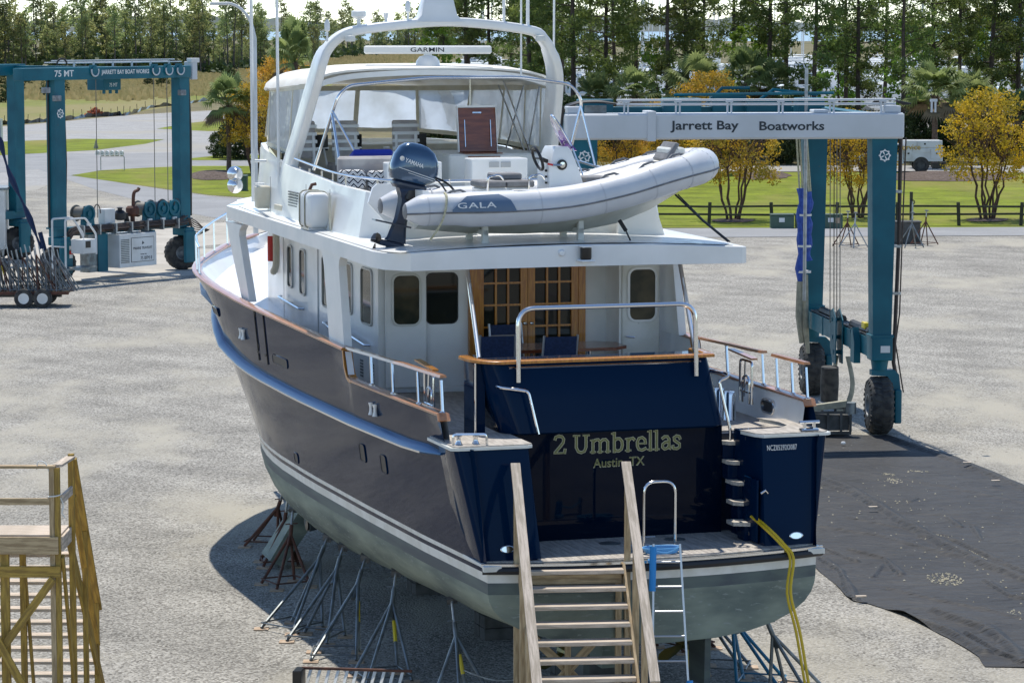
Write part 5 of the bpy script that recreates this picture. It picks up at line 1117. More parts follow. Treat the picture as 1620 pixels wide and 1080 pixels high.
for z, x0, x1, w_ in ((-0.12, -0.16, 0.16, 0.11), (-0.35, -0.12, 0.13, 0.085), (-0.6, -0.12, 0.09, 0.05), (-0.72, -0.14, 0.10, 0.04), (-0.88, -0.17, 0.13, 0.035), (-0.93, -0.2, 0.14, 0.03)):
    rr.append([OM @ Vector((x, y, z)) for x, y in ((x1, 0), (x1-0.05, w_), (x0+0.04, w_), (x0, 0), (x0+0.04, -w_), (x1-0.05, -w_))])
b.loft(rr); b.box(-0.42, 0.14, -0.11, 0.11, -0.69, -0.665, mx=OM); b.tube([OM @ Vector((0.16, 0, -0.98)), OM @ Vector((0.05, 0, -0.98)), OM @ Vector((-0.26, 0, -0.98))], [0.02, 0.065, 0.05], 10)
b.loft([[OM @ Vector((x, y, z)) for x, y in ((a0, 0.012), (a1, 0.012), (a1, -0.012), (a0, -0.012))] for z, a0, a1 in ((-0.9, -0.16, 0.12), (-1.02, -0.15, 0.1), (-1.22, -0.16, -0.04))]); b.build('lower_unit', 'outboard_leg', ob)
b = MB()
for k in range(3):
    a = 2*math.pi*k/3+0.5; ca, sa = math.cos(a), math.sin(a); rr = []
    for r_, wd in ((0.04, 0.06), (0.1, 0.12), (0.16, 0.13), (0.2, 0.04)):
        c = Vector((-0.32, r_*ca, -0.98+r_*sa)); tv = Vector((0.6, -sa*0.8, ca*0.8)); rr.append([OM @ (c-tv*wd/2), OM @ (c+Vector((0.008, 0, 0))), OM @ (c+tv*wd/2), OM @ (c-Vector((0.008, 0, 0)))])
    b.loft(rr)
b.tube([OM @ Vector((-0.26, 0, -0.98)), OM @ Vector((-0.4, 0, -0.98))], [0.045, 0.02], 8); b.build('propeller', 'black', ob)
b = MB(); b.bbox(-0.05, 0.2, -0.14, 0.14, -0.3, -0.12, 0.04, mx=OM); b.tube(smooth_pts([(-2.3, -0.1, 1.12), (-2.1, -0.15, 1.2), (-1.85, -0.2, 1.1), (-1.7, -0.2, 0.95)], 4), 0.02, 6); b.tube(smooth_pts([(-2.3, 0.0, 1.05), (-2.0, -0.05, 1.15), (-1.8, 0, 0.95)], 4), 0.015, 6); b.build('clamp_bracket', 'black', ob)
xd = OM.to_3x3() @ Vector((1, 0, -0.13)); zd = OM.to_3x3() @ Vector((0, 0.1, 1))
text('maker_lettering', 'YAMAHA', ob, OM @ Vector((-0.20, -0.212, 0.25)), xd, zd, 0.33, 0.07, 'white_letter', 0.003, bold=0.012)
b = MB(); b.lathe([(0.036, 0), (0.036, 0.004), (0.029, 0.004), (0.029, 0)], 16, mx=OM @ Matrix.Translation((-0.25, -0.208, 0.29)) @ Matrix.Rotation(R(90), 4, 'X')); b.box(-0.28, 0.3, -0.207, -0.204, 0.12, 0.128, mx=OM @ Matrix.Rotation(R(6), 4, 'Y')); b.box(-0.12, 0.28, -0.207, -0.204, 0.09, 0.096, mx=OM @ Matrix.Rotation(R(6), 4, 'Y'))
b.build('cowling_stripe', 'white_letter', ob, smooth=0)
# chocks under the dinghy belong to the yacht deck
for x in (-1.25, 0.42):
    b = MB()
    for y in (4.85, 5.75): b.loft([[Vector((x-a, y-0.05, z)), Vector((x+a, y-0.05, z)), Vector((x+a, y+0.05, z)), Vector((x-a, y+0.05, z))] for z, a in ((7.19, 0.09), (7.24, 0.05), (7.62, 0.04))])
    b.box(x-0.04, x+0.04, 4.8, 5.8, 7.34, 7.42); b.build('dinghy_chock', 'gelcoat_worn', yacht)
tag(MB().tube(smooth_pts([(-2.38, -1.05, 0.22), (-2.2, -1.09, 0.5), (-2.12, -1.085, 0.75), (-2.08, -0.98, 0.93), (-2.06, -0.8, 0.97)], 4), 0.02, 6).build('tie_down_strap', 'rope_cream', loc=bw(0, 5.25, 7.1), rot=(0, 0, TH)), 'cream webbing strap tying the stern end of the dinghy tube down to the deck', 'strap')
b = MB(); b.tube([(2.15, -0.3, 0.85), (2.55, -0.55, 0.42), (2.95, -0.75, 0.06)], 0.018, 6); b.tube([(2.2, -0.3, 0.85), (2.58, -0.52, 0.42), (2.98, -0.75, 0.06)], 0.012, 6)
tag(b.build('tie_down_strap', 'hose_black', loc=bw(0, 5.25, 7.1), rot=(0, 0, TH)), 'dark strap running from under the dinghy bow down to the deck edge', 'strap')
b = MB(); b.tube([(1.1, -0.45, 0.44), (1.18, -0.55, 0.27)], 0.035, 8); b.tube([(1.18, -0.55, 0.27), (1.24, -0.62, 0.1)], 0.014, 6)
tag(b.build('tie_down_strap', 'hose_black', loc=bw(0, 5.25, 7.1), rot=(0, 0, TH)), 'short black ratchet and chain under the middle of the dinghy', 'strap')
# life raft canister
rf = onboat('life_raft', 'white life raft canister lashed upright beside the flybridge on the port side', 'life raft', -2.98, 9.7, 7.16)
b = MB(); rr = []
for y, s_ in ((-0.42, 0.8), (-0.38, 0.94), (-0.3, 1.0), (-0.03, 1.0), (-0.025, 1.04), (0.025, 1.04), (0.03, 1.0), (0.3, 1.0), (0.38, 0.94), (0.42, 0.8)): rr.append([Vector((u*s_, y, 0.36+v*s_)) for u, v in rr_poly(-0.2, 0.2, -0.32, 0.32, 0.1, 4)])
b.loft(rr).build('canister', 'gelcoat', rf, smooth=50)
b = MB()
for y in (-0.2, 0.2): b.tube([Vector((u*1.06, y, 0.36+v*1.03)) for u, v in rr_poly(-0.2, 0.2, -0.32, 0.32, 0.1, 4)], 0.012, 5, closed=True)
b.build('lashing', 'sling_khaki', rf); MB().box(-0.16, 0.16, -0.3, 0.3, 0.0, 0.05).build('cradle', 'alum', rf)
b = MB(); b.tube([(0.0, 0.3, 0.68), (0.05, 0.32, 0.78), (0.12, 0.28, 0.8)], 0.03, 6); b.build('hydrostatic_release', 'rust', rf)
tag(wavy((-2.84, 8.95, 7.18), (-2.84, 9.15, 7.18), (-2.84, 9.15, 7.85), (-2.84, 8.95, 7.8), 6, 0.03, 0).build('canvas_flap', 'cream_vinyl', loc=(BX, BY, 0), rot=(0, 0, TH)), 'cream canvas flap hanging behind the life raft canister', 'canvas cover')
# cushions
for x, y, z, w_, lb in ((-2.3, 9.55, 7.95, 0.5, 'chevron patterned cushion at the port end of the flybridge settee'), (-1.72, 9.5, 7.93, 0.62, 'large chevron patterned cushion in the middle of the flybridge settee')):
    b = MB(); rr = []
    for s_, d in ((0.8, -0.09), (0.96, -0.05), (1.0, 0), (0.96, 0.05), (0.8, 0.09)): rr.append([Vector((u*s_, d, v*s_)) for u, v in rr_poly(-w_/2, w_/2, -0.16, 0.2, 0.08, 3)])
    tag(b.loft(rr).build('cushion', 'chevron', loc=bw(x, y, z+0.08), rot=(R(-12), 0, TH)), lb, 'cushion', 'chevron cushions on the flybridge')
tag(MB().bbox(-0.38, 0.38, -0.2, 0.2, 0, 0.13, 0.06).build('cushion', 'blue_cushion', loc=bw(-1.75, 10.3, 8.38), rot=(R(-20), 0, TH)), 'bright blue cushion on the flybridge seat behind the chevron cushions', 'cushion')
tag(MB().bbox(-0.3, 0.3, -0.06, 0.06, 0, 0.32, 0.05).build('cushion', 'chevron', loc=bw(1.75, 8.6, 7.9), rot=(R(-10), 0, TH)), 'chevron patterned cushion on the starboard flybridge seat beside the dinghy console', 'cushion', 'chevron cushions on the flybridge')
# deck table and chairs
tb = onboat('deck_table', 'dark varnished wooden table on the covered aft deck', 'table', 0.55, 7.1, 4.32); tb.scale = (1, 1, 1.15)
MB().prism([(-1.15, -0.3), (-0.85, -0.55), (1.1, -0.55), (1.4, -0.3), (1.4, 0.3), (1.1, 0.55), (-0.85, 0.55), (-1.15, 0.3)], 0.72, 0.77).build('tabletop', 'dark_wood', tb)
for x in (-0.6, 0.8): MB().tube([(x, 0, 0), (x, 0, 0.72)], 0.05, 10).build('leg', 'stainless', tb)
def deck_chair(x, y, rz, label):
    t = onboat('deck_chair', label, 'chair', x, y, 4.32, rz, 'navy sling chairs round the deck table'); t.scale = (1.12, 1.1, 1.2)
    for sx in (-0.27, 0.27):
        MB().tube(fillet([(sx, -0.3, 0), (sx, -0.05, 0.42), (sx, 0.22, 0.45), (sx, 0.36, 1.0)], 0.05), 0.02, 6).build('frame', 'alum', t)
        MB().tube([(sx, 0.34, 0), (sx, 0.0, 0.44), (sx, -0.2, 0.64)], 0.018, 6).build('leg', 'alum', t)
        MB().bbox(sx-0.03, sx+0.03, -0.25, 0.28, 0.64, 0.665, 0.015).build('arm_rest', 'alum', t)
    MB().box(-0.26, 0.26, -0.25, 0.22, 0.43, 0.445).build('seat', 'sling_navy', t)
    b = MB(); b.loft([[Vector((-0.26, 0.235+0.0, 0.5)), Vector((0.26, 0.235, 0.5)), Vector((0.26, 0.255, 0.5)), Vector((-0.26, 0.255, 0.5))], [Vector((-0.26, 0.345, 0.98)), Vector((0.26, 0.345, 0.98)), Vector((0.26, 0.365, 0.98)), Vector((-0.26, 0.365, 0.98))]]); b.build('backrest', 'sling_navy', t)
    MB().tube([(-0.27, 0.30, 0.82), (0.27, 0.30, 0.82)], 0.016, 6).build('crossbar', 'alum', t)
deck_chair(-0.55, 6.6, R(172), 'navy sling chair at the port end of the deck table before the french doors')
deck_chair(0.15, 7.75, R(3), 'navy sling chair behind the deck table, its back to the french doors')
deck_chair(0.42, 6.25, R(180), 'navy sling chair on the near side of the deck table, back to the transom')
# mooring line on the starboard inner wall
tag(MB().tube(smooth_pts([(2.95, 6.7, 5.05), (2.93, 6.75, 4.9), (2.93, 6.9, 4.6)], 3), 0.015, 5).build('rope_tail', 'hose_black', loc=(BX, BY, 0), rot=(0, 0, TH)), 'dark rope tail hanging on the inside of the starboard bulwark', 'rope')
tag(MB().tube([(-2.3, 16.1, 6.1), (-2.3, 16.1, 6.6)], 0.065, 10).build('fire_extinguisher', 'red', loc=(BX, BY, 0), rot=(0, 0, TH)), 'red fire extinguisher on the port side of the wheelhouse', 'extinguisher')

# ================================================================ access stairs, ladder, cords
def board(name, a, b_, wd, th, m, parent, up=(0, 0, 1)):
    """one sawn board; mesh local x runs along the board so its grain does too"""
    a = Vector(a); b_ = Vector(b_); d = b_-a; L_ = d.length; x = d.normalized(); U = Vector(up)
    if abs(x.dot(U)) > 0.98: U = Vector((0, 1, 0))
    y = U.cross(x).normalized(); z = x.cross(y); mx = Matrix((x, y, z)).transposed().to_4x4(); mx.translation = a
    o = MB().bbox(0, L_, -wd/2, wd/2, -th/2, th/2, 0.006, n=1).build(name, m, parent, mx=mx, smooth=30); return o
st = thing('wooden_stairs', 'pale wooden access stairs with tall handrail boards leading up to the swim platform', 'stairs', (0.90, 45.35, 0), R(5.5))
run, rise = 0.235, 0.225; n = 12
for k in range(n):
    z = 2.62-rise*k; y = -0.14-run*k
    if z < 0.1: break
    board('tread', (-0.77, y, z-0.012), (0.77, y, z-0.012), 0.28, 0.06, 'lumber_pale', st)
zt, zb = 2.6, 0.0; yb = -0.14-run*(2.6/rise)
for x in (-0.79, 0.79):
    board('stringer', (x, 0.0, 2.62), (x, yb, 0.1), 0.04, 0.24, 'lumber', st)
for x in (-0.83, 0.86):
    board('handrail', (x, 0.25, 2.62+1.58), (x, yb-0.1, 1.5), 0.145, 0.04, 'lumber_pale', st)
    for t in (0.0, 0.33, 0.66, 1.0):
        y = 0.05+(yb-0.05)*t; zr = 2.62+1.58+(1.5-4.2)*(0.25-y)/(0.25-yb+0.1)
        board('post', (x, y, 0.0 if t < 1 else 0), (x, y, zr-0.03), 0.09, 0.09, 'lumber', st, up=(0, 1, 0))
for x in (-0.75, -0.05, 0.72):
    board('leg', (x, 0.02, 0), (x, 0.02, 2.55), 0.09, 0.09, 'lumber', st, up=(0, 1, 0))
board('brace', (-0.72, 0.07, 0.3), (0.7, 0.07, 1.85), 0.04, 0.13, 'lumber', st, up=(0, 0, 1)); board('brace', (-0.72, 0.11, 1.7), (0.7, 0.11, 0.3), 0.04, 0.13, 'lumber', st)
board('crosspiece', (-0.75, 0.08, 2.0), (0.72, 0.08, 2.0), 0.04, 0.16, 'lumber', st); board('crosspiece', (-0.75, -0.12, 2.48), (0.75, -0.12, 2.48), 0.04, 0.14, 'lumber', st)
# ladder
ld = thing('aluminium_ladder', 'aluminium ladder with blue foam sleeves leaning on the stern', 'ladder', (2.34, 45.35, 0), R(2))
def lp(x, t): return Vector((x+(-0.04 if x < 0 else 0.0)*0, -0.55*t, 3.0*(1-t)))
for s_ in (-1, 1):
    a = Vector((s_*0.20, 0.0, 3.0)); c = Vector((s_*0.30+0.05, -0.55, 0)); MB().bar(a, c, 0.03, 0.07, up=(0, -1, 0.2)).build('rail', 'alum', ld)
for k in range(8):
    t = 0.09+0.122*k; MB().tube([(-0.2-0.1*t+0.05*t, -0.55*t, 3*(1-t)), (0.2+0.15*t, -0.55*t, 3*(1-t))], 0.017, 8).build('rung', 'alum', ld)
MB().tube([(-0.205, -0.02, 2.96), (-0.225, -0.13, 2.3)], 0.052, 12).build('foam_sleeve', 'foam_blue', ld)
MB().tube([(0.325, -0.38, 0.98), (0.345, -0.5, 0.4)], 0.052, 12).build('foam_sleeve', 'foam_blue', ld)
b = MB()
for k in range(4): b.tube([(-0.22+0.06*math.cos(a), 0.06*math.sin(a), 2.72+0.012*k) for a in [2*math.pi*q/10 for q in range(10)]], 0.01, 5, closed=True)
b.tube(smooth_pts([(-0.2, 0, 2.9), (0.0, 0.02, 2.86), (0.2, 0, 2.95)], 4), 0.012, 5); b.build('lashing', 'pale_blue_print', ld)
# shore power cords
cp_ = smooth_pts([tuple(bw(1.78, 0.5, 3.15)), tuple(bw(1.85, 0.1, 3.02)), tuple(bw(2.0, -0.14, 2.82)), tuple(bw(2.12, -0.28, 2.6)), (4.24, 46.1, 2.1), (4.38, 46.05, 1.5), (4.5, 45.95, 0.8), (4.62, 45.9, 0.2), (4.7, 45.6, 0.06)], 5)
b = MB(); b.tube(cp_, 0.022, 7); tag(b.build('shore_power_cord', 'cord_yellow'), 'left one of two thick yellow power cords hanging from the starboard stern', 'power cord', 'yellow cords over the stern')
b = MB(); b.tube([q+Vector((0.055, 0.0, 0.0))+Vector((0.004*math.sin(i*0.3), 0, 0)) for i, q in enumerate(cp_)], 0.024, 7); tag(b.build('shore_power_cord', 'cord_yellow'), 'right one of two thick yellow power cords hanging from the starboard stern', 'power cord', 'yellow cords over the stern')
# wooden work platform at the left edge
wp = thing('work_platform', 'wooden work platform with railing and stairs behind at the lower left', 'work platform', (-6.74, 44.4, 0), 0)
DZ = 3.28
for k in range(6): board('deck_board', (-1.6, 0.07+0.145*k, DZ), (0.05, 0.07+0.145*k, DZ), 0.14, 0.04, 'lumber_pale', wp)
board('fascia', (-1.6, -0.075, DZ-0.13), (0.03, -0.075, DZ-0.13), 0.04, 0.26, 'lumber', wp); board('fascia', (0.07, 0, DZ-0.12), (0.07, 0.95, DZ-0.12), 0.04, 0.22, 'lumber_pale', wp)
board('rail', (-1.6, -0.02, DZ+1.04), (0.0, -0.02, DZ+1.04), 0.14, 0.04, 'lumber', wp); board('rail', (-1.6, -0.02, DZ+0.52), (-0.09, -0.02, DZ+0.52), 0.04, 0.1, 'lumber', wp)
board('rail', (0.02, 0.0, DZ+1.05), (0.09, 0.9, DZ+1.05), 0.14, 0.04, 'lumber_pale', wp); board('rail', (0.08, 0.03, DZ+0.55), (0.1, 0.9, DZ+0.55), 0.04, 0.13, 'lumber_pale', wp)
for x in (-0.03, 0.05): board('post', (x-0.033, 0, 0), (x-0.033, 0, DZ+1.02), 0.076, 0.1, 'lumber_treated' if x > 0 else 'lumber', wp, up=(0, 1, 0))
board('post', (0.09, 0.92, 0), (0.09, 0.92, DZ+1.1), 0.09, 0.09, 'lumber_treated', wp, up=(0, 1, 0)); board('post', (-0.78, 0, 0), (-0.78, 0, DZ-0.26), 0.13, 0.09, 'lumber_treated', wp, up=(0, 1, 0))
board('post', (-0.66, 0.9, 0), (-0.66, 0.9, DZ-0.1), 0.09, 0.09, 'lumber_treated', wp, up=(0, 1, 0))
board('crosspiece', (-1.6, -0.08, DZ-0.52), (0.05, -0.08, DZ-0.52), 0.04, 0.17, 'lumber_treated', wp)
board('brace', (-0.05, -0.125, DZ-0.62), (-1.6, -0.125, 0.55), 0.04, 0.12, 'lumber_treated', wp); board('brace', (-1.3, -0.17, DZ-0.75), (0.0, -0.17, 0.1), 0.04, 0.12, 'lumber_treated', wp)
board('brace', (0.08, 0.0, DZ-0.3), (0.1, 0.95, 0.6), 0.04, 0.12, 'lumber_treated', wp); board('brace', (-0.66, 0.95, DZ-0.3), (-0.5, 0.95, 0.3), 0.04, 0.1, 'lumber_treated', wp)
for k in range(12):
    z = DZ-0.25*(k+1); y = 1.0+0.2*k
    board('tread', (-1.5, y+0.1, z), (-0.02+0.022*k, y+0.1, z), 0.25, 0.05, 'lumber_pale', wp)
for x in (-1.52, 0.02): board('stringer', (x, 1.0, DZ-0.16), (x+(0.2 if x > 0 else 0), 3.4, 0.05), 0.04, 0.22, 'lumber_treated', wp)
board('handrail', (0.1, 0.95, DZ+1.02), (0.17, 3.0, 1.6), 0.06, 0.14, 'lumber_treated', wp, up=(1, 0, 0.1)); board('handrail', (0.1, 0.98, DZ+0.45), (0.17, 2.9, 1.05), 0.04, 0.1, 'lumber_treated', wp, up=(1, 0, 0.1))
for y in (1.9, 2.9): board('post', (0.08+0.03*y, y, 0), (0.08+0.03*y, y, DZ+1.0-1.31*(y-0.95)), 0.08, 0.08, 'lumber_treated', wp, up=(0, 1, 0))
b = MB(); b.tube([(0.09*math.cos(a)-0.03, 0.09*math.sin(a), DZ+0.56+0.01*a) for a in [2*math.pi*q/12 for q in range(14)]], 0.01, 5); b.tube(smooth_pts([(0.06, 0.02, DZ+0.57), (0.1, 0, DZ+0.45), (0.08, -0.02, DZ+0.35), (0.12, 0, DZ+0.28)], 4), 0.01, 5)
b.tube(smooth_pts([(-0.28, -0.05, DZ+1.0), (-0.25, -0.05, DZ+1.12), (-0.15, -0.05, DZ+1.1), (-0.1, -0.05, DZ+0.98)], 4), 0.01, 5); b.build('twine', 'canvas_white', wp)
# rack at the very bottom of the frame
bk = thing('pipe_rack', 'low wooden-topped rack of white slats at the bottom edge left of the stairs', 'rack', gp(560, 1092, 0.15), R(-8))
board('top_rail', (-0.85, 0, 0.35), (0.95, 0, 0.35), 0.05, 0.04, 'rust', bk)
for k in range(11): MB().bar((-0.7+0.15*k, 0.0, 0.34), (-0.78+0.15*k, -0.3, -0.1), 0.05, 0.02).build('slat', 'canvas_white', bk)
MB().bbox(-0.95, -0.8, -0.3, 0.05, -0.15, 0.36, 0.02).build('side_plate', 'black', bk)
mat('galv_dark', (0.20, 0.205, 0.205), 0.5, metal=0.3, col2=(0.12, 0.12, 0.12), vs=6)
# ================================================================ jack stands under the hull
def jack_stand(base, top, s, m, label, rz=0.0, legs=4, yellow=False, splay=0.62, h=1.25, group='jack stands propping up the yacht', cat='jack stand', feet=True, parent=None):
    """base: ground centre; top: point the screw pad bears on"""
    base = Vector(base); t = thing('jack_stand', label, cat, base, 0, group) if parent is None else parent
    tp = Vector(top)-base; ax = tp.normalized(); apex = ax*(h/ax.z) if ax.z > 0.2 else Vector((0, 0, h))
    feet_ = []
    for k in range(legs):
        a = rz+2*math.pi*k/legs; f = Vector((splay*math.cos(a), splay*math.sin(a), 0.04)); feet_.append(f)
        l = MB().tube([f, apex*0.92], 0.03, 7).build('leg', m, t)
        if yellow and k == legs-1: MB().tube([f+(apex*0.92-f)*0.42, f+(apex*0.92-f)*0.72], 0.034, 7).build('painted_band', 'yellow_paint', l)
        if feet: MB().box(f.x-0.13, f.x+0.13, f.y-0.13, f.y+0.13, 0.005, 0.03, mx=Matrix.Translation((0, 0, 0)) @ Matrix.Rotation(0.0, 4, 'Z')).build('foot_pad', 'plywood', t)
    b = MB()
    for k in range(legs): b.tube([feet_[k]+Vector((0, 0, 0.09)), feet_[(k+1) % legs]+Vector((0, 0, 0.09))], 0.015, 6)
    b.build('base_brace', m, t)
    MB().tube([apex*0.72, apex*1.08], 0.04, 9).build('screw_tube', m, t)
    MB().tube([apex*1.05, tp-ax*0.06], 0.026, 8).build('screw_rod', 'galv', t)
    b = MB(); b.tube([apex*1.1+Vector((-0.12, 0, 0)), apex*1.1+Vector((0.12, 0, 0.02))], 0.012, 6); b.build('screw_handle', m, t)
    b = MB(); q = Vector((0, 0, 1)).rotation_difference(ax).to_matrix().to_4x4(); q.translation = tp-ax*0.06; b.box(-0.085, 0.085, -0.085, 0.085, 0, 0.06, mx=q); b.build('pad', 'galv_dark', t)
    return t
def hull_w(y, t, side=-1):
    """a point of the hull bottom; t = 0 keel .. 1 waterline"""
    hw, zk = lerp(T_hw, y), min(lerp(T_zk, y), 2.37); bulge = lerp(T_bl, y)
    return bw(side*(0.12+(hw-0.13)*(1-(1-t)**bulge)**(1/1.25)), y, zk+(2.24-zk)*t**1.7)
js = [  # feet centre pixel, hull station, colour, yellow, legs, label
    ((420, 862), 16.9, 'rust', False, 'rusty brown jack stand farthest forward on the port side of the yacht'),
    ((442, 893), 15.6, 'rust', False, 'rusty jack stand just behind the stabiliser fin on the port side'),
    ((452, 927), 14.2, 'rust', False, 'rusty jack stand below the exhaust pipe on the port side'),
    ((462, 995), 10.8, 'steel_grey', False, 'grey jack stand in the middle of the port side, feet in the sunlit gravel'),
    ((500, 1012), 9.6, 'steel_grey', False, 'grey jack stand squeezed between the two beside the middle of the port side'),
    ((530, 1040), 8.2, 'steel_grey', True, 'grey jack stand with yellow banded leg, amidships on the port side'),
    ((605, 1075), 6.4, 'steel_grey', True, 'grey jack stand with yellow banded leg, below the white cleat on the port side'),
    ((735, 1125), 3.2, 'steel_grey', True, 'grey jack stand with yellow banded leg nearest the stern on the port side')]
for i, (fp, y, m, yl, lb) in enumerate(js):
    g_ = gp(*fp); tpt = hull_w(y, 0.6 if i > 2 else 0.62); jack_stand(g_, tpt, 1, m, lb, rz=0.6+0.35*i, yellow=yl, legs=4, splay=0.55 if i > 2 else 0.5, h=1.15 if i > 2 else 1.0)
for fp, y, m, yl, lb in (((1150, 1062), 5.0, 'steel_grey', False, 'grey jack stand under the starboard quarter, nearest the ladder'), ((1205, 1085), 3.4, 'blue_paint', False, 'blue jack stand under the starboard quarter'), ((1262, 1098), 1.6, 'steel_grey', False, 'grey jack stand with blue knob, outermost under the starboard quarter'), ((1085, 1025), 9.0, 'rust', False, 'rusty jack stand deep in the shade on the starboard side')):
    g_ = gp(*fp); tpt = hull_w(y, 0.6, 1); jack_stand(g_, tpt, 1, m, lb, rz=0.3+y, yellow=yl, legs=4, splay=0.5, h=1.1)
# keel blocks
for k, y in enumerate((3.2, 7.5, 12, 17.5)):
    z = 0.0
    t = thing('keel_block', ['stack of dark timber keel blocks under the stern end of the keel', 'stack of dark timber keel blocks under the keel aft of amidships', 'stack of dark timber keel blocks under the keel amidships', 'stack of dark timber keel blocks under the forward end of the keel'][k], 'keel block', bw(0, y, 0), TH, 'keel blocks under the yacht')
    hh = 0.44
    for i in range(2):
        for j in range(2): MB().bbox(-0.55, 0.55, -0.32+0.34*j, -0.02+0.34*j, i*hh/2+0.005, (i+1)*hh/2-0.005, 0.015).build('timber', 'stone_block', t)
# chain between stands
b = MB(); A, Bq = gp(735, 1060, 0.6), gp(845, 1068, 0.6)
for k in range(40):
    t = k/40; c = A.lerp(Bq, t)+Vector((0, 0, -0.12*math.sin(math.pi*t))); b.box(-0.018, 0.018, -0.008, 0.008, -0.008, 0.008, mx=Matrix.Translation(c))
tag(b.build('stand_chain', 'galv', smooth=0), 'thin steel chain strung between jack stands under the stern', 'chain')

# ================================================================ travel lifts
TYS = [(0.30, 0.36), (0.42, 0.36), (0.62, 0.345), (0.70, 0.32), (0.74, 0.26), (0.755, 0.16), (0.755, -0.16), (0.74, -0.26), (0.70, -0.32), (0.62, -0.345), (0.42, -0.36), (0.30, -0.36)]
def wheel(parent, c, rz, r=0.75, wd=0.62, name='wheel', lugs=26):
    """big earth-mover tyre with lugs; axis along local x turned by rz"""
    T = Matrix.Translation(c) @ Matrix.Rotation(rz, 4, 'Z') @ Matrix.Rotation(R(90), 4, 'Y'); s_ = r/0.755; sw = wd/0.72
    w_ = MB().lathe([(a*s_, z*sw) for a, z in TYS], 36, mx=T, caps=(False, False)).build(name, 'tyre', parent)
    b = MB()
    for k in range(lugs):
        for sd in (-1, 1):
            a = 2*math.pi*(k+(0.5 if sd > 0 else 0))/lugs
            def P(dr, da, z): return T @ Vector(((r+dr)*math.cos(a+da), (r+dr)*math.sin(a+da), z))
            q = [(0.055, 0.0), (-0.02, 0.0)]
            vs = []
            for z, off, dr in ((sd*0.02*sw, 0.10, 0.02), (sd*0.24*sw, 0.02, 0.012), (sd*0.37*sw, 0.0, -0.10)):
                vs += [P(dr, off-0.045, z), P(dr, off+0.045, z), P(dr-0.06, off+0.055, z), P(dr-0.06, off-0.055, z)]
            b.add(vs, [(0, 1, 5, 4), (1, 2, 6, 5), (3, 0, 4, 7), (4, 5, 9, 8), (5, 6, 10, 9), (7, 4, 8, 11), (0, 3, 2, 1), (8, 9, 10, 11)])
    b.build('tread', 'tyre', w_, smooth=0)
    rim = MB()
    for sd in (-1, 1): rim.lathe([(0.32*s_, sd*0.34*sw), (0.305*s_, sd*0.365*sw), (0.27*s_, sd*0.36*sw), (0.24*s_, sd*0.22*sw), (0.12*s_, sd*0.2*sw), (0.10*s_, sd*0.28*sw), (0, sd*0.29*sw)], 24, mx=T, caps=(False, True))
    rim.build('rim', 'hub_grey', w_)
    return w_
def logo(parent, o, xd, zd, r, name='emblem'):
    X = Vector(xd).normalized(); Z = Vector(zd).normalized(); Y = X.cross(Z); b = MB(); o = Vector(o)
    def P(a, rr_, d=0.0): return o+X*(rr_*math.cos(a))+Z*(rr_*math.sin(a))+Y*d
    n = 32
    for d0 in (0.0,):
        ring = [[P(2*math.pi*k/n, r*0.72, 0.0), P(2*math.pi*k/n, r*0.9, 0.0), P(2*math.pi*k/n, r*0.9, 0.012), P(2*math.pi*k/n, r*0.72, 0.012)] for k in range(n)]
        ring.append(ring[0]); b.loft(ring, caps=(False, False))
    for k in range(8):
        a = 2*math.pi*k/8; b.loft([[P(a-0.13, rr_, d), P(a+0.13, rr_, d)] for rr_, d in ((r*0.88, 0.011), (r*1.06, 0.011))], closed=False)
    for k in range(4):
        a = math.pi/2*k+0.35
        b.loft([[P(a, r*0.05, 0.012), P(a+0.5, r*0.05, 0.012)], [P(a-0.25, r*0.35, 0.012), P(a+0.35, r*0.4, 0.012)], [P(a-0.05, r*0.72, 0.012), P(a+0.25, r*0.72, 0.012)]], closed=False)
    return b.build(name, 'white_letter', parent, smooth=0)
def leg(parent, x, y, z0, z1, w0, w1, d0, d1, m='lift_teal'):
    """tapered box column"""
    o = MB().loft([[Vector((x+a*w_/2, y+c*d/2, z)) for a, c in ((-1, -1), (1, -1), (1, 1), (-1, 1))] for z, w_, d in ((z0, w0, d0), (z1, w1, d1))]).build('column', m, parent)
    MB().box(x-w0/2-0.06, x+w0/2+0.06, y-d0/2-0.06, y+d0/2+0.06, z0-0.03, z0+0.04).build('flange', m, o)
    return o
# ---- right lift
rl_ang = R(6.3)
RL = thing('travel_lift', 'boat travel lift with white lettered crossbeam and teal legs at the right', 'travel lift', (9.75, 80.0, 0), rl_ang)
Mside = Matrix(((0, 0, 1, 0), (1, 0, 0, 0), (0, 1, 0, 0), (0, 0, 0, 1)))
for x, y in ((0, 0), (0, 8.6), (-7.95, 0), (-7.95, 8.6)):
    c = leg(RL, x, y, 2.62, 7.84, 0.5, 0.68, 0.5, 0.6)
    if y == 0: logo(c, (x, y-0.30, 7.4), (1, 0, 0), (0, 0, 1), 0.155)
    MB().bbox(x-0.28, x+0.28, y-0.32, y+0.32, 1.98, 2.6, 0.04).build('leg_base', 'lift_teal', RL)
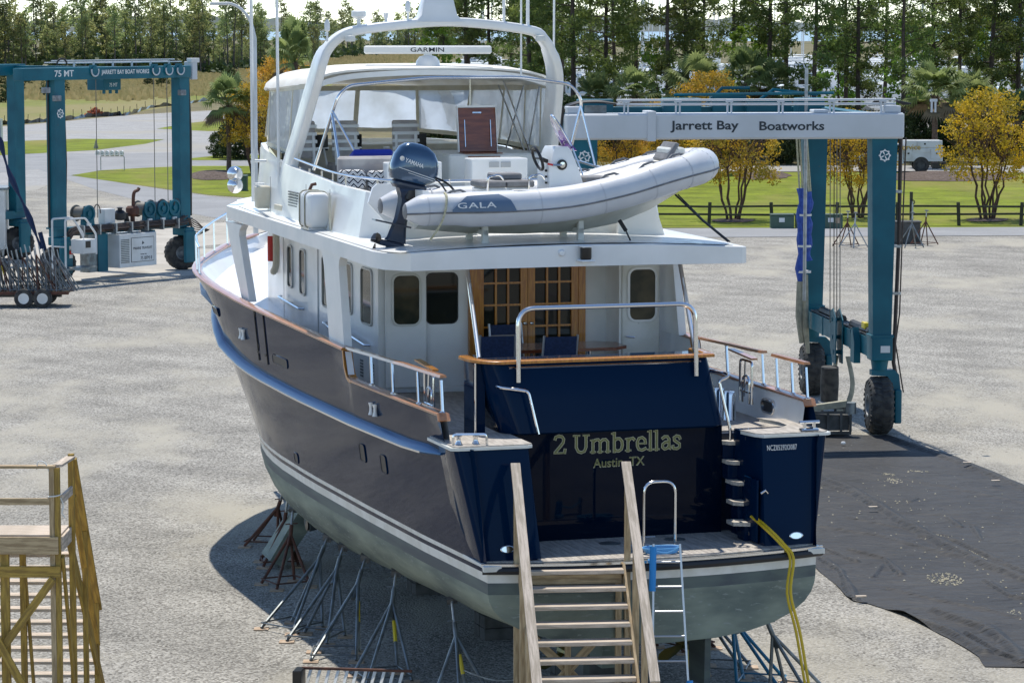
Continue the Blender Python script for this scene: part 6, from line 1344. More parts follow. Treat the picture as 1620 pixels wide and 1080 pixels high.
# node plates, wheels, bogies
for x, y in ((0, 0), (0, 8.6), (-7.95, 0), (-7.95, 8.6)):
    s_ = 1
    b = MB(); b.lathe([(0.2, 1.72), (0.24, 1.98)], 16, mx=Matrix.Translation((x, y, 0)))
    b.prism([(-0.24, 1.72), (0.38, 1.72), (0.5, 1.6), (0.55, 1.2), (0.55, 0.35), (0.42, 0.3), (0.38, 0.5), (0.34, 1.25), (0.2, 1.55), (-0.24, 1.58)], -0.14, 0.14, mx=Matrix.Translation((x, y, 0)) @ Matrix(((1, 0, 0, 0), (0, 0, 1, 0), (0, 1, 0, 0), (0, 0, 0, 1))))
    b.bbox(x+0.37, x+0.56, y-0.26, y+0.26, 0.3, 1.2, 0.04); b.build('wheel_fork', 'lift_teal', RL)
    wheel(RL, (x+0.0, y, 0.77), R(-4))
MB().box(0.12, 0.15, -0.335, -0.325, 2.3, 2.42) 
MB().box(-0.05, 0.2, -0.335, -0.32, 2.2, 2.38).build('data_plate', 'panel_white', RL)
for x in (0, -7.95):
    b = MB(); b.box(x-0.2, x+0.2, 0.32, 8.28, 2.02, 2.52); 
    for y in (2.6, 6.2): b.box(x-0.22, x+0.22, y, y+0.1, 2.0, 2.54)
    b.build('lower_beam', 'lift_teal', RL)
    MB().box(x-0.24, x+0.24, -0.25, 8.9, 7.86, 8.46).build('upper_beam', 'lift_teal', RL)
b = MB(); b.tube([(0.02, 1.0, 2.62), (0.0, 3.2, 2.62)], 0.13, 8); b.tube([(0.02, 4.6, 2.62), (0.0, 7.2, 2.62)], 0.12, 8)
for k in range(4): b.tube([(-0.15+0.09*k, 0.8, 2.56), (-0.15+0.09*k, 8, 2.56)], 0.03, 6)
b.build('hydraulic_ram', 'hose_black', RL)
MB().bbox(-0.12, 0.12, 1.3, 1.7, 2.66, 2.84, 0.03).build('valve_block', 'yellow_paint', RL)
b = MB(); b.prism([(3.4, 1.5), (3.75, 1.5), (4.1, 1.9), (4.1, 2.9), (3.8, 3.0), (3.4, 2.7)], -0.26, -0.23, mx=Mside); b.prism([(3.4, 1.5), (3.75, 1.5), (4.1, 1.9), (4.1, 2.9), (3.8, 3.0), (3.4, 2.7)], -0.45, -0.42, mx=Mside)
for y, z in ((3.65, 1.8), (3.8, 2.2), (3.85, 2.7)): b.tube([(-0.47, y, z), (-0.2, y, z)], 0.06, 8)
b.build('sheave_block', 'lift_teal', RL)
b = MB(); b.prism([(1.3, 1.75), (1.75, 1.75), (1.75, 2.5), (1.55, 2.7), (1.3, 2.3)], -0.4, -0.22, mx=Mside); b.build('guard_plate', 'lift_teal', RL)
# white crossbeam
XB = (-8.42, 0.5)
cb = MB().bbox(XB[0], XB[1], -0.42, 0.42, 7.84, 8.52, 0.08, n=3).build('crossbeam', 'lift_white', RL)
b = MB(); b.bbox(-6.32, -6.1, -0.47, 0.47, 7.80, 8.58, 0.02)
b.build('beam_collar', 'lift_white', cb)
for k in range(9):
    MB().lathe([(0.022, 0), (0.022, 0.02), (0, 0.02)], 6, mx=Matrix.Translation((-6.05, -0.42, 7.9+0.07*k)) @ Matrix.Rotation(R(90), 4, 'X')).build('bolt', 'lift_white', cb, smooth=0)
for q in ((0.0, 0.42, 8.7), (-1.9, -1.5, 8.6), (-8.4, -8.0, 8.7)): MB().bbox(q[0], q[1], -0.3, 0.3, 8.525, q[2], 0.03).build('end_box', 'lift_white', cb)
text('beam_lettering', 'Jarrett Bay', cb, (-5.72, -0.424, 8.02), (1, 0, 0), (0, 0, 1), 1.80, 0.31, 'dark_letter', 0.004, bold=0.02)
text('beam_lettering', 'Boatworks', cb, (-3.37, -0.424, 8.07), (1, 0, 0), (0, 0, 1), 1.72, 0.235, 'dark_letter', 0.004, bold=0.02)
for k in range(7):
    x = -6.85+1.36*k; b = MB()
    for dx in (-0.05, 0.05): b.box(x+dx-0.02, x+dx+0.02, -0.25, -0.19, 8.52, 8.86)
    b.box(x-0.09, x+0.09, -0.27, -0.17, 8.80, 8.87); b.build('pipe_bracket', 'lift_white', cb)
for z in (8.75, 8.86): MB().tube([(-7.1, -0.2, z), (0.3, -0.2, z)], 0.03, 8).build('pipe', 'lift_white', cb)
b = MB(); rg = random.Random(8)
for k in range(7): b.tube(smooth_pts([(-0.4+0.06*k, -0.1+0.05*k, 8.7), (-0.1+0.02*k, 0.0, 8.86+0.03*rg.random()), (0.3, 0.1, 8.84), (0.5+0.05*k, 0.2, 8.7+0.05*rg.random())], 4), 0.02, 5)
for k in range(9): b.tube(smooth_pts([(-7.0, -0.2+0.05*k, 8.75), (-7.6, -0.1+0.05*k, 8.8+0.06*rg.random()), (-8.2, 0.1*k, 8.74), (-8.45, 0.3+0.1*k, 8.4), (-8.4-0.05*rg.random(), 0.4+0.1*k, 7.0), (-8.35, 0.4+0.1*k, 4.0)], 4), 0.025, 5)
b.build('hose_bundle', 'hose_black', cb)
b = MB(); b.box(-7.9, -7.35, -0.1, 0.1, 8.52, 8.72); b.build('junction_box', 'steel_grey', cb)
# far upper machinery: trolleys, winch frames
b = MB()
for x, y, w_, h_ in ((-4.0, 8.2, 1.1, 0.35), (-2.6, 8.4, 1.0, 0.5), (-1.5, 8.0, 1.3, 0.3), (-0.5, 7.0, 0.8, 0.4), (-6.5, 8.3, 1.0, 0.3)): b.bbox(x-w_/2, x+w_/2, y-0.3, y+0.3, 8.3, 8.5+h_*0.6, 0.04)
b.tube([(-4.2, 8.2, 8.8), (0.0, 6.0, 8.9)], 0.05, 6); b.tube([(-3.3, 8.2, 8.5), (-2.8, 8.2, 9.0), (-2.0, 8.2, 9.0)], 0.05, 6); b.tube([(-1.9, 8.2, 8.5), (-1.3, 8.2, 8.95), (0, 8.2, 8.8)], 0.05, 6)
b.box(-8.2, 0.2, 8.3, 8.9, 7.9, 8.45); b.build('winch_frame', 'lift_teal', RL)
# cables from beam to sheave block
for k, (dx, m) in enumerate(((-0.55, 'cable'), (-0.44, 'hose_black'), (-0.36, 'cable'), (-0.27, 'cable'))):
    MB().tube([(dx, 3.9, 7.9), (dx+0.04, 3.85, 2.6)], 0.014, 5).build('lift_cable', m, RL)
b = MB(); b.tube([(-0.6, 8.2, 7.9), (-0.58, 8.2, 2.9)], 0.02, 5)
# telescoping silver pole behind the column
MB().tube([(-0.75, 6.2, 3.0), (-0.75, 6.2, 9.6)], 0.05, 8).build('telescopic_pole', 'galv', RL)
# near column hoses
b = MB(); b.tube([(0.52, 0.1, 7.85), (0.5, 0.1, 5.0), (0.42, 0.08, 2.5), (0.38, 0, 1.9), (0.5, 0, 1.3)], 0.055, 7); b.tube([(0.66, 0.1, 7.85), (0.6, 0.15, 5.0), (0.55, 0.1, 3.2), (0.45, 0.1, 2.4), (0.62, 0, 1.3), (0.68, 0.1, 1.1)], 0.02, 6)
b.build('column_hose', 'hose_brown', RL)
for z in (6.4, 4.95, 3.7): MB().box(0.25, 0.56, 0.02, 0.1, z, z+0.07).build('hose_clip', 'galv', RL)
# tag lines, blue wrapped sling bag on the far column
b = MB()
for dx, dy_ in ((-0.62, 0), (-0.52, 0.1), (-0.36, 0), (-0.3, 0.1)): b.tube([(dx-0.05, 8.0+dy_, 7.85), (dx+0.08, 8.0, 6.0)], 0.03, 5)
tag(b.build('tag_line', 'rope_cream', loc=(9.75, 80, 0), rot=(0, 0, rl_ang)), 'pale ropes hanging beside the left one of the two right-hand lift legs', 'rope')
sb = thing('wrapped_sling', 'blue wrapped lifting slings hanging beside the left one of the two right-hand lift legs', 'sling', (9.75, 80, 0), rl_ang)
for dx, z1, z0 in ((-0.5, 6.1, 3.35), (-0.28, 6.0, 4.0)):
    rr_ = [0.11+0.035*math.sin(k*1.7+dx*9) for k in range(14)]
    MB().tube([(dx+0.02*math.sin(k), 8.0, z1-(z1-z0)*k/13) for k in range(14)], rr_, 9).build('sleeve', 'sling_blue', sb)
for z in (5.3, 4.4, 3.65): MB().tube([(-0.39, 8.0, z), (-0.39, 8.0, z+0.06)], 0.21, 12).build('band', 'canvas_white', sb)
b = MB(); b.tube([(-0.5, 8.0, 3.4), (-0.5, 8.0, 2.4), (-0.42, 8.0, 1.6)], [0.1, 0.13, 0.09], 8); b.tube([(-0.36, 7.9, 3.6), (-0.34, 7.9, 2.0), (-0.26, 7.9, 1.3)], [0.07, 0.09, 0.05], 8); b.build('sling_end', 'sling_khaki', sb)
for pts, wd, m, lb in (([(-0.35, 3.7, 1.7), (-0.42, 3.7, 1.1), (-0.5, 3.6, 0.7)], 0.16, 'sling_khaki', 'pale khaki lifting strap hanging from the left of the sheave block'),
                       ([(-0.1, 3.4, 1.7), (0.0, 3.2, 1.0), (-0.15, 3.0, 0.5), (-0.5, 2.7, 0.25)], 0.09, 'sling_khaki', 'thin khaki strap looping from the sheave block down to the steel rack')):
    tag(MB().tube(smooth_pts(pts, 4), wd, 8, flat=0.3).build('lifting_strap', m, loc=(9.75, 80, 0), rot=(0, 0, rl_ang)), lb, 'strap')
MB_ = MB().lathe([(0.24, 0), (0.26, 0.5), (0.24, 0.95)], 14); tag(MB_.build('strap_tube', 'tyre', loc=tuple(Matrix.Rotation(rl_ang, 3, 'Z') @ Vector((-0.65, 3.2, 0.5))+Vector((9.75, 80, 0))), rot=(R(6), 0, 0)), 'black rubber sleeve standing between the two right-hand lift wheels', 'rubber sleeve')
# steel keel rack on the tarp
kr = thing('steel_rack', 'low dark steel rack with cream padded strap beside the near right lift wheel', 'steel rack', (gp(1325, 690).x, gp(1325, 690).y, 0.06), R(3))
b = MB()
for y in (-0.1, 0.9): b.box(-1.0, 0.35, y, y+0.06, 0.0, 0.08); b.box(-1.0, 0.35, y, y+0.06, 0.55, 0.62)
for x in (-1.0, -0.3, 0.05, 0.3):
    for y in (-0.1, 0.9): b.box(x, x+0.06, y, y+0.06, 0.08, 0.55)
b.box(-0.95, 0.3, -0.03, 0.88, 0.1, 0.5); b.build('frame', 'stone_block', kr)
MB().tube([(0.32, -0.05, 0.55), (0.32, -0.05, 0.85)], 0.16, 12).build('roller_post', 'steel_grey', kr); MB().tube([(-1.0, 0.4, 0.62), (-1.0, 0.4, 1.0)], 0.2, 12).build('roller_post', 'steel_grey', kr)
MB().bar((-1.1, 0.3, 0.6), (0.25, 0.0, 0.82), 0.3, 0.16).build('padded_strap', 'sling_khaki', kr)

# ---- left lift (side frame with winches faces the camera)
LA = Vector((-19.2, 128.0, 0)); la = math.atan2(6.4, 4.55)
LL = thing('travel_lift', 'teal travel lift with winches and engine box at the far left', 'travel lift', LA, la)   # local x along the side frame, y across away from camera
LW = 10.1; LLn = 7.85
LH = 8.5
for x, y in ((0, 0), (LLn, 0), (0, LW), (LLn, LW)):
    c = leg(LL, x, y, 2.27, LH, 0.62, 0.62, 0.5, 0.5)
    if x == 0 and y == 0: logo(c, (x, y-0.256, 7.1), (1, 0, 0), (0, 0, 1), 0.2)
    b = MB(); b.lathe([(0.24, 1.6), (0.26, 1.9)], 14, mx=Matrix.Translation((x, y, 0))); b.bbox(x-0.35, x+0.35, y-0.55, y-0.38, 0.35, 1.75, 0.05); b.bbox(x-0.3, x+0.3, y-0.5, y+0.3, 1.55, 1.9, 0.05); b.build('wheel_fork', 'lift_teal', LL)
    wheel(LL, (x, y+0.02, 0.77), R(62) if x == 0 else R(52), lugs=22)
for y in (0, LW):
    MB().box(-0.3, LLn+0.3, y-0.22, y+0.22, 1.92, 2.28).build('lower_beam', 'lift_teal', LL)
    tb_ = MB().bbox(-2.2 if y == 0 else -0.5, LLn+0.4, y-0.3, y+0.3, 8.5, 9.02, 0.03).build('upper_beam', 'lift_teal', LL)
    if y == 0:
        text('beam_lettering', '75 MT', tb_, (-0.35, -0.304, 8.64), (1, 0, 0), (0, 0, 1), 1.15, 0.27, 'white_letter', 0.004, bold=0.012)
        text('beam_lettering', 'JARRETT BAY BOAT WORKS', tb_, (2.5, -0.304, 8.66), (1, 0, 0), (0, 0, 1), 3.0, 0.24, 'white_letter', 0.004, bold=0.015)
    else: logo(tb_, (-0.2, y-0.31, 8.76), (1, 0, 0), (0, 0, 1), 0.24)
MB().box(LLn-0.3, LLn+0.3, 0.3, LW-0.3, 8.52, 8.95).build('crossbeam', 'lift_teal', LL)
# sheaves on the top beam, pipes, trolley
for x in (2.05, 5.9, 6.75, 7.5):
    MB().tube([(x+0.22*math.cos(a), -0.36, 8.86+0.22*math.sin(a)) for a in [R(-200+220*q/10) for q in range(11)]], 0.035, 6).build('sheave_guard', 'lift_white', LL); MB().lathe([(0.18, -0.03), (0.2, 0.03), (0.05, 0.05), (0, 0.05)], 16, mx=Matrix.Translation((x, -0.33, 8.86)) @ Matrix.Rotation(R(90), 4, 'X')).build('sheave', 'lift_teal', LL)
    MB().box(x-0.3, x+0.15, -0.32, -0.30, 8.75, 9.12).build('sheave_plate', 'lift_teal', LL)
for z, y in ((9.2, 0.1), (9.3, 0.5), (9.22, 0.9)): MB().tube([(0.3, y, z), (LLn+0.2, y, z)], 0.03, 6).build('pipe', 'lift_white', LL)
for k in range(6): MB().box(1.2+1.2*k, 1.26+1.2*k, 0.05, 0.12, 9.02, 9.25).build('pipe_bracket', 'lift_white', LL)
b = MB(); b.bbox(3.6, 4.7, 0.6, 1.6, 8.0, 8.5, 0.05); MB().bbox(-0.1, 1.0, 5.0, 6.0, 7.9, 8.4, 0.05).build('trolley', 'lift_teal', LL)
for x in (3.7, 4.1, 4.5): b.bbox(x, x+0.12, 0.7, 0.8, 7.85, 8.0, 0.02)
tr_ = b.build('trolley', 'lift_teal', LL)
text('trolley_lettering', '75 MT', tr_, (3.95, 0.595, 8.15), (1, 0, 0), (0, 0, 1), 0.5, 0.16, 'white_letter', 0.004)
b = MB(); b.tube([(LLn+0.3, -0.15, 8.9), (LLn+0.45, -0.15, 6), (LLn+0.4, -0.15, 2.4)], 0.09, 6); b.tube([(-0.35, 0.1, 8.5), (-0.38, 0.1, 2.3)], 0.04, 6); b.tube([(0.34, -0.1, 9.0), (0.36, -0.2, 5), (0.35, -0.1, 2.2)], 0.05, 6)
b.tube([(0.1+0.3*math.cos(a), -0.3, 9.15+0.25*math.sin(a)) for a in [math.pi*q/8 for q in range(9)]], 0.04, 6); b.build('column_hose', 'hose_black', LL)
MB().bbox(LLn+0.6, LLn+0.95, -0.2, 0.3, 8.4, 9.2, 0.04).build('control_box', 'lift_white', LL); MB().bbox(LLn+0.55, LLn+1.1, -0.2, 0.1, 9.15, 9.35, 0.03).build('control_box', 'panel_white', LL)
for x, z in ((-0.25, 7.75), (LLn-0.25, 7.85), (-0.9, 8.1)): MB().bbox(x-0.25, x+0.1, -0.5, -0.28, z-0.12, z+0.12, 0.03).build('work_light', 'hub_grey', LL)
for x in (2.25, 5.9, 6.75): MB().tube([(x, -0.2, 8.6), (x, -0.2, 2.6)], 0.018, 5).build('lift_cable', 'cable', LL)
# winches
for x in (1.5, 5.35, 6.2, 6.95):
    g_ = MB().prism([(-0.42, 2.28), (0.42, 2.28), (0.36, 2.8), (0.2, 3.15), (-0.2, 3.15), (-0.36, 2.8)], -0.62, -0.56, mx=Matrix.Translation((x, 0.28, 0)) @ Mx).build('winch', 'lift_teal', LL)
    T = Matrix.Translation((x, -0.33, 2.82)) @ Matrix.Rotation(R(90), 4, 'X')
    MB().lathe([(0.34, 0.02), (0.37, 0.04), (0.37, 0.10), (0.27, 0.11), (0.25, 0.05), (0.12, 0.05), (0.12, 0.12), (0, 0.12)], 20, mx=T).build('brake_drum', 'lift_teal', g_)
    MB().lathe([(0.36, -0.7), (0.36, -0.66), (0.28, -0.65), (0.28, -0.06), (0.36, -0.05), (0.36, 0.0)], 20, mx=T).build('rope_drum', 'cable', g_)
    MB().bbox(x-0.15, x+0.1, -0.45, -0.35, 2.3, 2.42, 0.02).build('valve', 'panel_white', g_)
MB().bbox(2.7, 3.35, -0.2, 0.2, 2.3, 2.95, 0.03).build('battery_box', 'panel_white', LL)
b = MB(); b.lathe([(0.14, 0), (0.28, 0.06), (0.28, 0.3), (0.16, 0.42), (0.1, 0.44), (0.1, 0.52), (0.18, 0.55), (0, 0.58)], 14, mx=Matrix.Translation((3.75, -0.1, 2.42))); b.tube([(3.75, -0.1, 2.6), (4.1, -0.1, 2.65), (4.2, -0.1, 2.3)], 0.12, 8); b.build('air_filter', 'black_rubber', LL)
b = MB(); b.tube([(4.55, -0.1, 2.3), (4.55, -0.1, 2.6)], 0.1, 8); b.bbox(4.3, 4.8, -0.35, 0.15, 2.55, 3.0, 0.15); b.tube(smooth_pts([(4.6, -0.1, 3.0), (4.62, -0.1, 3.4), (4.7, -0.1, 3.6), (4.9, -0.1, 3.66), (4.98, -0.1, 3.75)], 3), 0.075, 8); b.build('exhaust_stack', 'rust', LL)
b = MB(); rg = random.Random(5)
for k in range(10):
    y = -0.3-0.03*k; z = 2.28-0.05*(k % 6); b.tube(smooth_pts([(0.2, y, z-0.3), (0.7, y, z-0.05+0.1*rg.random()), (2.5, y, z), (5.0, y, z+0.05*rg.random()), (7.0, y, z), (7.7, y, z+0.2*rg.random())], 3), 0.028, 5)
for k in range(6): b.tube(smooth_pts([(LLn, -0.35, 2.3), (LLn+0.4, -0.4, 2.2-0.1*k), (LLn+0.9+0.08*k, -0.5, 1.75), (LLn+0.5, -0.4, 1.5)], 4), 0.025, 5)
for x in (2.0, 6.1, 7.1): b.tube([(x+0.35*math.cos(a)*0.6, -0.4, 2.8+0.4*math.sin(a)) for a in [math.pi*q/8 for q in range(9)]], 0.022, 5)
b.build('hose_bundle', 'hose_brown', LL)
for k in range(7): MB().box(0.9+k, 0.98+k, -0.66, -0.24, 1.92, 2.36).build('hose_bracket', 'galv', LL)
# engine enclosure
e = MB().bbox(3.0, 5.35, -0.75, 0.45, 0.42, 1.86, 0.02).build('engine_box', 'panel_white', LL)
MB().box(1.55, 2.1, -0.3, 0.2, 0.3, 1.92).build('tank_column', 'steel_grey', LL); MB().box(2.1, 2.7, -0.35, 0.2, 0.3, 1.92).build('tank_column', 'lift_teal', LL)
MB().box(5.4, 5.55, -0.5, 0.2, 0.4, 1.92).build('support_post', 'lift_teal', LL)
MB().box(3.75, 5.15, -0.768, -0.752, 0.65, 1.65).build('engine_door', 'panel_white', e)
b = MB()
for q in ((3.72, 3.74, 0.62, 1.68), (5.16, 5.18, 0.62, 1.68), (3.74, 5.16, 1.66, 1.68), (3.74, 5.16, 0.62, 0.64)): b.box(q[0], q[1], -0.756, -0.751, q[2], q[3])
b.build('door_gap', 'black', e, smooth=0)
for k in range(14): MB().box(3.08, 3.6, -0.768, -0.752, 0.62+0.075*k, 0.66+0.075*k).build('louvre', 'steel_grey', e, smooth=0)
text('engine_lettering', 'MARINE TRAVELIFT', e, (3.85, -0.772, 1.16), (1, 0, 0), (0, 0, 1), 1.2, 0.11, 'dark_letter', 0.003)
text('engine_lettering', 'MODEL NO.', e, (4.3, -0.772, 0.92), (1, 0, 0), (0, 0, 1), 0.4, 0.05, 'dark_letter', 0.003)
text('engine_lettering', '75 BFM II', e, (4.3, -0.772, 0.7), (1, 0, 0), (0, 0, 1), 0.72, 0.15, 'dark_letter', 0.003)
b = MB(); b.prism([(-0.06, 0), (0.1, 0.06), (-0.02, 0.16)], 0, 0.004, mx=Matrix.Translation((4.45, -0.77, 1.36)) @ Mx); b.build('engine_emblem', 'dark_letter', e, smooth=0)
for k, (z, m) in enumerate(((1.45, 'panel_white'), (1.25, 'red'), (1.1, 'panel_white'))): MB().box(0.1, 0.3, -0.568, -0.56, z-0.08, z+0.08).build('sticker', m, LL, smooth=0)
# operator stand with cage
b = MB()
for y in (-1.5, -0.75): b.tube(fillet([(-1.1, y, 0.3), (-1.1, y, 2.75), (0.1, y, 2.75), (0.75, y, 2.05), (0.75, y, 1.2)], 0.12), 0.045, 6)
b.tube([(-1.1, -1.5, 1.6), (-1.1, -0.75, 1.6)], 0.035, 6); b.tube([(-0.6, -1.5, 2.75), (0.0, -1.5, 1.9)], 0.035, 6); b.build('operator_cage', 'panel_white', LL)
MB().bbox(-0.1, 0.7, -1.55, -0.85, 1.25, 1.85, 0.03).build('control_console', 'panel_white', LL); MB().box(0.05, 0.35, -1.565, -1.55, 1.5, 1.78).build('console_screen', 'black', LL)
MB().box(-1.1, 0.8, -1.5, -0.6, 0.6, 0.68).build('operator_floor', 'steel_grey', LL)
# navy slings hanging at the left edge
b = MB(); A = gp(0, 120)
tp_ = Vector((-21.6, 128, 6.1)); b.tube(smooth_pts([tp_, Vector((-21.2, 128, 4.6)), Vector((-20.5, 128, 3.0)), Vector((-19.9, 128, 1.4))], 5), [0.09+0.05*math.sin(k*1.3) for k in range(16)], 8); b.tube(smooth_pts([Vector((-19.95, 128, 2.1)), Vector((-19.75, 128, 1.3))], 3), 0.1, 7)
b.tube([tp_, Vector((-21.75, 128, 8.4))], 0.03, 5)
tag(b.build('lifting_sling', 'sling_navy'), 'navy blue sling hanging slantwise at the left edge beside the lift', 'sling')

# ================================================================ trailer with jack stands
TR = thing('utility_trailer', 'rusty tandem axle trailer loaded with jack stands at the left', 'trailer', (gp(57, 484).x, gp(57, 484).y, 0), R(2))
b = MB(); b.box(-3.2, 1.35, -0.75, -0.68, 0.5, 0.62); b.box(-3.2, 1.35, 0.68, 0.75, 0.5, 0.62)
for k in range(9): b.box(-3.1+0.54*k, -3.02+0.54*k, -0.68, 0.68, 0.52, 0.58)
b.build('bed_frame', 'rust', TR)
MB().box(-3.2, 1.3, -0.67, 0.67, 0.585, 0.61).build('bed_floor', 'fence_wood', TR)
for x in (-0.36, 0.36):
    for y in (-0.86, 0.86):
        T = Matrix.Translation((x, y, 0.37)) @ Matrix.Rotation(R(90), 4, 'X')
        w_ = MB().lathe([(0.21, 0.09), (0.30, 0.1), (0.36, 0.08), (0.37, 0.04), (0.37, -0.04), (0.36, -0.08), (0.30, -0.1), (0.21, -0.09)], 24, mx=T, caps=(False, False)).build('wheel', 'tyre', TR)
        MB().lathe([(0.21, 0.085), (0.20, 0.05), (0.10, 0.03), (0.06, 0.07), (0, 0.075)], 20, mx=T).build('rim', 'panel_white', w_)
        for k in range(5):
            a = 2*math.pi*k/5; MB().lathe([(0.045, 0), (0.045, 0.016), (0, 0.016)], 8, mx=T @ Matrix.Translation((0.145*math.cos(a), 0.145*math.sin(a), 0.046))).build('rim_hole', 'black', w_, smooth=0)
b = MB(); b.tube([(-0.36, -0.8, 0.37), (-0.36, 0.8, 0.37)], 0.04, 8); b.tube([(0.36, -0.8, 0.37), (0.36, 0.8, 0.37)], 0.04, 8); b.bar((-3.1, 0, 0.4), (1, 0, 0.4), 0.1, 0.1); b.build('axle_beam', 'black', TR)
# nested stands on the bed: each its own thing
rg = random.Random(11); tx, ty = TR.location.x, TR.location.y
for k in range(26):
    x = -1.8+0.118*k; yy = -0.35+0.28*(k % 3); lean = 0.32 if k > 4 else -0.16
    nm = thing('jack_stand', 'steel jack stand in the tight row nested on the trailer bed', 'jack stand', (tx+x, ty+yy, 0.62), rg.uniform(-0.05, 0.05), 'jack stands stacked on the trailer')
    H_ = rg.uniform(1.5, 1.75); ap_ = Vector((-lean*0.9, 0, H_)); mm_ = ('steel_grey', 'galv_dark', 'steel_grey', 'rust', 'galv_dark')[k % 5]
    for q, (fx, fy) in enumerate(((0.42, -0.3), (0.42, 0.3), (-0.25, -0.32), (-0.25, 0.32))):
        l = MB().tube([(fx+0.1, fy, 0.0), ap_*0.8], 0.026, 5).build('leg', mm_, nm)
        if (k < 4 and q == 2) or (k % 5 == 3 and q == 0): a_ = Vector((fx+0.1, fy, 0)); MB().tube([a_.lerp(ap_*0.8, 0.5), a_.lerp(ap_*0.8, 0.75)], 0.026, 5).build('painted_band', 'yellow_paint' if k < 5 else 'plywood', l)
    MB().tube([ap_*0.6, ap_*1.02], 0.024, 6).build('screw_rod', 'galv', nm)
    b = MB(); b.tube([(0.52, -0.3, 0.05), (0.52, 0.3, 0.05), (-0.15, 0.32, 0.05), (-0.15, -0.32, 0.05)], 0.015, 5, closed=True); b.build('base_brace', mm_, nm)
# ================================================================ plants
def leaves(b, c, r, n, l, wd, rg, up=0.0, flat=1.0, m=0):
    """n leaf quads spread through an ellipsoid clump"""
    for _ in range(n):
        while True:
            p = Vector((rg.uniform(-1, 1), rg.uniform(-1, 1), rg.uniform(-1, 1)))
            if p.length < 1: break
        q = Vector((c[0]+p.x*r, c[1]+p.y*r, c[2]+p.z*r*flat))
        d = Vector((rg.gauss(0, 1), rg.gauss(0, 1), rg.gauss(0, 1)+up)).normalized(); e = d.cross(Vector((rg.gauss(0, 1), rg.gauss(0, 1), rg.gauss(0, 1)))).normalized()
        s = rg.uniform(0.7, 1.3); d *= l*s/2; e *= wd*s/2
        b.add([q-d, q+e, q+d, q-e], [(0, 1, 2, 3)], m)
def limb(b, p0, p1, r0, r1, rg, n=5, wob=0.12, seg=5):
    p0, p1 = Vector(p0), Vector(p1); L_ = (p1-p0).length; pts = []
    for k in range(n+1):
        t = k/n; pts.append(p0.lerp(p1, t)+Vector((rg.uniform(-1, 1), rg.uniform(-1, 1), rg.uniform(-0.5, 0.8)))*wob*L_*math.sin(math.pi*t)*0.5)
    b.tube(pts, [r0+(r1-r0)*k/n for k in range(n+1)], seg); return pts
def pine_meshes(seed, H, zlow, rmax, nb, nl, l, wd, tr, clump=0.75, bark='bark'):
    rg = random.Random(seed); t = MB(); c = MB()
    lean = Vector((rg.uniform(-0.03, 0.03)*H, rg.uniform(-0.03, 0.03)*H, 0)); sp = [Vector((lean.x*k/8+rg.uniform(-0.1, 0.1), lean.y*k/8+rg.uniform(-0.1, 0.1), H*k/8)) for k in range(9)]; sp[0] = Vector((0, 0, -0.1))
    t.tube(sp, [tr*(1-0.75*k/8) for k in range(9)], 8)
    def at(z): k = min(7, int(z/H*8)); return sp[k].lerp(sp[k+1], z/H*8-k)
    for i in range(nb):
        f = i/nb; z = zlow+(H-zlow)*f**0.9; a = rg.uniform(0, 6.283); prof = (0.45+1.1*f) if f < 0.45 else (1.0-(f-0.45)*1.3)
        R_ = rmax*max(0.18, min(1, prof))*rg.uniform(0.6, 1.1); p0 = at(z*0.98); p1 = p0+Vector((R_*math.cos(a), R_*math.sin(a), R_*rg.uniform(0.0, 0.55)))
        pts = limb(t, p0, p1, tr*0.28*(1-0.5*f), 0.02, rg)
        for p in pts[2:]:
            for _ in range(2 if p is pts[-1] else 1): leaves(c, p+Vector((rg.uniform(-0.5, 0.5), rg.uniform(-0.5, 0.5), rg.uniform(-0.2, 0.5))), clump*rg.uniform(0.6, 1.25), nl, l, wd, rg, flat=0.6)
    return t.mesh('trunk', bark, 0), c.v, c.f
def rawmesh(name, v, f, m):
    me = bpy.data.meshes.new(name); me.from_pydata(v, [], f); me.materials.append(MATS[m]); me.update(); return me
def plant(kind, label, cat, loc, tm, cm, s=1.0, rz=0.0, group=None, sz=None):
    t = thing(kind, label, cat, loc, rz, group); t.scale = (s, s, sz or s)
    link('trunk', tm, t); link('crown', cm, t); return t
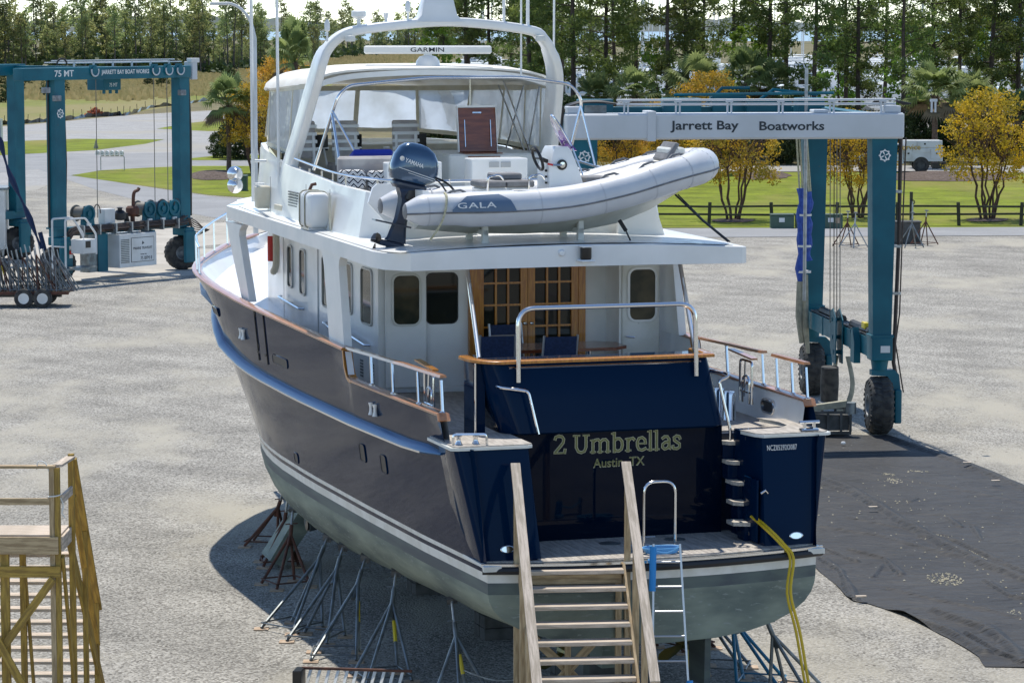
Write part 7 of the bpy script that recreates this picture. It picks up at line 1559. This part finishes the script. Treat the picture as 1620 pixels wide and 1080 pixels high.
# -- right hand pines, 240 to 330 m away
PV = []
for k in range(5):
    tm, v, f = pine_meshes(20+k, 21+k % 3, 5.0+1.0*(k % 4), 4.2, 36, 34, 0.46, 0.13, 0.25, 0.85); PV.append((tm, rawmesh('crown', v, f, 'pine_needles')))
rg = random.Random(42)
pines = [(955, 262), (1058, 250), (1092, 258), (1218, 252), (1290, 245), (1362, 250), (1432, 244), (1485, 262), (1519, 270), (1570, 255), (1611, 262), (1341, 275), (1244, 285), (1113, 290), (905, 255), (870, 270), (840, 262), (780, 300), (1160, 300), (1005, 305), (1400, 310), (1545, 315), (930, 330), (1630, 300), (1680, 250), (1720, 270), (810, 330), (745, 345), (1500, 355), (975, 285), (890, 345), (850, 300), (740, 300), (700, 420)]
for i, (x, Y) in enumerate(pines):
    X = (x-810)/CAM_F*(Y*math.cos(PITCH)); tm, cm = PV[i % 5]; s = rg.uniform(0.9, 1.1)
    lb = 'tall dark-trunked pine in the stand beyond the lawn on the right' if i > 10 else ['tall pine directly above the left part of the white crossbeam', 'thick pine above the gap between Jarrett and Bay', 'pine close to the right of the thick pine above the lettering', 'straight pine above the word Boatworks', 'pine above the left of the two right-hand lift legs', 'pine above the gap between the right-hand lift legs', 'broad pine above the right end of the white crossbeam', 'pine rising behind the palm right of the lift', 'thin pine right of the palm beside the truck', 'pine above the golden shrub at the far right', 'thin pine at the right edge of the photo'][i]
    if i == 0: pass
    t = plant('pine_tree', lb, 'pine tree', (X, Y, 0), tm, cm, s, rg.uniform(0, 6.28), 'pines beyond the lawn')
# -- broadleaf trees with fresh green
def broad_meshes(seed, H, R_, nc, nl, l, wd, m, bark='bark', zc=0.6, stems=1, flat=0.8, low=0.25):
    rg = random.Random(seed); t = MB(); c = MB()
    for s_ in range(stems):
        a = 6.283*s_/max(1, stems)+rg.uniform(-0.3, 0.3); d = R_*0.38 if stems > 1 else 0.1
        p1 = Vector((d*math.cos(a), d*math.sin(a), H*0.45)); p0 = Vector((0.12*stems**0.5*math.cos(a), 0.12*stems**0.5*math.sin(a), 0)) if stems > 1 else Vector((0, 0, 0))
        limb(t, p0, p1, 0.075 if stems > 1 else 0.16, 0.05 if stems > 1 else 0.1, rg, 5, 0.1, 6)
        for _ in range(5 if stems > 1 else 9):
            q = p1+Vector((rg.uniform(-1, 1)*R_*0.6, rg.uniform(-1, 1)*R_*0.6, H*rg.uniform(0.15, 0.5))); pts = limb(t, p1, q, 0.035, 0.01, rg, 4, 0.15, 4)
            if stems > 1:
                for _ in range(3): limb(t, pts[2], pts[2]+Vector((rg.uniform(-1, 1)*0.8, rg.uniform(-1, 1)*0.8, rg.uniform(0.4, 1.2))), 0.015, 0.006, rg, 3, 0.1, 3)
    for _ in range(nc):
        a = rg.uniform(0, 6.283); r_ = R_*math.sqrt(rg.random()); z = H*(low+(1-low)*rg.random()); k = 1-abs((z/H-zc)/(1-zc if z/H > zc else zc))**2.2
        r2 = r_*max(0.25, k)**0.5; leaves(c, (r2*math.cos(a), r2*math.sin(a), z), rg.uniform(0.35, 0.75)*R_/3, nl, l, wd, rg, flat=flat)
    return t.mesh('trunk', bark, 0), rawmesh('crown', c.v, c.f, m)
bt, bc = broad_meshes(5, 11, 2.8, 90, 36, 0.34, 0.22, 'bright_leaves')
for x, Y, s, lb in ((1180, 262, 0.95, 'fresh light green tree among the pines above the word Boatworks'), (1325, 300, 1.0, 'light green leafy tree between two pines above the right lift'), (1440, 285, 1.0, 'light green leafy tree beside the broad pine at the upper right'), (690, 420, 1.3, 'light green tree just left of the mast pod on the radar arch'), (1560, 300, 1.05, 'light green leafy tree at the upper right beside the far blue frame'), (1040, 300, 0.85, 'light green sapling between the pines above Jarrett')):
    plant('broadleaf_tree', lb, 'tree', ((x-810)/CAM_F*Y, Y, 0), bt, bc, s, rg.uniform(0, 6))
# -- dark evergreen bushes behind the palms
ev = [broad_meshes(30+k, 5.2, 3.0, 120, 40, 0.32, 0.2, 'bush_leaves', low=0.02, zc=0.4) for k in range(2)]
for i in range(26):
    x = 700+38*i+rg.uniform(-10, 10); Y = rg.uniform(236, 262)
    plant('evergreen_bush', 'dark evergreen bush in the hedge line behind the far road', 'bush', ((x-810)/CAM_F*Y, Y, 0), *ev[i % 2], rg.uniform(0.6, 1.0), rg.uniform(0, 6), 'dark bushes in the hedge line')
# -- sabal palms
def palm_meshes(seed, H, R_, nf=60):
    rg = random.Random(seed); t = MB(); c = MB(); dd = MB()
    t.tube([(0, 0, -0.1), (0.04, 0, H*0.3), (-0.03, 0.02, H*0.7), (0, 0, H)], [0.24, 0.2, 0.19, 0.24], 9)
    for k in range(22):
        a = rg.uniform(0, 6.28); z = H*rg.uniform(0.72, 1.0); t.bar((0.15*math.cos(a), 0.15*math.sin(a), z), (0.42*math.cos(a), 0.42*math.sin(a), z+0.35), 0.07, 0.03)
    for i in range(nf):
        a = rg.uniform(0, 6.283); el = rg.uniform(-0.55, 1.35); L_ = R_*rg.uniform(0.5, 0.75); dead = el < -0.3
        d = Vector((math.cos(a)*math.cos(el), math.sin(a)*math.cos(el), math.sin(el))); base = Vector((0, 0, H)); tip = base+d*L_; (dd if dead else c).tube([base, tip], 0.02, 3)
        side = d.cross(Vector((0, 0, 1))).normalized(); upv = side.cross(d)
        for k in range(15):
            g_ = (k-7)/7*1.45; fd = (d*math.cos(g_)+side*math.sin(g_)).normalized(); fl = R_*0.55*(1-0.2*abs(g_)); w_ = 0.085
            mid = tip+fd*fl*0.55; end = tip+fd*fl+Vector((0, 0, -0.3*fl*(0.6+abs(g_)))); s2 = fd.cross(upv).normalized()*w_
            (dd if dead else c).add([tip, mid+s2, end, mid-s2], [(0, 1, 2, 3)])
    return t.mesh('trunk', 'bark_palm', 0), rawmesh('crown', c.v, c.f, 'palm_leaves'), rawmesh('dead_fronds', dd.v, dd.f, 'dead_frond')
pv = [palm_meshes(60+k, 4.6+0.3*k, 2.3) for k in range(3)]
for i, (x, Y, top, s, lb) in enumerate(((362, 222, 165, 0.82, 'palm tree with thick trunk on the grass island at the left'), (468, 250, 98, 0.95, 'palm crown showing left of the flybridge above the canvas top'), (1003, 246, 150, 1.0, 'palm crown above the left end of the white crossbeam'), (1100, 242, 138, 1.15, 'palm crown above the word Bay on the crossbeam'), (1180, 246, 130, 1.1, 'palm crown right of the one above Bay, over the crossbeam'), (1220, 250, 140, 0.95, 'palm crown above the end of the word Boatworks'), (1478, 232, 150, 1.15, 'large palm behind the white service truck'), (1535, 240, 158, 1.0, 'palm right of the large palm behind the truck'), (945, 250, 155, 0.9, 'palm crown just right of the radar arch leg'), (1610, 250, 175, 0.9, 'palm at the right edge behind the golden shrub'))):
    zt = CAM_H-(top-40)/CAM_F*Y; tm, cm, dm = pv[i % 3]; s0 = zt/(4.6+0.3*(i % 3))
    t = thing('palm_tree', lb, 'palm tree', ((x-810)/CAM_F*Y, Y, 0), i*1.3, 'sabal palms'); t.scale = (s, s, s0); link('trunk', tm, t); o = link('crown', cm, t); link('dead_fronds', dm, t)
    
# -- crape myrtles (multi-stem, golden and orange)
mg = [broad_meshes(80, 6.9, 2.6, 165, 44, 0.15, 0.10, 'myrtle_gold', 'bark_myrtle', zc=0.62, stems=9, low=0.32), broad_meshes(81, 6.6, 2.7, 165, 44, 0.15, 0.10, 'myrtle_orange', 'bark_myrtle', zc=0.6, stems=8, low=0.33)]
for x, yb, s, k, lb in ((1160, 348, 0.98, 1, 'orange multi-stemmed crape myrtle on the lawn just right of the dinghy bow'), (1357, 345, 0.85, 0, 'golden multi-stemmed crape myrtle seen between the two right-hand lift legs'), (1562, 347, 1.02, 0, 'large golden multi-stemmed crape myrtle at the far right beyond the fence'), (985, 300, 0.8, 1, 'orange crape myrtle behind the dinghy under the crossbeam'), (405, 275, 0.98, 1, 'orange shrub beside the palm on the left, behind the wheelhouse'), (1120, 275, 1.1, 1, 'orange crape myrtle top showing above the crossbeam near the word Bay'), (440, 240, 1.2, 1, 'russet shrub behind the flybridge canvas on the left'), (1050, 290, 0.85, 1, 'orange crape myrtle farther back beneath the crossbeam lettering')):
    p = gp(x, yb); plant('crape_myrtle', lb, 'shrub', (p.x, p.y, 0), *mg[k], s, x*0.37)
# -- small dark shrub under the left palm
p = gp(388, 252); plant('evergreen_bush', 'dark leafy bush at the foot of the orange shrub by the left palm', 'bush', (p.x, p.y, 0), *ev[0], 0.75, 1.0); p = gp(352, 250); plant('evergreen_bush', 'low dark bush just left of the palm on the grass island', 'bush', (p.x, p.y, 0), *ev[1], 0.42, 2.0)
# -- mulch beds
for cx, cy, rx, ry, k in ((340, 279, 45, 7, 1), (1205, 279, 45, 6, 2), (1500, 281, 115, 7, 3)):
    q = [gp(a, c) for a, c in blobpoly(cx, cy, rx, ry, 24, k, 0.08)]; b = MB(); n_ = len(q); c0 = sum((v for v in q), Vector())/n_
    b.v = [(v.x, v.y, 0.052) for v in q]+[((v.x+c0.x*0.6)/1.6, (v.y+c0.y*0.6)/1.6, 0.28) for v in q]+[(c0.x, c0.y, 0.4)]
    for i in range(n_): j = (i+1) % n_; b.f += [(i, j, n_+j, n_+i), (n_+i, n_+j, 2*n_)]; b.m += [0, 0]
    o = b.build('mulch_bed', 'mulch'); o['kind'] = 'structure'
for x, yb in ((1160, 350), (1562, 349)):
    q = [gp(a, c, 0.0) for a, c in blobpoly(x, yb, 34, 3.2, 20, 4, 0.1)]; sheet('mulch_bed', q, 0.056, 'mulch')
# -- the far wood on the left
FV = []
for k in range(6):
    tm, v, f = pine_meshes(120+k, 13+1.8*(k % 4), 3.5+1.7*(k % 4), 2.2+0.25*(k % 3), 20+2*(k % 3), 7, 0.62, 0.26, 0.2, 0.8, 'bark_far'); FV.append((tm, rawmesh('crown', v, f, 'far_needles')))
edge_l = [(-330, 560), (0, 590), (170, 610), (330, 640), (430, 720), (520, 900), (640, 1120), (730, 1300)]
def edgeY(x): return lerp(edge_l, x)
rg = random.Random(77); cnt = 0
for i in range(290):
    x = rg.uniform(-60, 735) if i < 250 else rg.uniform(-330, -60); row = i % 3; Y = edgeY(x)+row*14+rg.uniform(-7, 9)
    if x > 420 and rg.random() < 0.35: continue
    X = (x-810)/CAM_F*Y; tm, cm = FV[rg.randrange(6)]
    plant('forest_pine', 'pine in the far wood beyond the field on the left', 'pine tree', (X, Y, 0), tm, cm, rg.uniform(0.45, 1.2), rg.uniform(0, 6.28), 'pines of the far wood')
b = MB(); rg = random.Random(9)
for _ in range(17000):
    x = rg.uniform(-340, 760); Y = edgeY(x)+rg.uniform(-4, 40); X = (x-810)/CAM_F*Y; z = abs(rg.gauss(0, 1))*2.6*(0.7+0.3*math.sin(X*0.13)); leaves(b, (X, Y, z+0.3), 0.9, 1, 1.5, 0.9, rg)
o = link('underwood', rawmesh('underwood', b.v, b.f, 'bush_leaves')); o['kind'] = 'stuff'
b = MB(); rg = random.Random(10)
for _ in range(2200):
    x = rg.uniform(-300, 700); Y = edgeY(x)+rg.uniform(20, 60); X = (x-810)/CAM_F*Y; leaves(b, (X, Y, rg.uniform(1, 5)), 1.5, 1, 2.2, 1.3, rg)
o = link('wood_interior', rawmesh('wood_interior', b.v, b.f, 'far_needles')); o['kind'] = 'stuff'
# -- reeds in front of it
b = MB(); rg = random.Random(12)
for _ in range(15000):
    x = rg.uniform(-330, 720); e = edgeY(x); t = rg.random()**0.7; near = lerp([(-330, 430), (0, 440), (200, 430), (330, 470), (480, 620), (720, 950)], x); Y = near+(e-near)*t
    X = (x-810)/CAM_F*Y; h = rg.uniform(0.7, 1.5)*(0.6+0.5*math.sin(X*0.21+Y*0.05)**2); w_ = rg.uniform(0.15, 0.5); dx = rg.uniform(-0.3, 0.3)
    b.add([(X-w_, Y, 0), (X+w_, Y+0.1, 0), (X+dx+w_*0.5, Y, h), (X+dx-w_*0.5, Y, h)], [(0, 1, 2, 3)])
o = link('reed_bed', rawmesh('reed_bed', b.v, b.f, 'reeds')); o['kind'] = 'stuff'
for i in range(16):
    x = rg.uniform(-20, 520); Y = rg.uniform(0.72, 0.95)*edgeY(x)
    plant('evergreen_bush', 'small bush standing in the far reed bed on the left', 'bush', ((x-810)/CAM_F*Y, Y, 0), *ev[i % 2], rg.uniform(0.3, 0.6), rg.uniform(0, 6), 'bushes in the far reed bed')

# ================================================================ street furniture and far things
# split rail fence
Yf = 51840/316.0
fx = [(x-810)/CAM_F*Yf for x in (1020, 1122, 1222, 1324, 1420, 1518, 1616, 1714)]
fence = thing('rail_fence', 'dark split rail fence with two rails across the lawn on the right', 'fence', (fx[0], Yf, 0))
for i, x in enumerate(fx):
    lean = 0.05*math.sin(i*2.3); MB().bbox(-0.09, 0.09, -0.08, 0.08, -0.05, 1.28, 0.02).build('fence_post', 'fence_wood', fence, loc=(x-fx[0], 0, 0), rot=(0, lean, 0))
    if i < len(fx)-1:
        for z in (0.62, 1.06): MB().bar((x-fx[0]+0.05, 0, z+0.03*math.sin(i*3+z)), (fx[i+1]-fx[0]-0.05, 0, z+0.03*math.sin(i+z*5)), 0.1, 0.11).build('fence_rail', 'fence_wood', fence)
b = MB(); b.bbox(-0.08, 0.08, -0.08, 0.08, 0, 1.9, 0.02); pst = tag(b.build('wooden_post', 'fence_wood', loc=((1442-810)/CAM_F*163, 163, 0)), 'taller dark post with hose reel by the fence right of the near lift leg', 'post')
MB().tube([(0.06, -0.15, 0.4), (0.05, -0.15, 1.4)], 0.05, 7).build('pipe', 'galv', pst); MB().tube([(0.05+0.12*math.cos(a), -0.15, 1.35+0.12*math.sin(a)) for a in [math.pi*q/8*2 for q in range(8)]], 0.03, 5, closed=True).build('hose_loop', 'hose_black', pst)
# transformer boxes
for x0, x1, lb in ((1219, 1256, 'leftmost green utility box by the fence, white label on its front'), (1259, 1298, 'middle green utility box by the fence, partly behind the blue slings'), (1297, 1333, 'rightmost green utility box with white and orange labels')):
    Yb = 51840/320.0; X0, X1 = (x0-810)/CAM_F*Yb, (x1-810)/CAM_F*Yb; w_ = X1-X0
    t = thing('utility_box', lb, 'utility box', ((X0+X1)/2, Yb, 0), 0, 'green utility boxes')
    MB().bbox(-w_/2, w_/2, -0.35, 0.35, 0.0, 0.7, 0.03).build('cabinet', 'box_green', t); MB().bbox(-w_/2-0.02, w_/2+0.02, -0.38, 0.38, 0.7, 0.78, 0.04).build('lid', 'box_green', t)
    MB().box(-0.18, 0.12, -0.36, -0.353, 0.35, 0.58).build('label_plate', 'panel_white', t)
    if x0 == 1297: MB().box(0.22, 0.44, -0.36, -0.353, 0.3, 0.58).build('warning_label', 'plywood', t)
p = gp(377, 302); t = thing('utility_box', 'square dark green utility box on the grass left of the wheelhouse', 'utility box', (p.x, p.y, 0))
MB().bbox(-0.6, 0.6, -0.5, 0.5, 0, 0.95, 0.03).build('cabinet', 'box_green', t); MB().bbox(-0.62, 0.62, -0.52, 0.52, 0.95, 1.03, 0.03).build('lid', 'box_green', t)
# stacked pallet cage near the fence
p = gp(1438, 385); t = thing('pallet_crate', 'grey slatted crate by the road behind the near lift leg', 'crate', (p.x, p.y, 0))
for k in range(5): MB().box(-1.0, 0.5, -0.5+0.22*k, -0.4+0.22*k, 0.05, 1.05).build('slat', 'stone_block', t)
MB().box(-1.05, 0.55, -0.55, 0.55, 1.05, 1.12).build('top', 'stone_block', t)
# free jack stands by the road
for x, y, m, lb in ((1350, 392, 'galv', 'spare jack stand standing by the road between the right lift legs'), (1338, 390, 'rust', 'rusty spare jack stand left of the grey one between the right lift legs'), (1440, 392, 'steel_grey', 'grey spare jack stand just right of the near right lift leg'), (1462, 388, 'rust', 'rusty spare jack stand farthest right by the road')):
    g_ = gp(x, y); jack_stand(g_, g_+Vector((0.1, 0, 1.75)), 1, m, lb, rz=x*0.1, legs=4, splay=0.7, h=1.3, feet=False, group='spare jack stands by the road')
# service truck, facing left
p = gp(1432, 272); TK = thing('service_truck', 'white service truck with gold lettering and utility body parked on the far road', 'truck', (p.x, p.y, 0.05), 0)
L0, L1 = -3.9, 2.7
b = MB(); b.bbox(-0.2, 2.65, -0.95, 0.95, 0.75, 1.75, 0.06); b.bbox(-0.1, 2.6, -0.95, -0.5, 1.75, 2.3, 0.04); b.bbox(-0.1, 2.6, 0.5, 0.95, 1.75, 2.3, 0.04); body = b.build('utility_body', 'panel_white', TK)
for x0, x1, z0, z1 in ((-0.05, 0.7, 1.78, 2.25), (0.75, 2.5, 1.78, 2.25), (-0.1, 0.35, 0.95, 1.7), (1.75, 2.55, 0.95, 1.7), (0.4, 1.7, 1.42, 1.7)): MB().bbox(x0, x1, -0.975, -0.952, z0, z1, 0.03).build('compartment_door', 'panel_white', TK)
for x, z in ((0.1, 1.35), (2.2, 1.35), (1.3, 2.05)): MB().box(x-0.07, x+0.07, -0.985, -0.976, z-0.06, z+0.06).build('latch', 'black', TK, smooth=0)
b = MB(); rr = []
for y in (-0.92, 0.92): rr.append([Vector((x, y*(1.0 if z < 1.3 else 0.88), z)) for x, z in ((-0.25, 0.6), (-0.25, 1.95), (-0.5, 2.05), (-1.5, 2.05), (-2.05, 1.38), (-3.55, 1.2), (-3.75, 1.0), (-3.75, 0.5), (-3.3, 0.45))])
b.loft(rr); b.build('cab', 'panel_white', TK)
MB().prism([(-1.15, 1.4), (-0.4, 1.4), (-0.45, 1.95), (-1.15, 1.95)], 0.83, 0.87, mx=Mx).build('side_window', 'glass_dark', TK) 
MB().prism([(-1.95, 1.4), (-1.2, 1.4), (-1.2, 1.95), (-1.5, 1.95)], -0.90, -0.86, mx=Matrix(((1, 0, 0, 0), (0, 0, 1, 0), (0, 1, 0, 0), (0, 0, 0, 1)))).build('side_window', 'glass_dark', TK)
MB().prism([(-1.15, 1.4), (-0.4, 1.4), (-0.45, 1.95), (-1.15, 1.95)], -0.90, -0.86, mx=Mx).build('side_window', 'glass_dark', TK)
for x in (-2.9, 1.05):
    for y in (-0.85, 0.85):
        T = Matrix.Translation((x, y, 0.47)) @ Matrix.Rotation(R(90), 4, 'X'); w_ = MB().lathe([(0.28, 0.13), (0.42, 0.14), (0.48, 0.1), (0.48, -0.1), (0.42, -0.14), (0.28, -0.13)], 22, mx=T, caps=(False, False)).build('wheel', 'tyre', TK); MB().lathe([(0.28, 0.12), (0.24, 0.04), (0.08, 0.03), (0, 0.05)], 16, mx=T).build('rim', 'stone_block', w_)
    MB().lathe([(0.5, -0.02), (0.60, -0.02), (0.60, 0.02), (0.5, 0.02)], 22, mx=Matrix.Translation((x, -0.94, 0.5)) @ Matrix.Rotation(R(90), 4, 'X')).build('wheel_arch', 'black', TK)
MB().bbox(2.65, 2.95, -0.9, 0.9, 0.55, 0.7, 0.03).build('bumper', 'black', TK); MB().box(1.9, 2.9, -0.6, -0.5, 0.2, 0.6).build('mud_flap', 'black', TK)
for z in (1.3,): MB().box(2.56, 2.62, -0.965, -0.955, z, z+0.15).build('tail_light', 'red', TK)
mat('gold_letter', (0.55, 0.33, 0.03), 0.4)
text('truck_lettering', 'Service', TK, (-0.62, -0.982, 1.62), (1, 0, 0), (0, 0, 1), 1.6, 0.42, 'gold_letter', 0.004, bold=0.01)
# mailbox cluster
p = gp(176, 270); t = thing('mailbox_row', 'row of white mailboxes on a pipe frame at the left roadside', 'mailboxes', (p.x, p.y, 0.04), 0)
MB().tube(fillet([(-0.78, 0, 0), (-0.78, 0, 1.05), (0.98, 0, 1.05), (0.98, 0, 0)], 0.12), 0.035, 8).build('pipe_frame', 'galv', t)
for k in range(6):
    x = -1.0+0.36*k; b = MB(); z0 = 1.12 if k else 1.14; ring = [(-0.13, 0), (0.13, 0), (0.13, 0.2)]+[(0.13*math.cos(math.pi*q/8), 0.2+0.13*math.sin(math.pi*q/8)) for q in range(1, 8)]+[(-0.13, 0.2)]
    b.loft([[Vector((x+u, y, z0+v)) for u, v in ring] for y in (-0.28, 0.28)]); m_ = b.build('mailbox', 'panel_white', t); MB().box(x-0.05, x+0.05, -0.295, -0.281, z0+0.1, z0+0.14).build('latch', 'steel_grey', m_, smooth=0)
# small post and yellowish cone left
p = gp(152, 236); tag(MB().lathe([(0.22, 0), (0.22, 0.05), (0.12, 0.4), (0.03, 0.75), (0, 0.76)], 10).build('marker_cone', 'sling_khaki', loc=(p.x, p.y, 0.05)), 'small pale marker on the grass strip above the mailboxes', 'marker')
for x, lb in ((15, 'left one of two short dark posts on the grass strip at the far left'), (33, 'right one of two short dark posts on the grass strip at the far left')):
    p = gp(x, 236); tag(MB().bbox(-0.12, 0.12, -0.12, 0.12, 0, 0.65, 0.04).build('bollard', 'fence_wood', loc=(p.x, p.y, 0.05)), lb, 'post', 'short dark posts')
p = gp(3, 237); t = thing('road_sign', 'blue sign board on white posts cut by the left edge', 'sign', (p.x, p.y, 0))
for x in (-1.2, 0.0): MB().box(x-0.09, x+0.09, -0.09, 0.09, 0, 2.7).build('post', 'panel_white', t)
MB().box(-1.1, -0.1, -0.04, 0.04, 0.9, 2.5).build('board', 'sling_blue', t)
# silt fence and brick pile
sf = thing('silt_fence', 'sagging black silt fence along the far edge of the gravel lot', 'silt fence', (0, 0, 0))
ln = smooth_pts([gp(*q) for q in ((-60, 200), (0, 198), (50, 195), (100, 191), (140, 186), (180, 184), (205, 182), (240, 171), (290, 166), (330, 160), (420, 156))], 8); rg = random.Random(6)
b = MB(); b.loft([[q+Vector((rg.uniform(-0.1, 0.1), rg.uniform(-0.2, 0.2), z*(h_))) for q, h_ in zip(ln, hs_)] for z, hs_ in ((0.0, [1]*len(ln)), (0.55, [rg.uniform(0.35, 1.1) for _ in ln]))], closed=False); b.build('fabric', 'black', sf, smooth=0)
for i, q in enumerate(ln[::3]): MB().tube([q, q+Vector((rg.uniform(-0.1, 0.1), 0, rg.uniform(0.9, 1.2)))], 0.035, 5).build('stake', 'fence_wood', sf)
mat('brick', (0.42, 0.12, 0.05), 0.85, rnd=0.3); bp_ = thing('brick_pile', 'heap of orange bricks behind the silt fence at the left', 'brick pile', tuple(gp(150, 184)), 0)
bmesh_ = MB().box(-0.11, 0.11, -0.06, 0.06, -0.04, 0.04).mesh('brick', 'brick', 0); b = MB()
for k in range(90):
    a = rg.uniform(0, 6.28); r_ = rg.random()**0.6*1.25; z = (1-r_/1.3)*1.1*rg.random()**0.4+0.05
    link('brick', bmesh_, bp_, loc=(r_*math.cos(a), r_*math.sin(a)*0.7, z), rot=(rg.uniform(0, 3), rg.uniform(0, 3), rg.uniform(0, 3))).scale = (1.6, 1.6, 1.6)
# lamp post behind the bow
t = thing('lamp_post', 'slim white lamp post with curved top behind the wheelhouse on the left', 'lamp post', ((404-810)/CAM_F*140, 140, 0))
MB().tube([(0, 0, 0), (0, 0, 10.2)]+[(-1.3+1.3*math.cos(a), 0, 10.2+1.6*math.sin(a)) for a in [math.pi/2*q/8 for q in range(1, 9)]], [0.12]*2+[0.07]*8, 8).build('pole', 'panel_white', t); MB().bbox(-2.0, -1.2, -0.12, 0.12, 11.7, 11.85, 0.05).build('lamp_head', 'panel_white', t)
# white box trailer at the left edge
t = thing('box_trailer', 'white box trailer cut off by the left edge behind the trailer of stands', 'trailer', ((-2-810)/CAM_F*140, 140, 0), R(4))
MB().bbox(-5.5, 0.35, -1.2, 1.2, 0.55, 3.3, 0.05).build('box_body', 'panel_white', t); MB().box(-5.4, 0.5, -1.25, 1.25, 3.3, 3.4).build('roof', 'steel_grey', t); MB().box(-5.4, 0.3, -1.1, 1.1, 0.2, 0.55).build('chassis', 'black', t)
# marina boats on stands and moored, beyond the pines
rg = random.Random(31)
def boat_kit(k):
    L_ = 10+2*k; b = MB(); rr = []
    for y, hw, zk in ((-L_/2, 1.5, 0.5), (-L_/4, 1.8, 0.3), (L_/6, 1.7, 0.3), (L_/3, 1.1, 0.5), (L_/2, 0.05, 1.5)): rr.append([Vector((-hw, y, 2.2+0.04*(y+5))), Vector((-hw*0.85, y, 1.2)), Vector((0, y, zk)), Vector((hw*0.85, y, 1.2)), Vector((hw, y, 2.2+0.04*(y+5)))])
    b.loft(rr); h = b.mesh('hull', 'gelcoat'); c = MB(); c.bbox(-1.2, 1.2, -L_/4, L_/6, 2.2, 3.6, 0.3); c.bbox(-1.0, 1.0, -L_/5, L_/12, 3.9, 4.1, 0.2)
    for x in (-0.9, 0.9):
        for y in (-L_/5+0.2, L_/12-0.2): c.tube([(x, y, 3.6), (x, y, 3.95)], 0.05, 5)
    wd_ = MB()
    for s_ in (-1, 1):
        for q in range(3): wd_.box(s_*1.205-0.01, s_*1.205+0.01, -L_/4+0.5+1.2*q, -L_/4+1.4+1.2*q, 2.7, 3.2)
    m_ = MB(); m_.tube([(0, 0, 2.2), (0, 0, 11+2*k)], 0.08, 6); m_.tube([(0, 0, 3.6), (0, -3.5, 3.7)], 0.08, 6)
    return h, c.mesh('cabin', 'gelcoat'), m_.mesh('mast', 'panel_white'), wd_.mesh('cabin_windows', 'glass_dark', 0)
kits = [boat_kit(k) for k in range(3)]
for i in range(95):
    x = rg.uniform(720, 1680); Y = rg.uniform(330, 620); k = rg.randrange(3); h, c, m_, wi = kits[k]
    t = thing('moored_boat', 'white boat in the crowded marina seen through the pines', 'boat', ((x-810)/CAM_F*Y, Y, 0.4), rg.uniform(0, 6.28), 'boats in the marina behind the pines'); t.scale = (1.15, 1.15, 1.15)
    link('hull', h, t); link('cabin', c, t); link('cabin_windows', wi, t, kind='stuff')
    if i % 2: link('mast', m_, t)
# far blue marina hoist
t = thing('marina_hoist', 'small light blue hoist frame far off at the upper right', 'hoist', ((1565-810)/CAM_F*420, 420, 0)); b = MB(); mat('hoist_blue', (0.12, 0.36, 0.55), 0.5)
for x in (-1.5, 5.0): b.box(x-0.5, x+0.5, -0.4, 0.4, 0, 11.5)
b.box(-2.2, 5.4, -0.4, 0.4, 11.3, 12.4); b.build('frame', 'hoist_blue', t)
